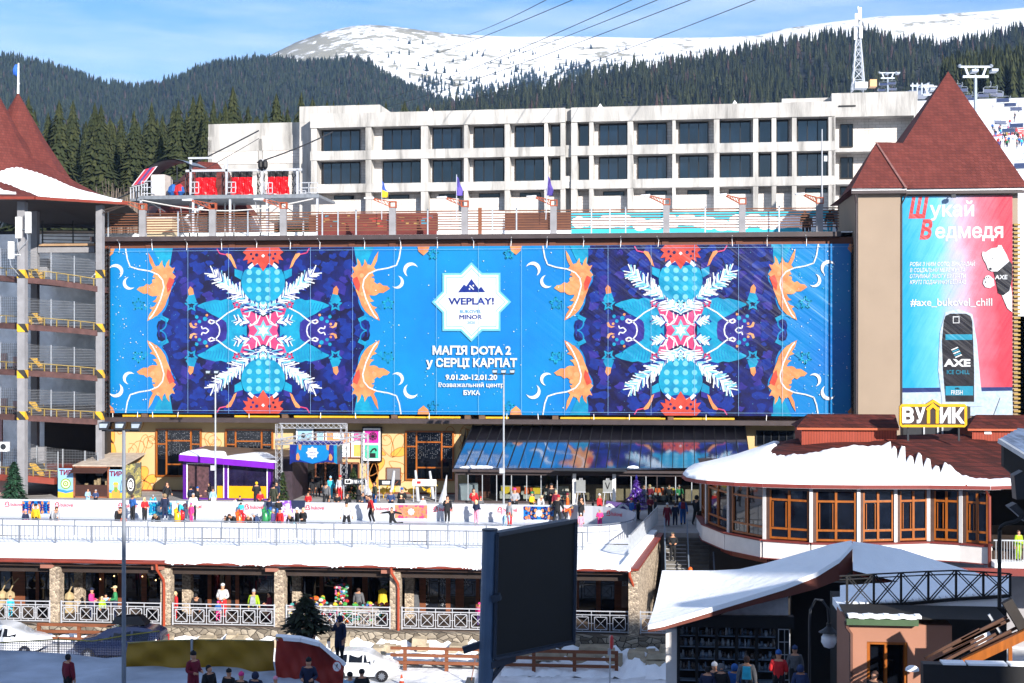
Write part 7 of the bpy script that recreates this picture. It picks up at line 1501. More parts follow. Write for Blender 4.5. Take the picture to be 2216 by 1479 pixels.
# peach building
pb_=thing('peach_house','peach coloured house with a green roof edge and a brown shop window','building',(xa(1900,46),46,0));yp=46;peach=M('peach_render','#956a57',.85,.06,.8,spec=.2)
X_=lambda px:xa(px,yp);Zp=lambda py:za(1920,py,yp)
part('wall',peach,pb_,lambda b:(b.box(X_(1838),X_(1876),yp,yp+3,0,Zp(1352)),b.box(X_(1876),X_(1964),yp,yp+3,Zp(1390),Zp(1352)),b.box(X_(1964),X_(2060),yp,yp+3,0,Zp(1352))))
part('roof_edge',M('green_metal','#3c5238',.5,.1),pb_,lambda b:b.box(X_(1830),X_(1985),yp-.25,yp+.1,Zp(1352)+.01,Zp(1338)))
part('roof',[dark,snow],pb_,lambda b:(b.hexa([(X_(1830),yp-.2,Zp(1338)+.01),(X_(2180),yp-.2,Zp(1338)+.01),(X_(2180),yp+1.6,Zp(1331)),(X_(1830),yp+1.6,Zp(1331))],[(X_(1830),yp-.2,Zp(1336)+.01),(X_(2180),yp-.2,Zp(1336)+.01),(X_(2180),yp+1.6,Zp(1329)),(X_(1830),yp+1.6,Zp(1329))],0),[b.bar((X_(1834)+k*.16,yp-.1,Zp(1335)+.03+.02*sin(k*2)),(X_(1834)+k*.16+.17,yp-.1,Zp(1335)+.03+.02*sin(k*2+1)),.4,.09,1)for k in range(14)]))
w=window(pb_,X_(1877),X_(1964),1.5,Zp(1390),yp+.35,orangew,gldark,(.47,),(),.09,.3,name='shop_window')
part('drain_pipe',M('pipe_brown','#5a3d33',.5,.1),pb_,lambda b:b.tube([(X_(1829),yp-.15,Zp(1345)),(X_(1831),yp-.1,Zp(1358)),(X_(1841),yp-.08,Zp(1372)),(X_(1842),yp-.08,2)],.055,6))
pg=thing('slatted_stair_roof','slanting wooden slat roof with an orange beam at the lower right corner','pergola',(xa(2120,42),42,5));yg=42
part('beam',orangew,pg,lambda b:b.bar(at(2085,1436,yg),at(2230,1368,yg),.18,.26))
for(a,c)in(((2012,1436),(2130,1376)),((2030,1438),(2155,1372)),((2000,1425),(2120,1362)),((2060,1436),(2190,1370)),((2090,1424),(2210,1366)),((2060,1400),(2185,1342)),((2080,1385),(2180,1335)),((2040,1412),(2165,1350)),((2020,1432),(2100,1392)),((2075,1432),(2200,1370)),((2100,1410),(2205,1356))):part('slat',M('dark_slat','#4d3122',.7,.2,3),pg,lambda b:b.bar(at(*a,yg+.4),at(*c,yg+.4),.055,.08))
for(a,c)in(((2095,1378),(2130,1440)),((2140,1330),(2185,1400))):part('crossbar',galv,pg,lambda b:b.bar(at(*a,yg+.7),at(*c,yg+.7),.08))
part('roof_board',M('board_dark','#2a2522',.8,.2),pg,lambda b:b.bar(at(2178,1300,yg+.3),at(2226,1380,yg+.3),.25,.3));part('post',orangew,pg,lambda b:b.bar(at(2186,1400,yg),at(2186,1450,yg),.1))
part('back_panel',snow,pg,lambda b:b.face([at(2105,1436,yg+2),at(2160,1400,yg+2),at(2140,1365,yg+2),at(2110,1365,yg+2)]))
dw=thing('dark_parapet','dark wall with a strip of snow on top in the lower right corner','wall',(xa(2110,40),40,0));part('wall',black,dw,lambda b:b.box(xa(1998,40),xa(2260,40),40,40.4,0,za(2100,1440,40)));part('snow_strip',snow,dw,lambda b:[b.box(xa(a,40),xa(c,40),39.95,40.4,za(2100,1440,40),za(2100,1436,40))for a,c in((2040,2090),(2095,2180),(2186,2250))])
bn=thing('snowy_bin','dark bin with a cap of snow beside the brown shop window','bin',at(1975,1479,44));part('body',black,bn,lambda b:b.lathe((xa(1974,44),44,5.5),[(.2,-2),(.22,.75),(.2,.85)],10));part('snow_cap',snow,bn,lambda b:b.lathe((xa(1974,44),44,za(1974,1450,44)-.02),[(.21,0),(.19,.08),(.1,.14)],10))
# black floodlight mast at the right edge
fm=thing('floodlight_mast','black floodlight mast with a bent arm at the right edge of the picture','floodlight',at(2163,1310,44));ym=44
part('pole',black,fm,lambda b:b.tube([at(2163,1316,ym),at(2163,1150,ym),at(2166,1140,ym),at(2176,1134,ym),at(2200,1128,ym),at(2222,1110,ym)],.06,8))
for a in(((2195,1030),(2214,1020),(2222,1080),(2200,1082)),((2184,1098),(2200,1090),(2226,1118),(2222,1132))):part('lamp_head',dsteel,fm,lambda b:b.prism([at(px,py,ym)for px,py in a],(0,.5,0)))
dr_=thing('snowy_tile_roof','corner of a snow dusted tile roof at the right edge','roof',at(2190,980,60));
def rr3(b):
 a,c,d,e=at(2163,952,60),at(2224,990,58),at(2240,930,62),at(2206,928,62);b.grid([[a.lerp(c,i/10).lerp(e.lerp(d,i/10),v/20)+Vector((0,0,.06*abs(sin(v/20*pi*6))))for i in range(11)]for v in range(21)])
part('tiles',M('snow_tile','#55637a',.6,.4,2.5),dr_,rr3);part('eave',galv,dr_,lambda b:b.bar(at(2163,954,60),at(2226,993,58),.15,.18));part('wall',dark,dr_,lambda b:b.prism([at(2172,960,60.3),at(2230,992,58.6),at(2230,1060,58.6),at(2172,1010,60.3)],(0,.4,0)))
# ================================================================ FOREGROUND
# unseen block added behind the camera, its height steps shaped to shade the foreground
hb=thing('added_shade_block','unseen stepped block added behind the viewpoint to shade the foreground','building',(20,-12,0))
part('wall',offw,hb,lambda b:(b.box(-60,43.5,-11,-8,0,38.4),b.box(43.5,54,-11,-8,0,27.5),b.box(54,120,-11,-8,0,43.5)))
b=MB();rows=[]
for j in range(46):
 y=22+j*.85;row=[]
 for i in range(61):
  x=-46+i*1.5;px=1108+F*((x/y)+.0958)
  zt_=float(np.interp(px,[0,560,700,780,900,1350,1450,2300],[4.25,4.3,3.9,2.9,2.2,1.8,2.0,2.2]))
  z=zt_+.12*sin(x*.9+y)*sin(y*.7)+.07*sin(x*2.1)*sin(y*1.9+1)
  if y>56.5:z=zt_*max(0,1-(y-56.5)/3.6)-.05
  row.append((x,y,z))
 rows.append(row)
b.grid(rows);o=struct(b,'snow_bank',M('shade_blue_snow',(.36,.40,.47),.85,.22,.6,bump=.9,bsc=1.4,spec=.1));o.data.polygons.foreach_set('use_smooth',[True]*len(o.data.polygons))  # foreground shade is put into the bank's darker, bluer snow colour
# big screen
bs_=thing('led_screen','large black outdoor screen on a steel post tinted shade blue, seen at an angle','screen',at(1052,1479,42));TL,TR,BR,BL=at(1075,1156,42),at(1246,1126,45),at(1241,1391,45),at(1069,1426,42)
nn=(TR-TL).cross(BL-TL).normalized();nn=nn if nn.y>0 else-nn
navy=M('navy_steel','#1e2a3a',.45,.15,2)
part('cabinet',navy,bs_,lambda b:b.hexa([BL,BR,BR+nn*.45,BL+nn*.45],[TL,TR,TR+nn*.45,TL+nn*.45]))
part('display',M('screen_black','#020203',.7,.2,3),bs_,lambda b:b.face([p-nn*.012 for p in(BL.lerp(TR,.025),BR.lerp(TL,.025),TR.lerp(BL,.025),TL.lerp(BR,.025))]))
part('frame',navy,bs_,lambda b:[b.bar(p-nn*.03,q-nn*.03,.09,.09)for p,q in((TL,TR),(TR,BR),(BR,BL),(BL,TL))])
part('post',M('shade_blue_steel','#41566f',.45,.2,1.2),bs_,lambda b:b.tube([at(1047,1600,42.1),at(1060,1148,42.1)],.22,14));part('cap',navy,bs_,lambda b:b.tube([at(1060,1149,42.1),at(1060,1145,42.1)],.24,14))  # the post's blue is the tint of shade, put into its colour
part('bracket',navy,bs_,lambda b:(b.bar(at(1072,1286,42),at(1076,1300,42),.25,.4),b.bar(at(1060,1440,42),at(1112,1425,43),.16,.2),b.bar(at(1058,1476,42),at(1092,1432,42.6),.12)))
part('arm',navy,bs_,lambda b:b.bar(at(1002,1408,42),at(1042,1394,42.1),.16,.2))
# floodlight poles
def floodpole(px,yb,y,ztop,heads,lab,r,pm_,z0,hs,box=None):
 x=xa(px,y);t=thing('floodlight_pole',lab,'floodlight',(x,y,z0),'floodlight poles round the rink')
 part('pole',pm_,t,lambda b:b.tube([(x,y,z0),(x,y,ztop)],[r,r*.72],10));part('crossbar',dsteel,t,lambda b:b.bar((x+heads[0]-.1,y,ztop),(x+heads[-1]+.1,y,ztop),.07))
 for h in heads:
  hd_=part('lamp_head',dsteel,t,lambda b:b.hexa([(x+h-hs*.38,y-hs*.5,ztop+.02),(x+h+hs*.38,y-hs*.5,ztop+.02),(x+h+hs*.3,y+.1,ztop+.1),(x+h-hs*.3,y+.1,ztop+.1)],[(x+h-hs*.5,y-hs*.25,ztop+hs*.75),(x+h+hs*.5,y-hs*.25,ztop+hs*.75),(x+h+hs*.4,y+.15,ztop+hs*.8),(x+h-hs*.4,y+.15,ztop+hs*.8)]))
  part('lens',M('lamp_glass','#8f9aa6',.08,.2),hd_,lambda b:b.face([(x+h-hs*.33,y-hs*.49,ztop+.1),(x+h+hs*.33,y-hs*.49,ztop+.1),(x+h+hs*.42,y-hs*.27,ztop+hs*.68),(x+h-hs*.42,y-hs*.27,ztop+hs*.68)]))
 if box:part('speaker_box',wsteel,t,lambda b:b.box(x-.26,x+.1,y-.3,y-.12,za(px,box+6,y),za(px,box-5,y)))
floodpole(268,0,50,za(268,932,50),(-.72,-.12,.48),'tall near floodlight pole with three lamps at the left',.088,M('pole_paint','#70767f',.45,.1,2),3.5,.38)
floodpole(1090,0,97,za(1090,810,97),(-.6,0,.6),'slim far floodlight pole with three lamps before the glass pavilion',.075,galv,ZP,.4,1018)
floodpole(466,0,98,za(466,811,98),(-.5,.1),'slim far floodlight pole before the purple kiosk',.075,galv,ZP,.38,1012)
# tarpaulins
def tarp(name,lab,top,bot,y,col,seed,dy=0):
 t=thing(name,lab,'tarpaulin',at(*bot[0],y));n_=40;r=random.Random(seed)
 tx_,ty_=[p[0]for p in top],[p[1]for p in top];bx_,by_=[p[0]for p in bot],[p[1]for p in bot]
 def f(b):
  rows=[]
  for v in range(13):
   row=[]
   for i in range(n_+1):
    u=i/n_;px0=tx_[0]+(tx_[-1]-tx_[0])*u;px1=bx_[0]+(bx_[-1]-bx_[0])*u;p=at(px0,float(np.interp(px0,tx_,ty_)),y+dy*u);q=at(px1,float(np.interp(px1,bx_,by_)),y+dy*u);w=p.lerp(q,v/12)
    w.y+=.10*sin(u*14+v*.5+seed)*sin(v/12*pi)+.05*sin(u*33-v*.8+seed);row.append(w)
   rows.append(row)
  b.grid(rows);b.grid([[p+Vector((0,.05,0))for p in r_]for r_ in rows])
 part('sheet',col,t,f,True);part('cord',M('rope','#9a8c58',.8,.1),t,lambda b:b.tube([at(*p,y+dy*(p[0]-tx_[0])/(tx_[-1]-tx_[0]))for p in top],.03,5));return t
yt=M('mustard_tarp','#8f6e10',.5,.12,1);rt=M('red_tarp','#8f2416',.5,.12,1)
t1=tarp('mustard_tarpaulin','mustard yellow tarpaulin strung before the parked cars',[(276,1392),(350,1387),(430,1385),(520,1386),(592,1388)],[(268,1462),(340,1464),(430,1472),(594,1490)],54,yt,1)
t2=tarp('red_tarpaulin','red tarpaulin sloping down the snowy bank',[(597,1380),(650,1384),(690,1394),(716,1416),(745,1438)],[(597,1492),(650,1494),(740,1496)],53,rt,2,1.5)
part('pole',galv,t1,lambda b:b.bar(at(415,1383,53.9),at(415,1480,53.9),.08));part('snow_edge',snow,t2,lambda b:[b.bar(at(*p,53.3+.2*k),at(*q,53.5+.2*k),.5,.14)for k,(p,q)in enumerate((((597,1379),(650,1383)),((650,1383),(690,1393)),((690,1393),(716,1415)),((716,1415),(745,1437))))])
ns=thing('no_skiing_sign','round white sign with a red ring and a crossed walker on the red tarpaulin','sign',at(729,1443,52.6));c=at(729,1443,52.6)
def nsf(b):
 dsc=lambda r,y,m_:b.prism([c+Vector((r*cos(q),y,r*1.15*sin(q)))for q in[i*pi/12 for i in range(24)]],(0,.01,0),m_)
 dsc(.19,0,0);dsc(.155,-.006,1);b.bar(c+Vector((-.11,-.02,.13)),c+Vector((.11,-.02,-.13)),.03,.006,0)
 b.bar(c+Vector((0,-.012,.02)),c+Vector((.02,-.012,.1)),.04,.006,2);b.bar(c+Vector((0,-.012,.02)),c+Vector((-.06,-.012,-.1)),.03,.006,2);b.bar(c+Vector((0,-.012,.02)),c+Vector((.06,-.012,-.08)),.03,.006,2)
part('disc',[redp,white,black],ns,nsf)
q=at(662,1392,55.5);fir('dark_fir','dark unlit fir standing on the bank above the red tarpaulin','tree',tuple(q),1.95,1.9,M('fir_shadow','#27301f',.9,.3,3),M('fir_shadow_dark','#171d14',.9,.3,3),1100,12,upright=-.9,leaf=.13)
# net fence by the left bank
nt=thing('safety_net','yellow edged safety net on thin poles at the lower left','net',at(130,1440,56));N0=[(-20,1392),(60,1388),(126,1384),(200,1388),(270,1376),(345,1366)]
part('edge_rope',M('net_yellow','#8f8430',.6,.1),nt,lambda b:b.tube([at(*p,56.2)for p in N0],.025,5));part('pole',dsteel,nt,lambda b:[b.bar(at(px,1380,56.2),at(px,1436,56.2),.035)for px in(126,345)]+[])
m,n,l,bsd=nodes('net_mesh');co=objco(n,l,'wall');bt=n.new('ShaderNodeTexBrick');bt.offset=0;bt.inputs['Scale'].default_value=1;bt.inputs['Brick Width'].default_value=.1;bt.inputs['Row Height'].default_value=.1;bt.inputs['Mortar Size'].default_value=.012;l.new(co,bt.inputs[0]);tr=n.new('ShaderNodeBsdfTransparent');mx=n.new('ShaderNodeMixShader');l.new(bt.outputs['Fac'],mx.inputs[0]);l.new(tr.outputs[0],mx.inputs[1]);l.new(bsd.outputs[0],mx.inputs[2]);l.new(mx.outputs[0],n['Material Output'].inputs[0]);bsd.inputs['Base Color'].default_value=(.05,.06,.12,1)
part('mesh',m,nt,lambda b:[b.face([at(N0[i][0],1438,56.22),at(N0[i+1][0],1438,56.22),at(*N0[i+1],56.22),at(*N0[i],56.22)])for i in range(5)])
# ================================================================ PEOPLE
def V3(*a):return Vector(a)
def body(pose,long=False):
 """one continuous skinned figure, 1.75 m, facing -y; materials: 0 jacket 1 trousers 2 skin 3 shoes 4 eyes"""
 P=dict(lean=0,ua=((.22,0,-1),(.22,0,-1)),fa=((.12,-.15,-1),(.12,-.15,-1)),th=((.04,0,-1),(.04,0,-1)),sh=((.02,.02,-1),(.02,.02,-1)),drop=0,head=0);P.update(pose)
 pts,rad,reg,ed=[],[],[],[]
 def add(p,r,m,par=None):
  pts.append(Vector(p));rad.append(r);reg.append(m)
  if par is not None:ed.append((par,len(pts)-1))
  return len(pts)-1
 pz=.95-P['drop'];lm=Matrix.Rotation(radians(P['lean']),3,'X');o=V3(0,0,pz)
 U=lambda x,y,z:o+lm@V3(x,y,z-.95)
 pel=add(o,.175,0);sp=add(U(0,0,1.15),.175,0,pel);ch=add(U(0,0,1.33),.188,0,sp);nk=add(U(0,-.005,1.49),.06,2,ch)
 hb=add(U(0,-.02,1.55),.075,2,nk);hd=add(U(0,-.015,1.645),.092,2,hb);add(U(0,0,1.71),.075,2,hd);add(U(0,-.115,1.625),.014,2,hd)
 for s in(-1,1):add(U(s*.088,0,1.63),.016,2,hd)
 for k,s in enumerate((-1,1)):
  sh=add(U(s*.19,0,1.40),.096,0,ch);d=V3(s*P['ua'][k][0],P['ua'][k][1],P['ua'][k][2]).normalized();e=add(pts[sh]+(lm@d)*.29,.082,0,sh)
  d2=V3(s*P['fa'][k][0],P['fa'][k][1],P['fa'][k][2]).normalized();d2=lm@d2;w=add(pts[e]+d2*.25,.062,0,e);pm=add(pts[w]+d2*.075,.034,2,w)
  sd=d2.cross(V3(0,-1,.01));sd=sd.normalized()if sd.length>.1 else V3(1,0,0);up=d2.cross(sd)
  for q,(off,ln)in enumerate(((-.028,.072),(-.009,.085),(.010,.08),(.028,.062))):
   b=add(pts[pm]+sd*off+d2*.02,.0105,2,pm);c=add(pts[b]+d2*ln*.55+up*.012,.0098,2,b);add(pts[c]+d2*ln*.4+up*.028,.0085,2,c)
  b=add(pts[w]+d2*.04+sd*(-.035)*s,.012,2,w);add(pts[b]+(d2*.6-sd*.6*s)*.05,.0105,2,b)
  hp=add(o+V3(s*.09,0,-.06),.13,0 if long else 1,pel);t=V3(s*P['th'][k][0],P['th'][k][1],P['th'][k][2]).normalized();kn=add(pts[hp]+t*.40,.15 if long else .092,0 if long else 1,hp)
  t2=V3(s*P['sh'][k][0],P['sh'][k][1],P['sh'][k][2]).normalized();cf=add(pts[kn]+t2*.16,.08,1,kn);an=add(pts[kn]+t2*.40,.062,1,cf)
  f=V3(0,-1,0)if abs(t2.y)<.7 else V3(0,-.2,-1 if t2.y<0 else-1);f=(f-t2*f.dot(t2)).normalized();hl=add(pts[an]+t2*.045,.05,3,an);add(pts[hl]+f*.15,.042,3,hl)
 me=bpy.data.meshes.new('person');me.from_pydata([tuple(p)for p in pts],ed,[]);ob=bpy.data.objects.new('tmp',me);COL.objects.link(ob)
 sk=ob.modifiers.new('s','SKIN');sk.use_smooth_shade=True
 for i,v in enumerate(me.skin_vertices[0].data):v.radius=(rad[i],rad[i]*(.8 if reg[i]==0 and rad[i]>.14 else 1));v.use_root=(i==0)
 ss=ob.modifiers.new('u','SUBSURF');ss.levels=1;ss.render_levels=1
 dg=bpy.context.evaluated_depsgraph_get();m2=bpy.data.meshes.new_from_object(ob.evaluated_get(dg));bpy.data.objects.remove(ob);m2.name='person_body'
 A=np.array([pts[a]for a,_ in ed]);B=np.array([pts[c]for _,c in ed]);RG=np.array([reg[c]if reg[a]!=2 or reg[c]==2 else 0 for a,c in ed])
 n_=len(m2.polygons);C=np.array([p.center for p in m2.polygons]);D=B-A;L2=(D*D).sum(1);t=np.clip(((C[:,None]-A)*D).sum(2)/L2,0,1);dist=np.linalg.norm(C[:,None]-(A+t[...,None]*D),axis=2);mi=RG[dist.argmin(1)]
 for i in range(5):m2.materials.append(None)
 m2.polygons.foreach_set('material_index',mi.astype(np.int32));m2.polygons.foreach_set('use_smooth',[True]*n_)
 hp_=pts[hd];zmin=min(v.co.z for v in m2.vertices)
 return m2,hp_,radians(P['lean']),zmin
POSES={'stand':{},'front':dict(fa=((-.35,-1,-.15),(-.35,-1,-.15)),ua=((.25,.05,-1),(.25,.05,-1))),'phone':dict(fa=((-.25,-.7,.75),(.1,-.2,-1)),ua=((.3,-.3,-1),(.22,0,-1))),
'lean':dict(lean=38,drop=.03,ua=((.2,-.75,-.75),(.2,-.75,-.75)),fa=((-.2,-.75,-.75),(-.2,-.75,-.75))),'walk':dict(th=((.03,-.4,-1),(.03,.3,-1)),sh=((.02,.1,-1),(.02,.55,-1)),drop=.06,ua=((.2,.3,-1),(.2,-.3,-1)),fa=((.1,0,-1),(.1,-.5,-1))),
'skate':dict(lean=14,drop=.09,th=((.22,-.35,-1),(.2,-.1,-1)),sh=((.15,.35,-1),(.2,.3,-1)),ua=((.6,-.1,-1),(.6,-.1,-1)),fa=((.45,-.4,-1),(.45,-.4,-1))),
'figure':dict(lean=8,ua=((1,.1,-.15),(1,.1,-.2)),fa=((1,.1,-.2),(1,0,-.3)),th=((.02,0,-1),(.55,-.1,-.75)),sh=((0,0,-1),(.75,.5,.1))),'wide':dict(th=((.2,0,-1),(.2,0,-1)),sh=((.1,.02,-1),(.1,.02,-1)),ua=((.5,0,-1),(.5,0,-1)),fa=((.1,-.3,-1),(.1,-.3,-1)),drop=.03),
'sit':dict(th=((.12,-1,-.05),(.12,-1,-.05)),sh=((.02,-.05,-1),(.02,-.05,-1)),drop=.42,ua=((.2,-.3,-1),(.2,-.3,-1)),fa=((-.2,-1,-.2),(-.2,-1,-.2))),'bend':dict(lean=62,drop=.16,th=((.1,-.35,-1),(.1,-.3,-1)),sh=((.05,.35,-1),(.05,.3,-1)),ua=((.15,-.9,-.3),(.15,-.9,-.3)),fa=((-.1,-.9,-.4),(-.1,-.9,-.4)))}
BOD={}
def getbody(p,lg):
 if(p,lg)not in BOD:BOD[(p,lg)]=body(POSES[p],lg)
 return BOD[(p,lg)]
CC=dict(k='#15161a',n='#16203c',b='#1d4f8f',c='#2a9db8',r='#b01c22',p='#c9347a',l='#d98aa0',w='#b9b9bd',g='#57585c',y='#c9a21a',o='#c8571c',v='#4d3a6e',d='#2f3327',e='#2c7a4a',t='#7d6a4f',a='#86a8c4',x='#8fae1c',q='#3f2a22',s='#8d8f95',j='#2b3d63',m='#6a1228',u='#c9b489')
def cm(k):return M('cloth_'+k,CC[k],.85,.22,6,bump=.2)
skin_=M('skin','#b58468',.6,.06,8);eye_=M('eyes','#1a1412',.4,.1)
CAPS={}
def capmesh(kind):
 if kind in CAPS:return CAPS[kind]
 b=MB()
 if kind=='hat':b.lathe((0,.005,.0),[(.101,-.005),(.108,.02),(.107,.055),(.09,.10),(.05,.13),(.012,.14)],12,sx=.95,sy=1.1);b.lathe((0,.005,.142),[(.01,-.02),(.026,-.005),(.022,.014),(.006,.02)],7)
 elif kind=='cap':b.lathe((0,.005,0),[(.100,0),(.105,.03),(.09,.09),(.04,.12),(.01,.125)],12,sx=.95,sy=1.1);b.box(-.07,.07,-.19,-.08,.008,.022)
 elif kind=='hair':b.lathe((0,.03,-.02),[(.075,-.08),(.096,-.04),(.100,.03),(.09,.085),(.05,.122),(.01,.13)],12,sx=1,sy=1.0)
 elif kind=='long':b.lathe((0,.04,-.02),[(.06,-.24),(.085,-.15),(.10,-.04),(.102,.03),(.09,.085),(.05,.122),(.01,.13)],12,sx=1.05,sy=.95)
 elif kind=='hood':b.lathe((0,.03,-.03),[(.10,-.10),(.13,-.05),(.13,.03),(.11,.10),(.06,.15),(.01,.165)],12,sx=1,sy=1.0)
 elif kind=='helmet':b.lathe((0,.0,.0),[(.112,-.03),(.122,.02),(.112,.08),(.07,.125),(.01,.14)],12,sx=.95,sy=1.15)
 o=b.build('t',[cm('k')],None,True);me=o.data;bpy.data.objects.remove(o);CAPS[kind]=me;return me
packmesh=None
NP=0
def person(label,x,y,z,pose='stand',face=0,jk='k',tr='k',cap=('hair','q'),h=1.75,sh='k',lg=False,pack=None,group=None):
 me,hp_,ln,zm=getbody(pose,lg);k=h/1.75
 o=bpy.data.objects.new('person',me);COL.objects.link(o)
 for i,m_ in enumerate((cm(jk),cm(tr),skin_,cm(sh),eye_)):o.material_slots[i].link='OBJECT';o.material_slots[i].material=m_
 o.location=(x,y,z-zm*k if pose!='sit' else z);o.rotation_euler=(0,0,radians(face));o.scale=(k*1.04,k*1.04,k)
 kd,cc=cap;nm={'hat':'hat','cap':'cap','hair':'hair','long':'hair','hood':'hood','helmet':'helmet'}[kd]
 c=bpy.data.objects.new(nm,capmesh(kd));COL.objects.link(c);c.parent=o;c.location=hp_+V3(0,.005,.03 if kd in('hat','cap')else .01);c.rotation_euler=(ln,0,0);c.material_slots[0].link='OBJECT';c.material_slots[0].material=cm(cc)
 if pack:
  global packmesh
  if packmesh is None:
   b=MB();b.hexa([(-.15,0,-.22),(.15,0,-.22),(.14,.14,-.2),(-.14,.14,-.2)],[(-.12,0,.2),(.12,0,.2),(.1,.09,.18),(-.1,.09,.18)]);t=b.build('t',[cm('k')]);packmesh=t.data;bpy.data.objects.remove(t)
  q=bpy.data.objects.new('backpack',packmesh);COL.objects.link(q);q.parent=o;q.location=(0,.13,1.24);q.material_slots[0].link='OBJECT';q.material_slots[0].material=cm(pack)
 tag(o,label,'person',group);return o
ICE=ZI+.02
def onice(px,py,label,pose='stand',face=0,jk='k',tr='k',cap=('hair','q'),h=1.72,**k):p=gnd(px,py,ICE);return person(label,p.x,min(p.y,91.9),ICE,pose,face,jk,tr,cap,h,group='skaters on the ice',**k)
def near(px,label,pose='lean',face=0,jk='k',tr='k',cap=('hair','q'),h=1.72,y=84.75,**k):return person(label,xa(px,y),y,ICE,pose,face,jk,tr,cap,h,group='skaters at the near board',**k)
def back(px,top,label,pose='stand',face=0,jk='k',tr='k',cap=('hair','q'),y=94,**k):z=za(px,top,y);h=min(1.9,max(1.0,z-ZP))if 'h' not in k else k.pop('h');return person(label,xa(px,y),y,ZP,pose,face,jk,tr,cap,h,group='onlookers behind the rink',**k)
H_,R_,L_,D_=(lambda c:('hat',c)),(lambda c:('hair',c)),(lambda c:('long',c)),(lambda c:('hood',c))
# --- skaters
onice(287,1127,'skater in blue jacket and black trousers facing the far board','front',150,'b','k',R_('q'))
onice(313,1130,'skater in red jacket and black trousers beside the blue one','front',60,'r','k',L_('u'),1.6,sh='w')
onice(357,1125,'skater in navy hooded jacket before the turquoise advert','stand',180,'n','n',D_('t'),1.7,sh='w')
onice(397,1129,'child in turquoise jacket pushing the yellow skating aid','lean',-60,'c','n',H_('a'),1.45)
onice(414,1132,'child in pink overalls beside the yellow skating aid','stand',-30,'p','p',H_('p'),1.25,sh='w')
onice(418,1126,'adult in pale grey hoodie standing behind the pink child','stand',20,'w','k',R_('s'),1.78)
onice(529,1122,'child in turquoise top bending to the orange skating aid','lean',200,'c','r',R_('q'),1.2)
onice(583,1126,'skater in dark top and blue jeans left of the purple sledges','front',150,'n','b',R_('q'),1.5)
onice(603,1127,'skater in dark top and blue jeans right beside the purple sledges','front',200,'k','b',R_('k'),1.45)
onice(750,1149,'skater in white patterned hoodie and black trousers with feet apart','wide',10,'w','k',H_('k'),1.78)
onice(805,1133,'skater in red jacket and black trousers leaning on the far board','skate',-60,'r','k',R_('q'),1.85,sh='w')
onice(848,1150,'figure skater in black with arms spread and one leg lifted','figure',0,'k','k',R_('q'),1.5)
onice(968,1132,'skater in black holding a phone before the right of the far board','phone',30,'k','k',R_('q'),1.75,sh='w')
onice(1031,1134,'girl in navy jacket and pink trousers at the far board','front',150,'n','l',L_('u'),1.55,sh='w')
onice(1103,1139,'child in patterned grey top and red trousers','stand',-40,'s','r',H_('n'),1.6)
onice(1091,1143,'child in pale blue jacket crouching with a pink backpack','bend',40,'a','a',R_('t'),1.25,pack='l')
onice(1208,1128,'skater in black jacket with red hat before the blue advert','skate',150,'k','k',H_('r'),1.8)
onice(1222,1131,'skater bending over in an orange and black jacket','bend',90,'o','k',R_('t'),1.45)
onice(1257,1135,'skater in black with a pale blue scarf taking a photo','phone',60,'k','k',R_('k'),1.75)
onice(1298,1146,'child in pink jacket alone at the right of the ice','front',0,'p','p',H_('s'),1.25)
onice(1257,1150,'small child in pale pink with a white hat behind the big screen','stand',20,'l','l',H_('w'),1.1)
# --- at the near board
near(77,'skater in yellow and black jacket seen from behind at the left','stand',170,'y','k',H_('k'),1.7)
near(55,'child in navy and pink at the left end of the near board','stand',60,'n','p',H_('l'),1.35)
near(113,'person in grey striped jacket bending to a child','lean',60,'s','g',R_('q'),1.75)
near(124,'child in a white helmet held by the person in grey stripes','stand',90,'n','k',('helmet','w'),1.05)
near(255,'man in black coat leaning over a child in orange','lean',40,'k','k',R_('q'),1.8)
near(267,'child in orange hooded overalls behind the tall pole','stand',20,'o','o',H_('b'),1.1)
near(342,'person in black with fur hood leaning far over the near board','bend',0,'k','k',D_('t'),1.6)
near(489,'child in grey jacket resting on the near board','lean',10,'s','k',R_('q'),1.3)
near(506,'person in black bending over the near board beside the grey child','bend',-10,'k','k',R_('q'),1.7)
near(540,'girl with fair hair and dark jacket at the near board','lean',0,'q','k',L_('u'),1.4)
near(561,'child in navy jacket and grey knit hat turning away','lean',-60,'j','k',H_('s'),1.45)
near(591,'person in lilac grey jacket at the near board','stand',-90,'v','k',R_('s'),1.6)
near(606,'person in red and black jacket next to the lilac one','stand',-30,'r','k',H_('k'),1.62)
near(633,'girl with long fair hair in a turquoise collar','lean',-20,'k','c',L_('u'),1.5)
near(643,'person in black with a white knit hat behind the fair haired girl','stand',-60,'k','k',H_('w'),1.65)
near(656,'person with red collar and black jacket, rightmost at the near board','front',-30,'k','k',R_('u'),1.68)
# --- onlookers behind the far board
back(190,1058,'woman in pale blue coat before the shooting stall','front',60,'a','a',L_('q'),96,lg=True)
back(207,1060,'man in navy coat beside the woman in pale blue','front',0,'j','k',R_('s'),96)
back(331,1067,'person in bright turquoise jacket leaning on the far board','lean',20,'c','k',H_('s'))
back(361,1043,'tall man in black walking left of the purple kiosk','walk',60,'k','k',R_('q'),98)
back(413,1052,'person in navy jacket by the left kiosk window','stand',170,'n','k',R_('k'),97)
back(427,1055,'person in blue hat before the left kiosk panel','front',90,'k','k',H_('b'),96)
back(453,1045,'person in black sitting on the kiosk step','front',-60,'k','g',R_('k'),99)
back(461,1058,'child in pale blue by the kiosk pole','stand',20,'a','w',R_('q'),97)
back(509,1078,'child in white at the far board before the yellow panel','stand',0,'w','k',R_('q'))
back(519,1074,'child with navy hat beside the child in white','stand',30,'k','k',H_('n'))
back(555,1043,'man in black with yellow hood before the yellow panel','front',200,'k','k',R_('y'),98)
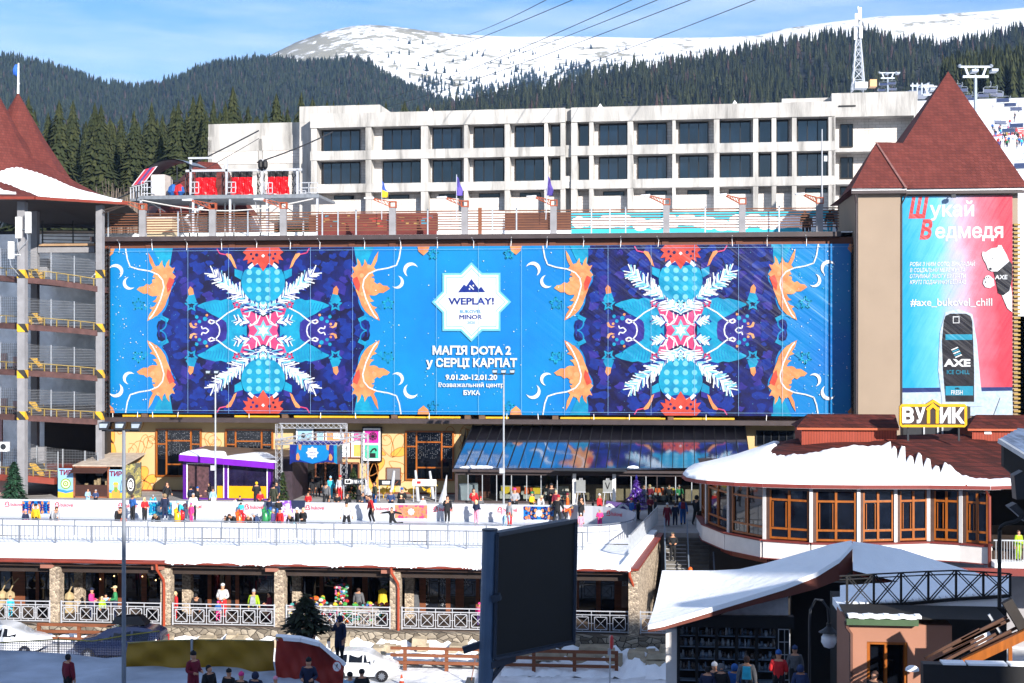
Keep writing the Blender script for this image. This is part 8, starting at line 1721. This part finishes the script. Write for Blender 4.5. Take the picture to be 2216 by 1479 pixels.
back(563,1062,'person in red and olive vest before the purple post','front',20,'r','d',R_('k'),95)
back(592,1048,'man in olive jacket seen from behind at the gate foot','stand',170,'d','d',R_('k'),97)
back(599,1043,'man in navy jacket right beside the olive jacket','stand',-30,'n','k',R_('k'),99)
back(667,1066,'person in bright red padded jacket at the far board','front',-10,'r','r',R_('q'))
back(676,1035,'person in black under the gate with a wide hat','stand',30,'k','k',('cap','k'),104)
back(688,1025,'tall person in black beside the entrance door','stand',200,'k','k',R_('k'),104.5)
back(706,1042,'man in grey and red jacket walking away under the gate','walk',170,'g','k',R_('q'),97)
back(715,1032,'person in blue costume under the blue banner','stand',30,'c','c',H_('a'),103)
back(736,1030,'person in red and white winter costume with a red hat','stand',-20,'w','r',H_('r'),102)
back(712,1080,'child in dark jacket under the grey and red man','stand',0,'k','k',R_('q'),94)
back(730,1068,'man in open black leather jacket at the far board','front',0,'k','j',R_('q'))
back(752,1068,'person in black jacket lifting a camera at the far board','phone',0,'k','k',H_('k'))
back(776,1050,'woman in long black coat below the tick sign','front',90,'k','k',L_('k'),96,lg=True)
back(786,1066,'man in dark grey jacket with a bag strap','front',-30,'g','k',R_('q'))
back(799,1066,'person in navy jacket behind the red skater','lean',-20,'j','k',R_('q'))
back(811,1042,'man in dark green coat right of the gate','stand',-60,'d','b',R_('q'),97)
back(846,1062,'woman in navy padded coat and striped jumper','front',0,'j','k',H_('w'))
back(870,1057,'man in black jacket and teal hat holding a child','front',0,'k','k',H_('b'))
back(868,1072,'child in black before the man with the teal hat','stand',0,'k','k',R_('u'),93.4)
back(915,1076,'person in white jacket above the pink advert','front',0,'w','w',H_('w'),93.4)
back(1025,1058,'woman in red and grey jacket before the pavilion corner','phone',30,'r','g',L_('q'))
back(1040,1076,'child in grey with a big red hat','stand',20,'g','g',H_('r'),93.6)
back(1114,1058,'person in grey patterned jacket and pink hat','front',0,'s','k',H_('p'))
back(1151,1066,'person in mustard jacket and teal hat','front',60,'y','k',H_('e'))
back(1165,1068,'person in white and black jacket beside the mustard one','lean',40,'w','k',L_('u'))
back(1193,1048,'tall person in black holding a child before the cafe','front',30,'k','k',H_('k'),97)
back(1203,1062,'child in dark pink held before the cafe','stand',0,'m','m',R_('u'),96.4)
back(1228,1069,'person in coral coat and dark red hat at the far board','stand',-90,'o','o',H_('m'))
back(1217,1075,'child in navy behind the coral coat','stand',90,'n','k',R_('k'),94.6)
back(1297,1070,'person in red jacket with white stripes before the cafe door','stand',60,'r','r',H_('w'))
back(1283,1082,'child in black beside the red striped jacket','stand',90,'k','k',R_('k'),94.4)
back(1367,1080,'woman with pink hat and turquoise jacket by the rink corner','stand',-60,'b','b',H_('p'),92.5)
back(1381,1081,'man in black with his back to the purple tree','stand',120,'k','k',R_('k'),93)
back(1407,1073,'person in dark plum jacket before the cafe sofas','front',30,'m','k',H_('w'),94)
back(1418,1078,'person in dark coat at the head of the stairs','stand',90,'k','k',R_('q'),93)
for px,top,lab,pose,fc,jk,tr,cap,y in((1444,1090,'woman in long dark red coat at the top of the stairs','stand',170,'m','m',H_('w'),90),(1461,1089,'person in navy coat at the top of the stairs','stand',190,'n','n',R_('q'),90.4),(1478,1078,'person in blue jacket carrying a dark red bag','walk',180,'b','b',R_('q'),90.8),(1508,1070,'person in black before the round restaurant','walk',150,'k','k',D_('k'),91),(1516,1098,'person in black with a backpack by the restaurant corner','walk',180,'k','k',R_('k'),89)):person(lab,xa(px,y),y,ZP,pose,fc,jk,tr,cap,min(1.85,max(1.2,za(px,top,y)-ZP)),lg=(jk=='m'),group='people by the stairs',pack='m' if jk=='b' else 'k' if px==1516 else None)
def onstair(px,y,lab,jk,tr,cap,face):z=zb+(zt_0-zb)*min(NS-1,max(0,int((y-y0s)/(y1s-y0s)*NS)))/NS;person(lab,xa(px,y),y,z+.02,'front',face,jk,tr,cap,1.68,group='people by the stairs')
zt_0=ZP-.1
onstair(1456,84.6,'fair haired person in patterned black coming down the stairs','k','k',R_('u'),0);onstair(1494,81.8,'person in navy jacket with orange hood on the lower stairs','n','g',D_('o'),30)
# --- guests in the cafe
for px,jk,cap,lab in((1394,'n',R_('k'),'guest in navy sitting behind the purple tree'),(1406,'m',L_('u'),'guest in dark red sitting behind the purple tree'),(1448,'k',R_('q'),'guest in black on the right cafe sofa'),(1470,'e',R_('s'),'guest in green on the right cafe sofa'),(1184,'k',R_('q'),'guest in black sitting left of the cafe door')):person(lab,xa(px,102.7),102.7,ZP+.02,'sit',0,jk,'k',cap,1.7,group='cafe guests')
# --- arcade
def arcp(px,lab,pose,face,jk,tr,cap,h=1.72,y=76.4,**k):return person(lab,xa(px,y),y,ZA,pose,face,jk,tr,cap,h,group='people in the arcade',**k)
arcp(22,'child in turquoise behind the leftmost railing','stand',30,'c','c',R_('q'),1.2)
arcp(198,'woman in magenta jacket in the arcade','front',90,'p','n',H_('n'),1.68)
arcp(221,'child in lime jacket between the magenta and plaid jackets','stand',60,'x','k',L_('u'),1.25)
arcp(229,'child in blue and white behind the lime one','stand',20,'a','k',R_('k'),1.3,76.9)
arcp(249,'man in green checked shirt turning left','front',-70,'e','n',('cap','u'),1.82)
arcp(380,'person in red overalls beside the second pebble column','stand',120,'r','r',R_('u'),1.6)
arcp(429,'man in black leaning on the arcade railing','lean',0,'k','k',H_('k'),1.78,75.95)
arcp(482,'person in white top and red trousers with a white hat','front',0,'w','r',H_('w'),1.95,77)
arcp(472,'child in blue and pink below the figure in red trousers','stand',0,'b','p',('helmet','p'),1.1)
arcp(549,'person in neon yellow jacket seen from behind with a grey backpack','stand',180,'x','k',H_('s'),1.75,pack='s')
arcp(583,'woman in dark pink at the souvenir corner','front',-60,'m','m',R_('k'),1.66)
arcp(776,'man in dark grey at the souvenir table','stand',170,'g','k',R_('q'),1.78,77.6)
arcp(1037,'child in magenta beside the screen post','stand',150,'p','v',H_('p'),1.25)
# --- shaded foreground
def fore(px,top,y,lab,pose='stand',face=180,jk='k',tr='k',cap=R_('k'),h=1.75,**k):z=za(px,top,y)-h*1.0;return person(lab,xa(px,y),y,z,pose,face,jk,tr,cap,h,group='people in the shaded foreground',**k)
fore(148,1416,50,'man in dark red and black jacket at the lower left','stand',150,'m','k',R_('k'))
fore(418,1412,50,'tall person in dark red coat before the mustard tarpaulin','front',60,'m','k',H_('k'),1.8,lg=True)
fore(452,1440,49,'person in black right of the dark red coat','stand',60,'k','k',R_('k'))
fore(495,1450,49,'shorter person in black hat before the mustard tarpaulin','stand',160,'k','k',H_('k'),1.6)
fore(522,1457,48,'person in a bright pink knit hat','stand',170,'k','k',H_('p'),1.6)
fore(553,1455,48,'person in dark blue hood right of the pink hat','stand',170,'n','k',D_('n'),1.65)
fore(596,1466,47.5,'child in a pale pink hat at the bottom edge','stand',170,'k','k',H_('l'),1.3)
fore(668,1426,49,'person in dark vest with pale shoulder stripes before the red tarpaulin','front',0,'n','k',H_('k'))
fore(674,1328,57.5,'man in black standing beside the dark fir','phone',-40,'k','k',R_('k'),1.75)
fore(735,1334,57.2,'woman in long navy coat standing on the bank','phone',-25,'n','k',D_('n'),1.75,lg=True)
fore(757,1456,48,'person in pale blue jacket and helmet at the bottom edge','stand',30,'a','k',('helmet','k'),1.5)
fore(783,1450,48,'person in black helmet beside the pale blue jacket','stand',200,'k','k',('helmet','k'),1.55)
fore(1532,1442,50,'person in dark blue before the shelves of the kiosk','stand',160,'n','k',R_('k'))
fore(1546,1436,50.6,'person with white hat beside the dark blue one','stand',150,'n','k',H_('w'))
fore(1560,1438,50,'person in black patterned hood before the kiosk','stand',10,'k','k',D_('g'))
fore(1590,1438,51,'person in bright blue hood before the kiosk','stand',170,'b','k',D_('b'),1.7)
fore(1616,1420,49,'man in grey jacket with a light blue backpack','stand',175,'g','k',R_('q'),1.8,pack='c')
fore(1685,1410,49,'man in bright red jacket and blue hat in a patch of sun','front',170,'r','k',H_('b'),1.78)
fore(1732,1440,49,'person in dim blue jacket and hood in the dark passage','stand',180,'j','k',D_('j'),1.65)
fore(1720,1400,55,'person in grey patterned jumper deep in the passage','stand',180,'g','k',H_('j'),1.8)
fore(1893,1453,44.5,'man in glasses and black jacket before the brown shop window','front',-40,'k','k',R_('q'))
# --- upper terrace, balcony
def upt(px,top,y,lab,jk,tr,cap,face=0):person(lab,xa(px,y),y,zs1+.05,'stand',face,jk,tr,cap,min(1.85,za(px,top,y)-zs1),group='people on the terraces')
upt(1742,456,109,'person with red scarf behind the slatted fence','d','k',R_('k'));upt(1750,466,109.4,'person in brown beside the red scarf','q','k',R_('q'));upt(1796,450,108.5,'person in dark turquoise at the right end of the terrace','k','c',R_('k'),180);upt(1811,490,108,'child in dark blue at the right end of the terrace','n','n',R_('k'),60)
person('person in neon green on the restaurant balcony',xa(2204,77.2),77.2,zf-.75,'stand',30,'x','x',R_('q'),1.6,group='people on the terraces')
# --- skating aids and sledges
def aid(px,py,c1,c2,lab,fl=1):
 p=gnd(px,py,ICE);p.y=min(p.y,91.6);t=thing('skating_aid',lab,'skating aid',p,'plastic animal skating aids');B_=lambda x,y,z:V3(p.x+x*fl,p.y+y,p.z+z)
 part('body',M('plastic_'+c1,CC[c1],.25,.05),t,lambda b:b.tube([B_(0,0,.02),B_(.02,0,.25),B_(-.04,0,.5),B_(-.10,0,.72),B_(-.22,0,.82)],[.26,.25,.2,.16,.05],10),True)
 part('ear',M('plastic_'+c1,CC[c1]),t,lambda b:[b.lathe(B_(-.06,s*.08,.88),[(.01,-.08),(.05,-.03),(.01,.09)],6)for s in(1,-1)])
 part('tail',M('plastic_'+c2,CC[c2],.25,.05),t,lambda b:b.tube([B_(.22,0,.05),B_(.36,0,.3),B_(.34,0,.6),B_(.2,0,.8)],[.08,.14,.14,.05],8),True);part('handle',M('plastic_'+c2,CC[c2]),t,lambda b:b.bar(B_(.12,-.3,.7),B_(.12,.3,.7),.05))
aid(384,1130,'y','r','yellow and red squirrel shaped skating aid');aid(517,1136,'o','r','orange squirrel shaped skating aid at the near side');aid(574,1129,'e','e','green skating aid beside the blue jeans')
sl=thing('covered_goods','purple and white mottled cover over the far board','cover',gnd(620,1126,ICE));p=gnd(622,1122,ICE)
part('cloth',M('mottled_purple','#6a3a96',.6,.1,3,col2='#c9b9d9',lo=.45,hi=.55),sl,lambda b:b.hexa([(p.x-.5,YR-.5,ICE),(p.x+.55,YR-.5,ICE),(p.x+.6,YR-.1,ICE),(p.x-.6,YR-.1,ICE)],[(p.x-.55,YR-.15,ICE+1.2),(p.x+.4,YR-.15,ICE+1.25),(p.x+.4,YR+.12,ICE+1.25),(p.x-.55,YR+.12,ICE+1.2)]))
part('dark_coat',cm('n'),sl,lambda b:b.hexa([(p.x+.3,YR-.12,ICE+.75),(p.x+1.3,YR-.12,ICE+.7),(p.x+1.3,YR-.04,ICE+.7),(p.x+.3,YR-.04,ICE+.75)],[(p.x+.25,YR-.1,ICE+1.25),(p.x+1.35,YR-.1,ICE+1.25),(p.x+1.35,YR+.1,ICE+1.25),(p.x+.25,YR+.1,ICE+1.25)]))
sl=thing('covered_goods','violet cloth with a white wave by the purple tree','cover',at(1350,1100,92.8));a,c=at(1312,1092,93),at(1362,1098,93)
part('cloth',[cm('v'),cm('w')],sl,lambda b:(b.hexa([(a.x,92.7,ZP),(c.x,92.7,ZP),(c.x,93.3,ZP),(a.x,93.3,ZP)],[(a.x,92.8,ZP+1.2),(c.x,92.8,ZP+1.0),(c.x,93.2,ZP+1.0),(a.x,93.2,ZP+1.2)],0),ribbon(b,[(a.x+(c.x-a.x)*i/12,92.66+.003*i,ZP+.85+.15*sin(i*.9))for i in range(13)],.16,1)))
# ================================================================ ZIP LINE STATION on the upper level
yz=112.;X2=lambda px:xa(px,yz);Z2=lambda py:za(400,py,yz)
zp=thing('zip_line_station','steel zip line deck with curved canopy and three red curtained gates','station',(X2(480),yz,zs1))
part('deck',M('deck_steel','#6a6f76',.5,.2,3),zp,lambda b:(b.box(X2(302),X2(690),yz-.06,yz-.001,Z2(431),Z2(423)),b.box(X2(302),X2(690),yz,yz+6,Z2(430),Z2(424)),b.box(X2(268),X2(305),yz+1.5,yz+6,Z2(430),Z2(425))))
for px in(304,417,497,577,686):part('post',wsteel,zp,lambda b:b.box(X2(px)-.08,X2(px)+.08,yz+.05,yz+.21,zs1,Z2(430)))
for px in(266,282,376,394,455,475,534,552,630):part('post',galv if px>300 else wsteel,zp,lambda b:b.box(X2(px)-.06,X2(px)+.06,yz+4,yz+4.12,zs1,Z2(430)))
part('brace',galv,zp,lambda b:[b.bar((X2(a),yz+.1,Z2(c)),(X2(d),yz+3,Z2(e)),.07)for a,c,d,e in((306,426,330,450),(345,448,320,470),(578,426,625,460),(390,450,372,500),(430,445,396,500),(552,440,545,500))])
part('net',M('sag_net','#b9b6b2',.9,.1),zp,lambda b:b.tube([(X2(310+370*i/20),yz-.3,Z2(434)-.9*sin(i/20*pi))for i in range(21)],.05,5))
part('gantry',wsteel,zp,lambda b:(b.box(X2(384),X2(640),yz+2,yz+2.16,Z2(366),Z2(361)),[b.box(X2(px)-.09,X2(px)+.09,yz+2,yz+2.18,Z2(424),Z2(py))for px,py in((395,340),(474,338),(552,340),(630,364))],b.box(X2(388),X2(450),yz+2.2,yz+2.3,Z2(337),Z2(333)),b.bar((X2(465),yz+2,Z2(366)),(X2(474),yz+2,Z2(340)),.09)))
for px in(384,465,543,620):part('lattice',dsteel,zp,lambda b:truss(b,(X2(px),yz+3,Z2(424)),(X2(px),yz+3,Z2(366)),.5,.035))
for px in(434,513,592):
 c=part('curtain',[black,M('red_pvc','#c2141c',.25,.08,2,bump=.3,bsc=1.5)],zp,lambda b:b.grid([[(X2(px-22+46*i/12+(2.5 if v>5 else 0)*(i/12-.3)*1.5),yz+1.2+.12*sin(i*1.7+v*.6),Z2(369+6.3*v+(1.5*sin(i*1.1)if v==8 else 0)))for i in range(13)]for v in range(9)]))
 c.data.polygons.foreach_set('material_index',[0 if k<24 else 1 for k in range(96)])
def rl3(a,c,t,u,y=yz+.2):
 part('railing',wsteel,zp,lambda b:([b.box(X2(a),X2(c),y,y+.05,Z2(p)-.03,Z2(p)+.03)for p in(t,(t+u)/2,u)],[b.box(X2(p)-.03,X2(p)+.03,y,y+.05,Z2(u),Z2(t))for p in(a,(a+c)/2,c)]))
rl3(304,347,391,418);rl3(410,428,394,418);rl3(490,508,395,418);rl3(570,588,397,420);rl3(648,686,398,420);rl3(622,642,407,422,yz+3);rl3(552,570,406,422,yz+3)
part('side_rail',wsteel,zp,lambda b:[b.box(X2(p)-.04,X2(p)+.04,yz+1.6,yz+1.7,Z2(428),Z2(400-k*1.5))for k,p in enumerate(range(267,305,6))]+[b.bar((X2(266),yz+1.6,Z2(401)),(X2(304),yz+1.6,Z2(391)),.07)])
def canopy(b):
 prof=[(268,400),(280,385),(298,360),(318,348),(340,340),(362,338),(382,343),(403,353)]
 b.grid([[(X2(px),yz+1.5+4*v,Z2(py)+.25*v)for px,py in prof]for v in range(2)]);b.grid([[(X2(px),yz+1.5+4*v,Z2(py)+.25*v-.1)for px,py in prof]for v in range(2)])
part('canopy',M('canopy_grey','#6c727b',.4,.2,2,metal=.3),zp,canopy)
part('canopy_print',[M('canopy_red','#b02a3c',.5,.1),M('canopy_white','#b9b4ba',.5,.1),cm('v')],zp,lambda b:[b.face([(X2(270+x0),yz+1.44-.002*k,Z2(398-y0)),(X2(270+x1),yz+1.44-.002*k,Z2(398-y1)),(X2(298+x1),yz+1.44-.002*k,Z2(362-y1)),(X2(298+x0),yz+1.44-.002*k,Z2(362-y0))],m_)for k,(x0,y0,x1,y1,m_)in enumerate(((0,0,30,8,1),(4,2,26,6,0),(12,4,20,6,2)))])
part('seat_harness',[cm('b'),cm('r')],zp,lambda b:[b.lathe((X2(px),yz+2,Z2(406)),[(.1,-.4),(.38,-.1),(.3,.3),(.1,.5)],8,k)for k,px in enumerate((357,371))][0:0]or[b.lathe((X2(px),yz+2,Z2(408)),[(.1,-.4),(.36,-.1),(.28,.3),(.1,.5)],8,k%2)for k,px in enumerate((354,366,373))])
part('trolley',dsteel,zp,lambda b:(b.box(X2(357),X2(370),yz+2,yz+2.4,Z2(388),Z2(384)),b.bar((X2(364),yz+2.2,Z2(384)),(X2(364),yz+2.2,Z2(352)),.08)))
part('signal',[black,redp],zp,lambda b:[b.lathe((X2(px),yz+1.9,Z2(352)),[(.1,-.4),(.22,-.2),(.22,.2),(.1,.4)],8,0)for px in(550,560)])
part('booth',M('booth_pale','#b3aba8',.6,.1),zp,lambda b:b.box(X2(308),X2(338),yz+2,yz+4,Z2(424),Z2(371)))
part('stair',galv,zp,lambda b:(b.bar((X2(395),yz+.5,Z2(470)),(X2(450),yz+2,Z2(426)),.5,.2),b.bar((X2(420),yz+.5,Z2(500)),(X2(396),yz+.5,Z2(470)),.4,.2)))
rhs=thing('red_hip_house','low house with a red hipped roof behind the zip line deck','house',(X2(480),120,zs1));y=119
part('roof',redroof,rhs,lambda b:(b.face([at(330,468,y),at(520,468,y),at(470,352,y+5),at(430,350,y+5)]),b.face([at(440,470,y-1.5),at(545,470,y-1.5),at(495,372,y+2)]),b.face([at(520,468,y),at(560,468,y+9),at(470,352,y+5)]),b.face([at(330,468,y),at(430,350,y+5),at(300,468,y+9)])))
part('wall',offw,rhs,lambda b:b.box(xa(335,y),xa(540,y),y+.3,y+8,zs1,za(400,468,y)))
tb=thing('terrace_booth','small cream booth behind the left of the slatted fence','booth',(xa(345,110),110,zs1));part('wall',M('booth_cream','#ab9c80',.8,.05),tb,lambda b:b.box(xa(318,110),xa(372,110),110,111.6,zs1,za(340,474,110)));part('roof',conc,tb,lambda b:b.box(xa(316,110),xa(374,110),109.9,111.7,za(340,474,110),za(340,469,110)))
# overhead cables
wire=M('cable_black','#22252b',.6,.1)
def cable(pts,r,lab,sag=0):
 t=thing('overhead_cable',lab,'cable',pts[0],'overhead cables');A,B=Vector(pts[0]),Vector(pts[1])
 part('line',wire,t,lambda b:b.tube([A.lerp(B,i/24)-Vector((0,0,sag*4*(i/24)*(1-i/24)))for i in range(25)],r,4))
ptA=lambda px,py,d:Vector((dirp(px)*d).to_tuple()[:2]+(CZ-(py-739.5)/F*d,))
for k,(a,c,e,lab)in enumerate((((1244,-2),(860,140),.5,'leftmost overhead cable of the sky'),((1186,-2),(1010,76),.3,'short overhead cable meeting the leftmost one'),((1372,-2),(830,215),.6,'overhead cable second from the left'),((1428,-2),(1050,140),.3,'thin overhead cable third from the left'),((1500,-2),(800,242),.6,'overhead cable fourth from the left'),((1640,-2),(1010,218),.6,'rightmost overhead cable of the sky'))):cable((ptA(a[0],a[1],110),ptA(c[0],c[1],260)),.035,lab,e)
for k,(a,c,lab)in enumerate((((232,440),(560,283),'thick cable from the zip line to the left of the concrete block'),((556,352),(720,286),'thick cable from the signal lamps to the first glazed bay'),((300,440),(560,300),'thin cable below the thick zip line cable'))):cable((at(a[0],a[1],114),at(c[0],c[1],120)),.06 if k<2 else .025,lab,.15)
# ================================================================ LATTICE MAST AND CHAIRLIFT
def wp(px,py,d):return ptA(px,py,d)
mt=thing('radio_mast','tall white lattice radio mast above the concrete roof','mast',wp(1857,200,260));d=260
def mast(b):
 k=d/F;lv=[(198,13),(175,11.2),(152,9.6),(130,8),(108,6.5),(88,5),(70,4),(52,3.4),(38,3)]
 c4=lambda py,w:[wp(1857,py,d)+Vector((sx_*w*k,sy*w*k,0))for sx_,sy in((-1,-1),(1,-1),(1,1),(-1,1))]
 for i in range(len(lv)-1):
  A,B=c4(*lv[i]),c4(*lv[i+1])
  for j in range(4):b.bar(A[j],B[j],.22);b.bar(A[j],B[(j+1)%4],.12);b.bar(A[(j+1)%4],B[j],.12);b.bar(B[j],B[(j+1)%4],.12)
part('lattice',M('mast_white','#9aa0aa',.5,.1),mt,mast);part('antenna',white,mt,lambda b:[b.box(p.x-.25,p.x+.25,p.y-.9,p.y-.6,p.z,p.z+2.2)for p in[wp(px,py,d)for px,py in((1852,58),(1860,45),(1862,85),(1850,88))]]+[b.tube([wp(1857,38,d),wp(1857,14,d)],.1,5)])
part('base_hut',[galv,M('hut_orange','#c79a6a',.6,.1)],mt,lambda b:(b.box(wp(1842,200,d).x,wp(1869,200,d).x,d,d+2,wp(0,201,d).z,wp(0,188,d).z,0),b.box(wp(1874,200,d).x,wp(1888,200,d).x,d,d+2,wp(0,198,d).z,wp(0,183,d).z,1)))
lf=M('lift_grey','#8c949e',.45,.12,3,metal=.3)
def pylon(px,ytop,ybot,w,d,lab):
 t=thing('lift_pylon',lab,'lift pylon',wp(px,ybot,d),'chairlift pylons');k=d/F;p0,p1=wp(px,ybot,d),wp(px,ytop+w*.5,d);P=lambda x,y,o=0:wp(px+x*w,ytop+y*w,d)+Vector((0,o,0))
 part('mast',lf,t,lambda b:b.tube([p0,p1],[w*.11*k,w*.09*k],10));part('yoke',lf,t,lambda b:(b.bar(P(-.9,0),P(.9,0),w*.10*k),b.bar(P(-.62,0),P(-.42,.55),w*.12*k),b.bar(P(.62,0),P(.42,.55),w*.12*k),b.bar(P(-.75,.58),P(.75,.58),w*.16*k,w*.12*k)))
 for s in(-1,1):part('sheave',lf,t,lambda b:(b.box(P(s*.55-.18,.5).x,P(s*.55+.18,.5).x,d-.6,d+1.2,P(0,.72).z,P(0,.58).z),b.lathe(P(s*.92,-.05),[(.05*w*k,-.1*w*k),(.13*w*k,0),(.05*w*k,.1*w*k)],8)))
 part('ladder',lf,t,lambda b:[b.bar(P(-.03,.02+v*.09),P(.03,.02+v*.09),.03*w*k)for v in range(6)])
pylon(2111,145,300,37,205,'big chairlift pylon right of the tower roof');pylon(1921,158,205,20,300,'small chairlift pylon on the concrete roof skyline');pylon(2020,188,280,30,230,'chairlift pylon half hidden left of the tower roof')
def chair(px,py,s,d,lab,first=[None]):
 o=wp(px,py,d);k=s*d/F
 if first[0]is None:
  t=thing('lift_chair',lab,'lift chair',(0,0,0),'chairlift chairs')
  part('hanger',lf,t,lambda b:b.tube([(.0,0,0),(.10,0,-.25),(.10,0,-.6),(-.1,0,-.85)],.045,5));part('frame',lf,t,lambda b:b.tube([(-.95,0,-1.75),(-1.0,0,-1.1),(-.8,0,-.85),(.8,0,-.85),(1.0,0,-1.1),(.95,0,-1.75),(-.95,0,-1.75)],.045,5))
  part('seat',M('seat_navy','#27365a',.5,.1),t,lambda b:(b.box(-.92,.92,-.5,.05,-1.72,-1.62),b.box(-.92,.92,.0,.09,-1.6,-1.15)));part('footrest',dsteel,t,lambda b:b.box(-.9,.9,-.55,-.45,-2.1,-2.03));first[0]=t;o_=t
 else:o_=dup(first[0],o,label=lab)
 o_.location=o;o_.scale=(k,)*3;o_.rotation_euler=(0,0,R(-.25,.25))
pos_c=[(2143,176,15,'nearest to the pylon head'),(2157,185,14,'second right of the pylon'),(2170,197,14,'third right of the pylon'),(2186,208,13,'fourth right of the pylon'),(2199,217,13,'near the right edge, upper'),(2128,190,12,'just under the pylon arm'),(2082,178,12,'left under the pylon'),(2104,198,11,'beside the pylon mast'),(2072,174,9,'closest to the roof point'),(2094,196,9,'small one left of the mast'),(2030,200,10,'left of the roof slope'),(2008,214,9,'farther left of the roof slope'),(1912,170,9,'upper left of the small pylon'),(1930,168,9,'upper right of the small pylon'),(1908,184,8,'lower left of the small pylon'),(1932,182,8,'lower right of the small pylon'),(2214,330,20,'low one at the right picture edge'),(2165,245,14,'over the piste, upper'),(2182,262,14,'over the piste, lower'),(2200,250,15,'over the piste at the right')]
for px,py,s,w in pos_c:chair(px,py,s,R(190,230)if px>2050 else 280,'chairlift chair, '+w)
t=thing('lift_station','glazed lift station roof left of the tower roof point','station',wp(1990,200,260));part('roof',M('station_blue','#4d5a72',.3,.2),t,lambda b:(b.prism([wp(1978,192,260),wp(2012,178,260),wp(2012,205,260),wp(1940,205,260)],(0,5,0))));part('frame',lf,t,lambda b:[b.bar(wp(px,180,259),wp(px,205,259),.25)for px in(1975,1985,1995,2008)]+[b.bar(wp(1970,186,259),wp(2020,186,259),.3)])
# skiers waiting and riding on the piste, far away
g_=0
for i in range(46):
 px=R(2138,2214);py=(R(284,322)if i<34 else R(235,330));d=300-(py-215)*.62
 jk=random.choice('kkknbrryopvgce');z=None
 # stand on the slope: find where the view ray meets the surface
 best=min(((abs(surfS(px,t)[2]-(CZ-(py-739.5)/F*(170+260*t))),t)for t in[k/200 for k in range(201)]));x,y_,z_=surfS(px,best[1])
 person('far skier on the crowded piste right of the tower roof',x,y_,z_,'stand',R(0,360),jk,random.choice('kkngb'),('helmet',random.choice('kwrb')),1.75,group='far skiers on the piste')
for k,(a,c)in enumerate((((2150,296),(2216,288)),((2160,306),(2200,302)),((2172,286),(2216,280)))):
 best=min(((abs(surfS(a[0],t)[2]-(CZ-(a[1]-739.5)/F*(170+260*t))),t)for t in[q/200 for q in range(201)]))[1];d=170+260*best
 t=thing('queue_barrier','red and white queue barrier on the piste, %s row'%('lowest' if k==1 else 'middle' if k==0 else 'top'),'barrier',wp(*a,d),'queue barriers');part('panel',[redp,white][k%2],t,lambda b:b.bar(wp(*a,d),wp(*c,d),.12,.8));part('rail',galv,t,lambda b:b.bar(wp(a[0],a[1]-8,d),wp(c[0],c[1]-8,d),.12))
# thin wall added out of view, only to shade the lower right corner
sh_=thing('side_wall','unseen thin wall added outside the right edge to shade the corner','wall',(15,42,0));part('wall',offw,sh_,lambda b:b.box(11.8,20,41.6,42.2,0,14));part('roof',redroof,sh_,lambda b:b.prism([(11.8,41.5,14.01),(20.1,41.5,14.01),(16,41.5,14.8)],(0,.8,0)))
# ================================================================ AIR
b=MB();b.box(-3900,3900,-380,6400,-1,1100);o=b.build('haze',[]);o['kind']='stuff';o['label']='thin blue mountain air'
m=bpy.data.materials.new('air');m.use_nodes=True;n=m.node_tree.nodes;n.remove(n['Principled BSDF'])
v=n.new('ShaderNodeVolumePrincipled');v.inputs['Density'].default_value=.000095;v.inputs['Color'].default_value=(.33,.56,1,1);v.inputs['Anisotropy'].default_value=.2
m.node_tree.links.new(v.outputs[0],n['Material Output'].inputs['Volume']);o.data.materials.append(m)
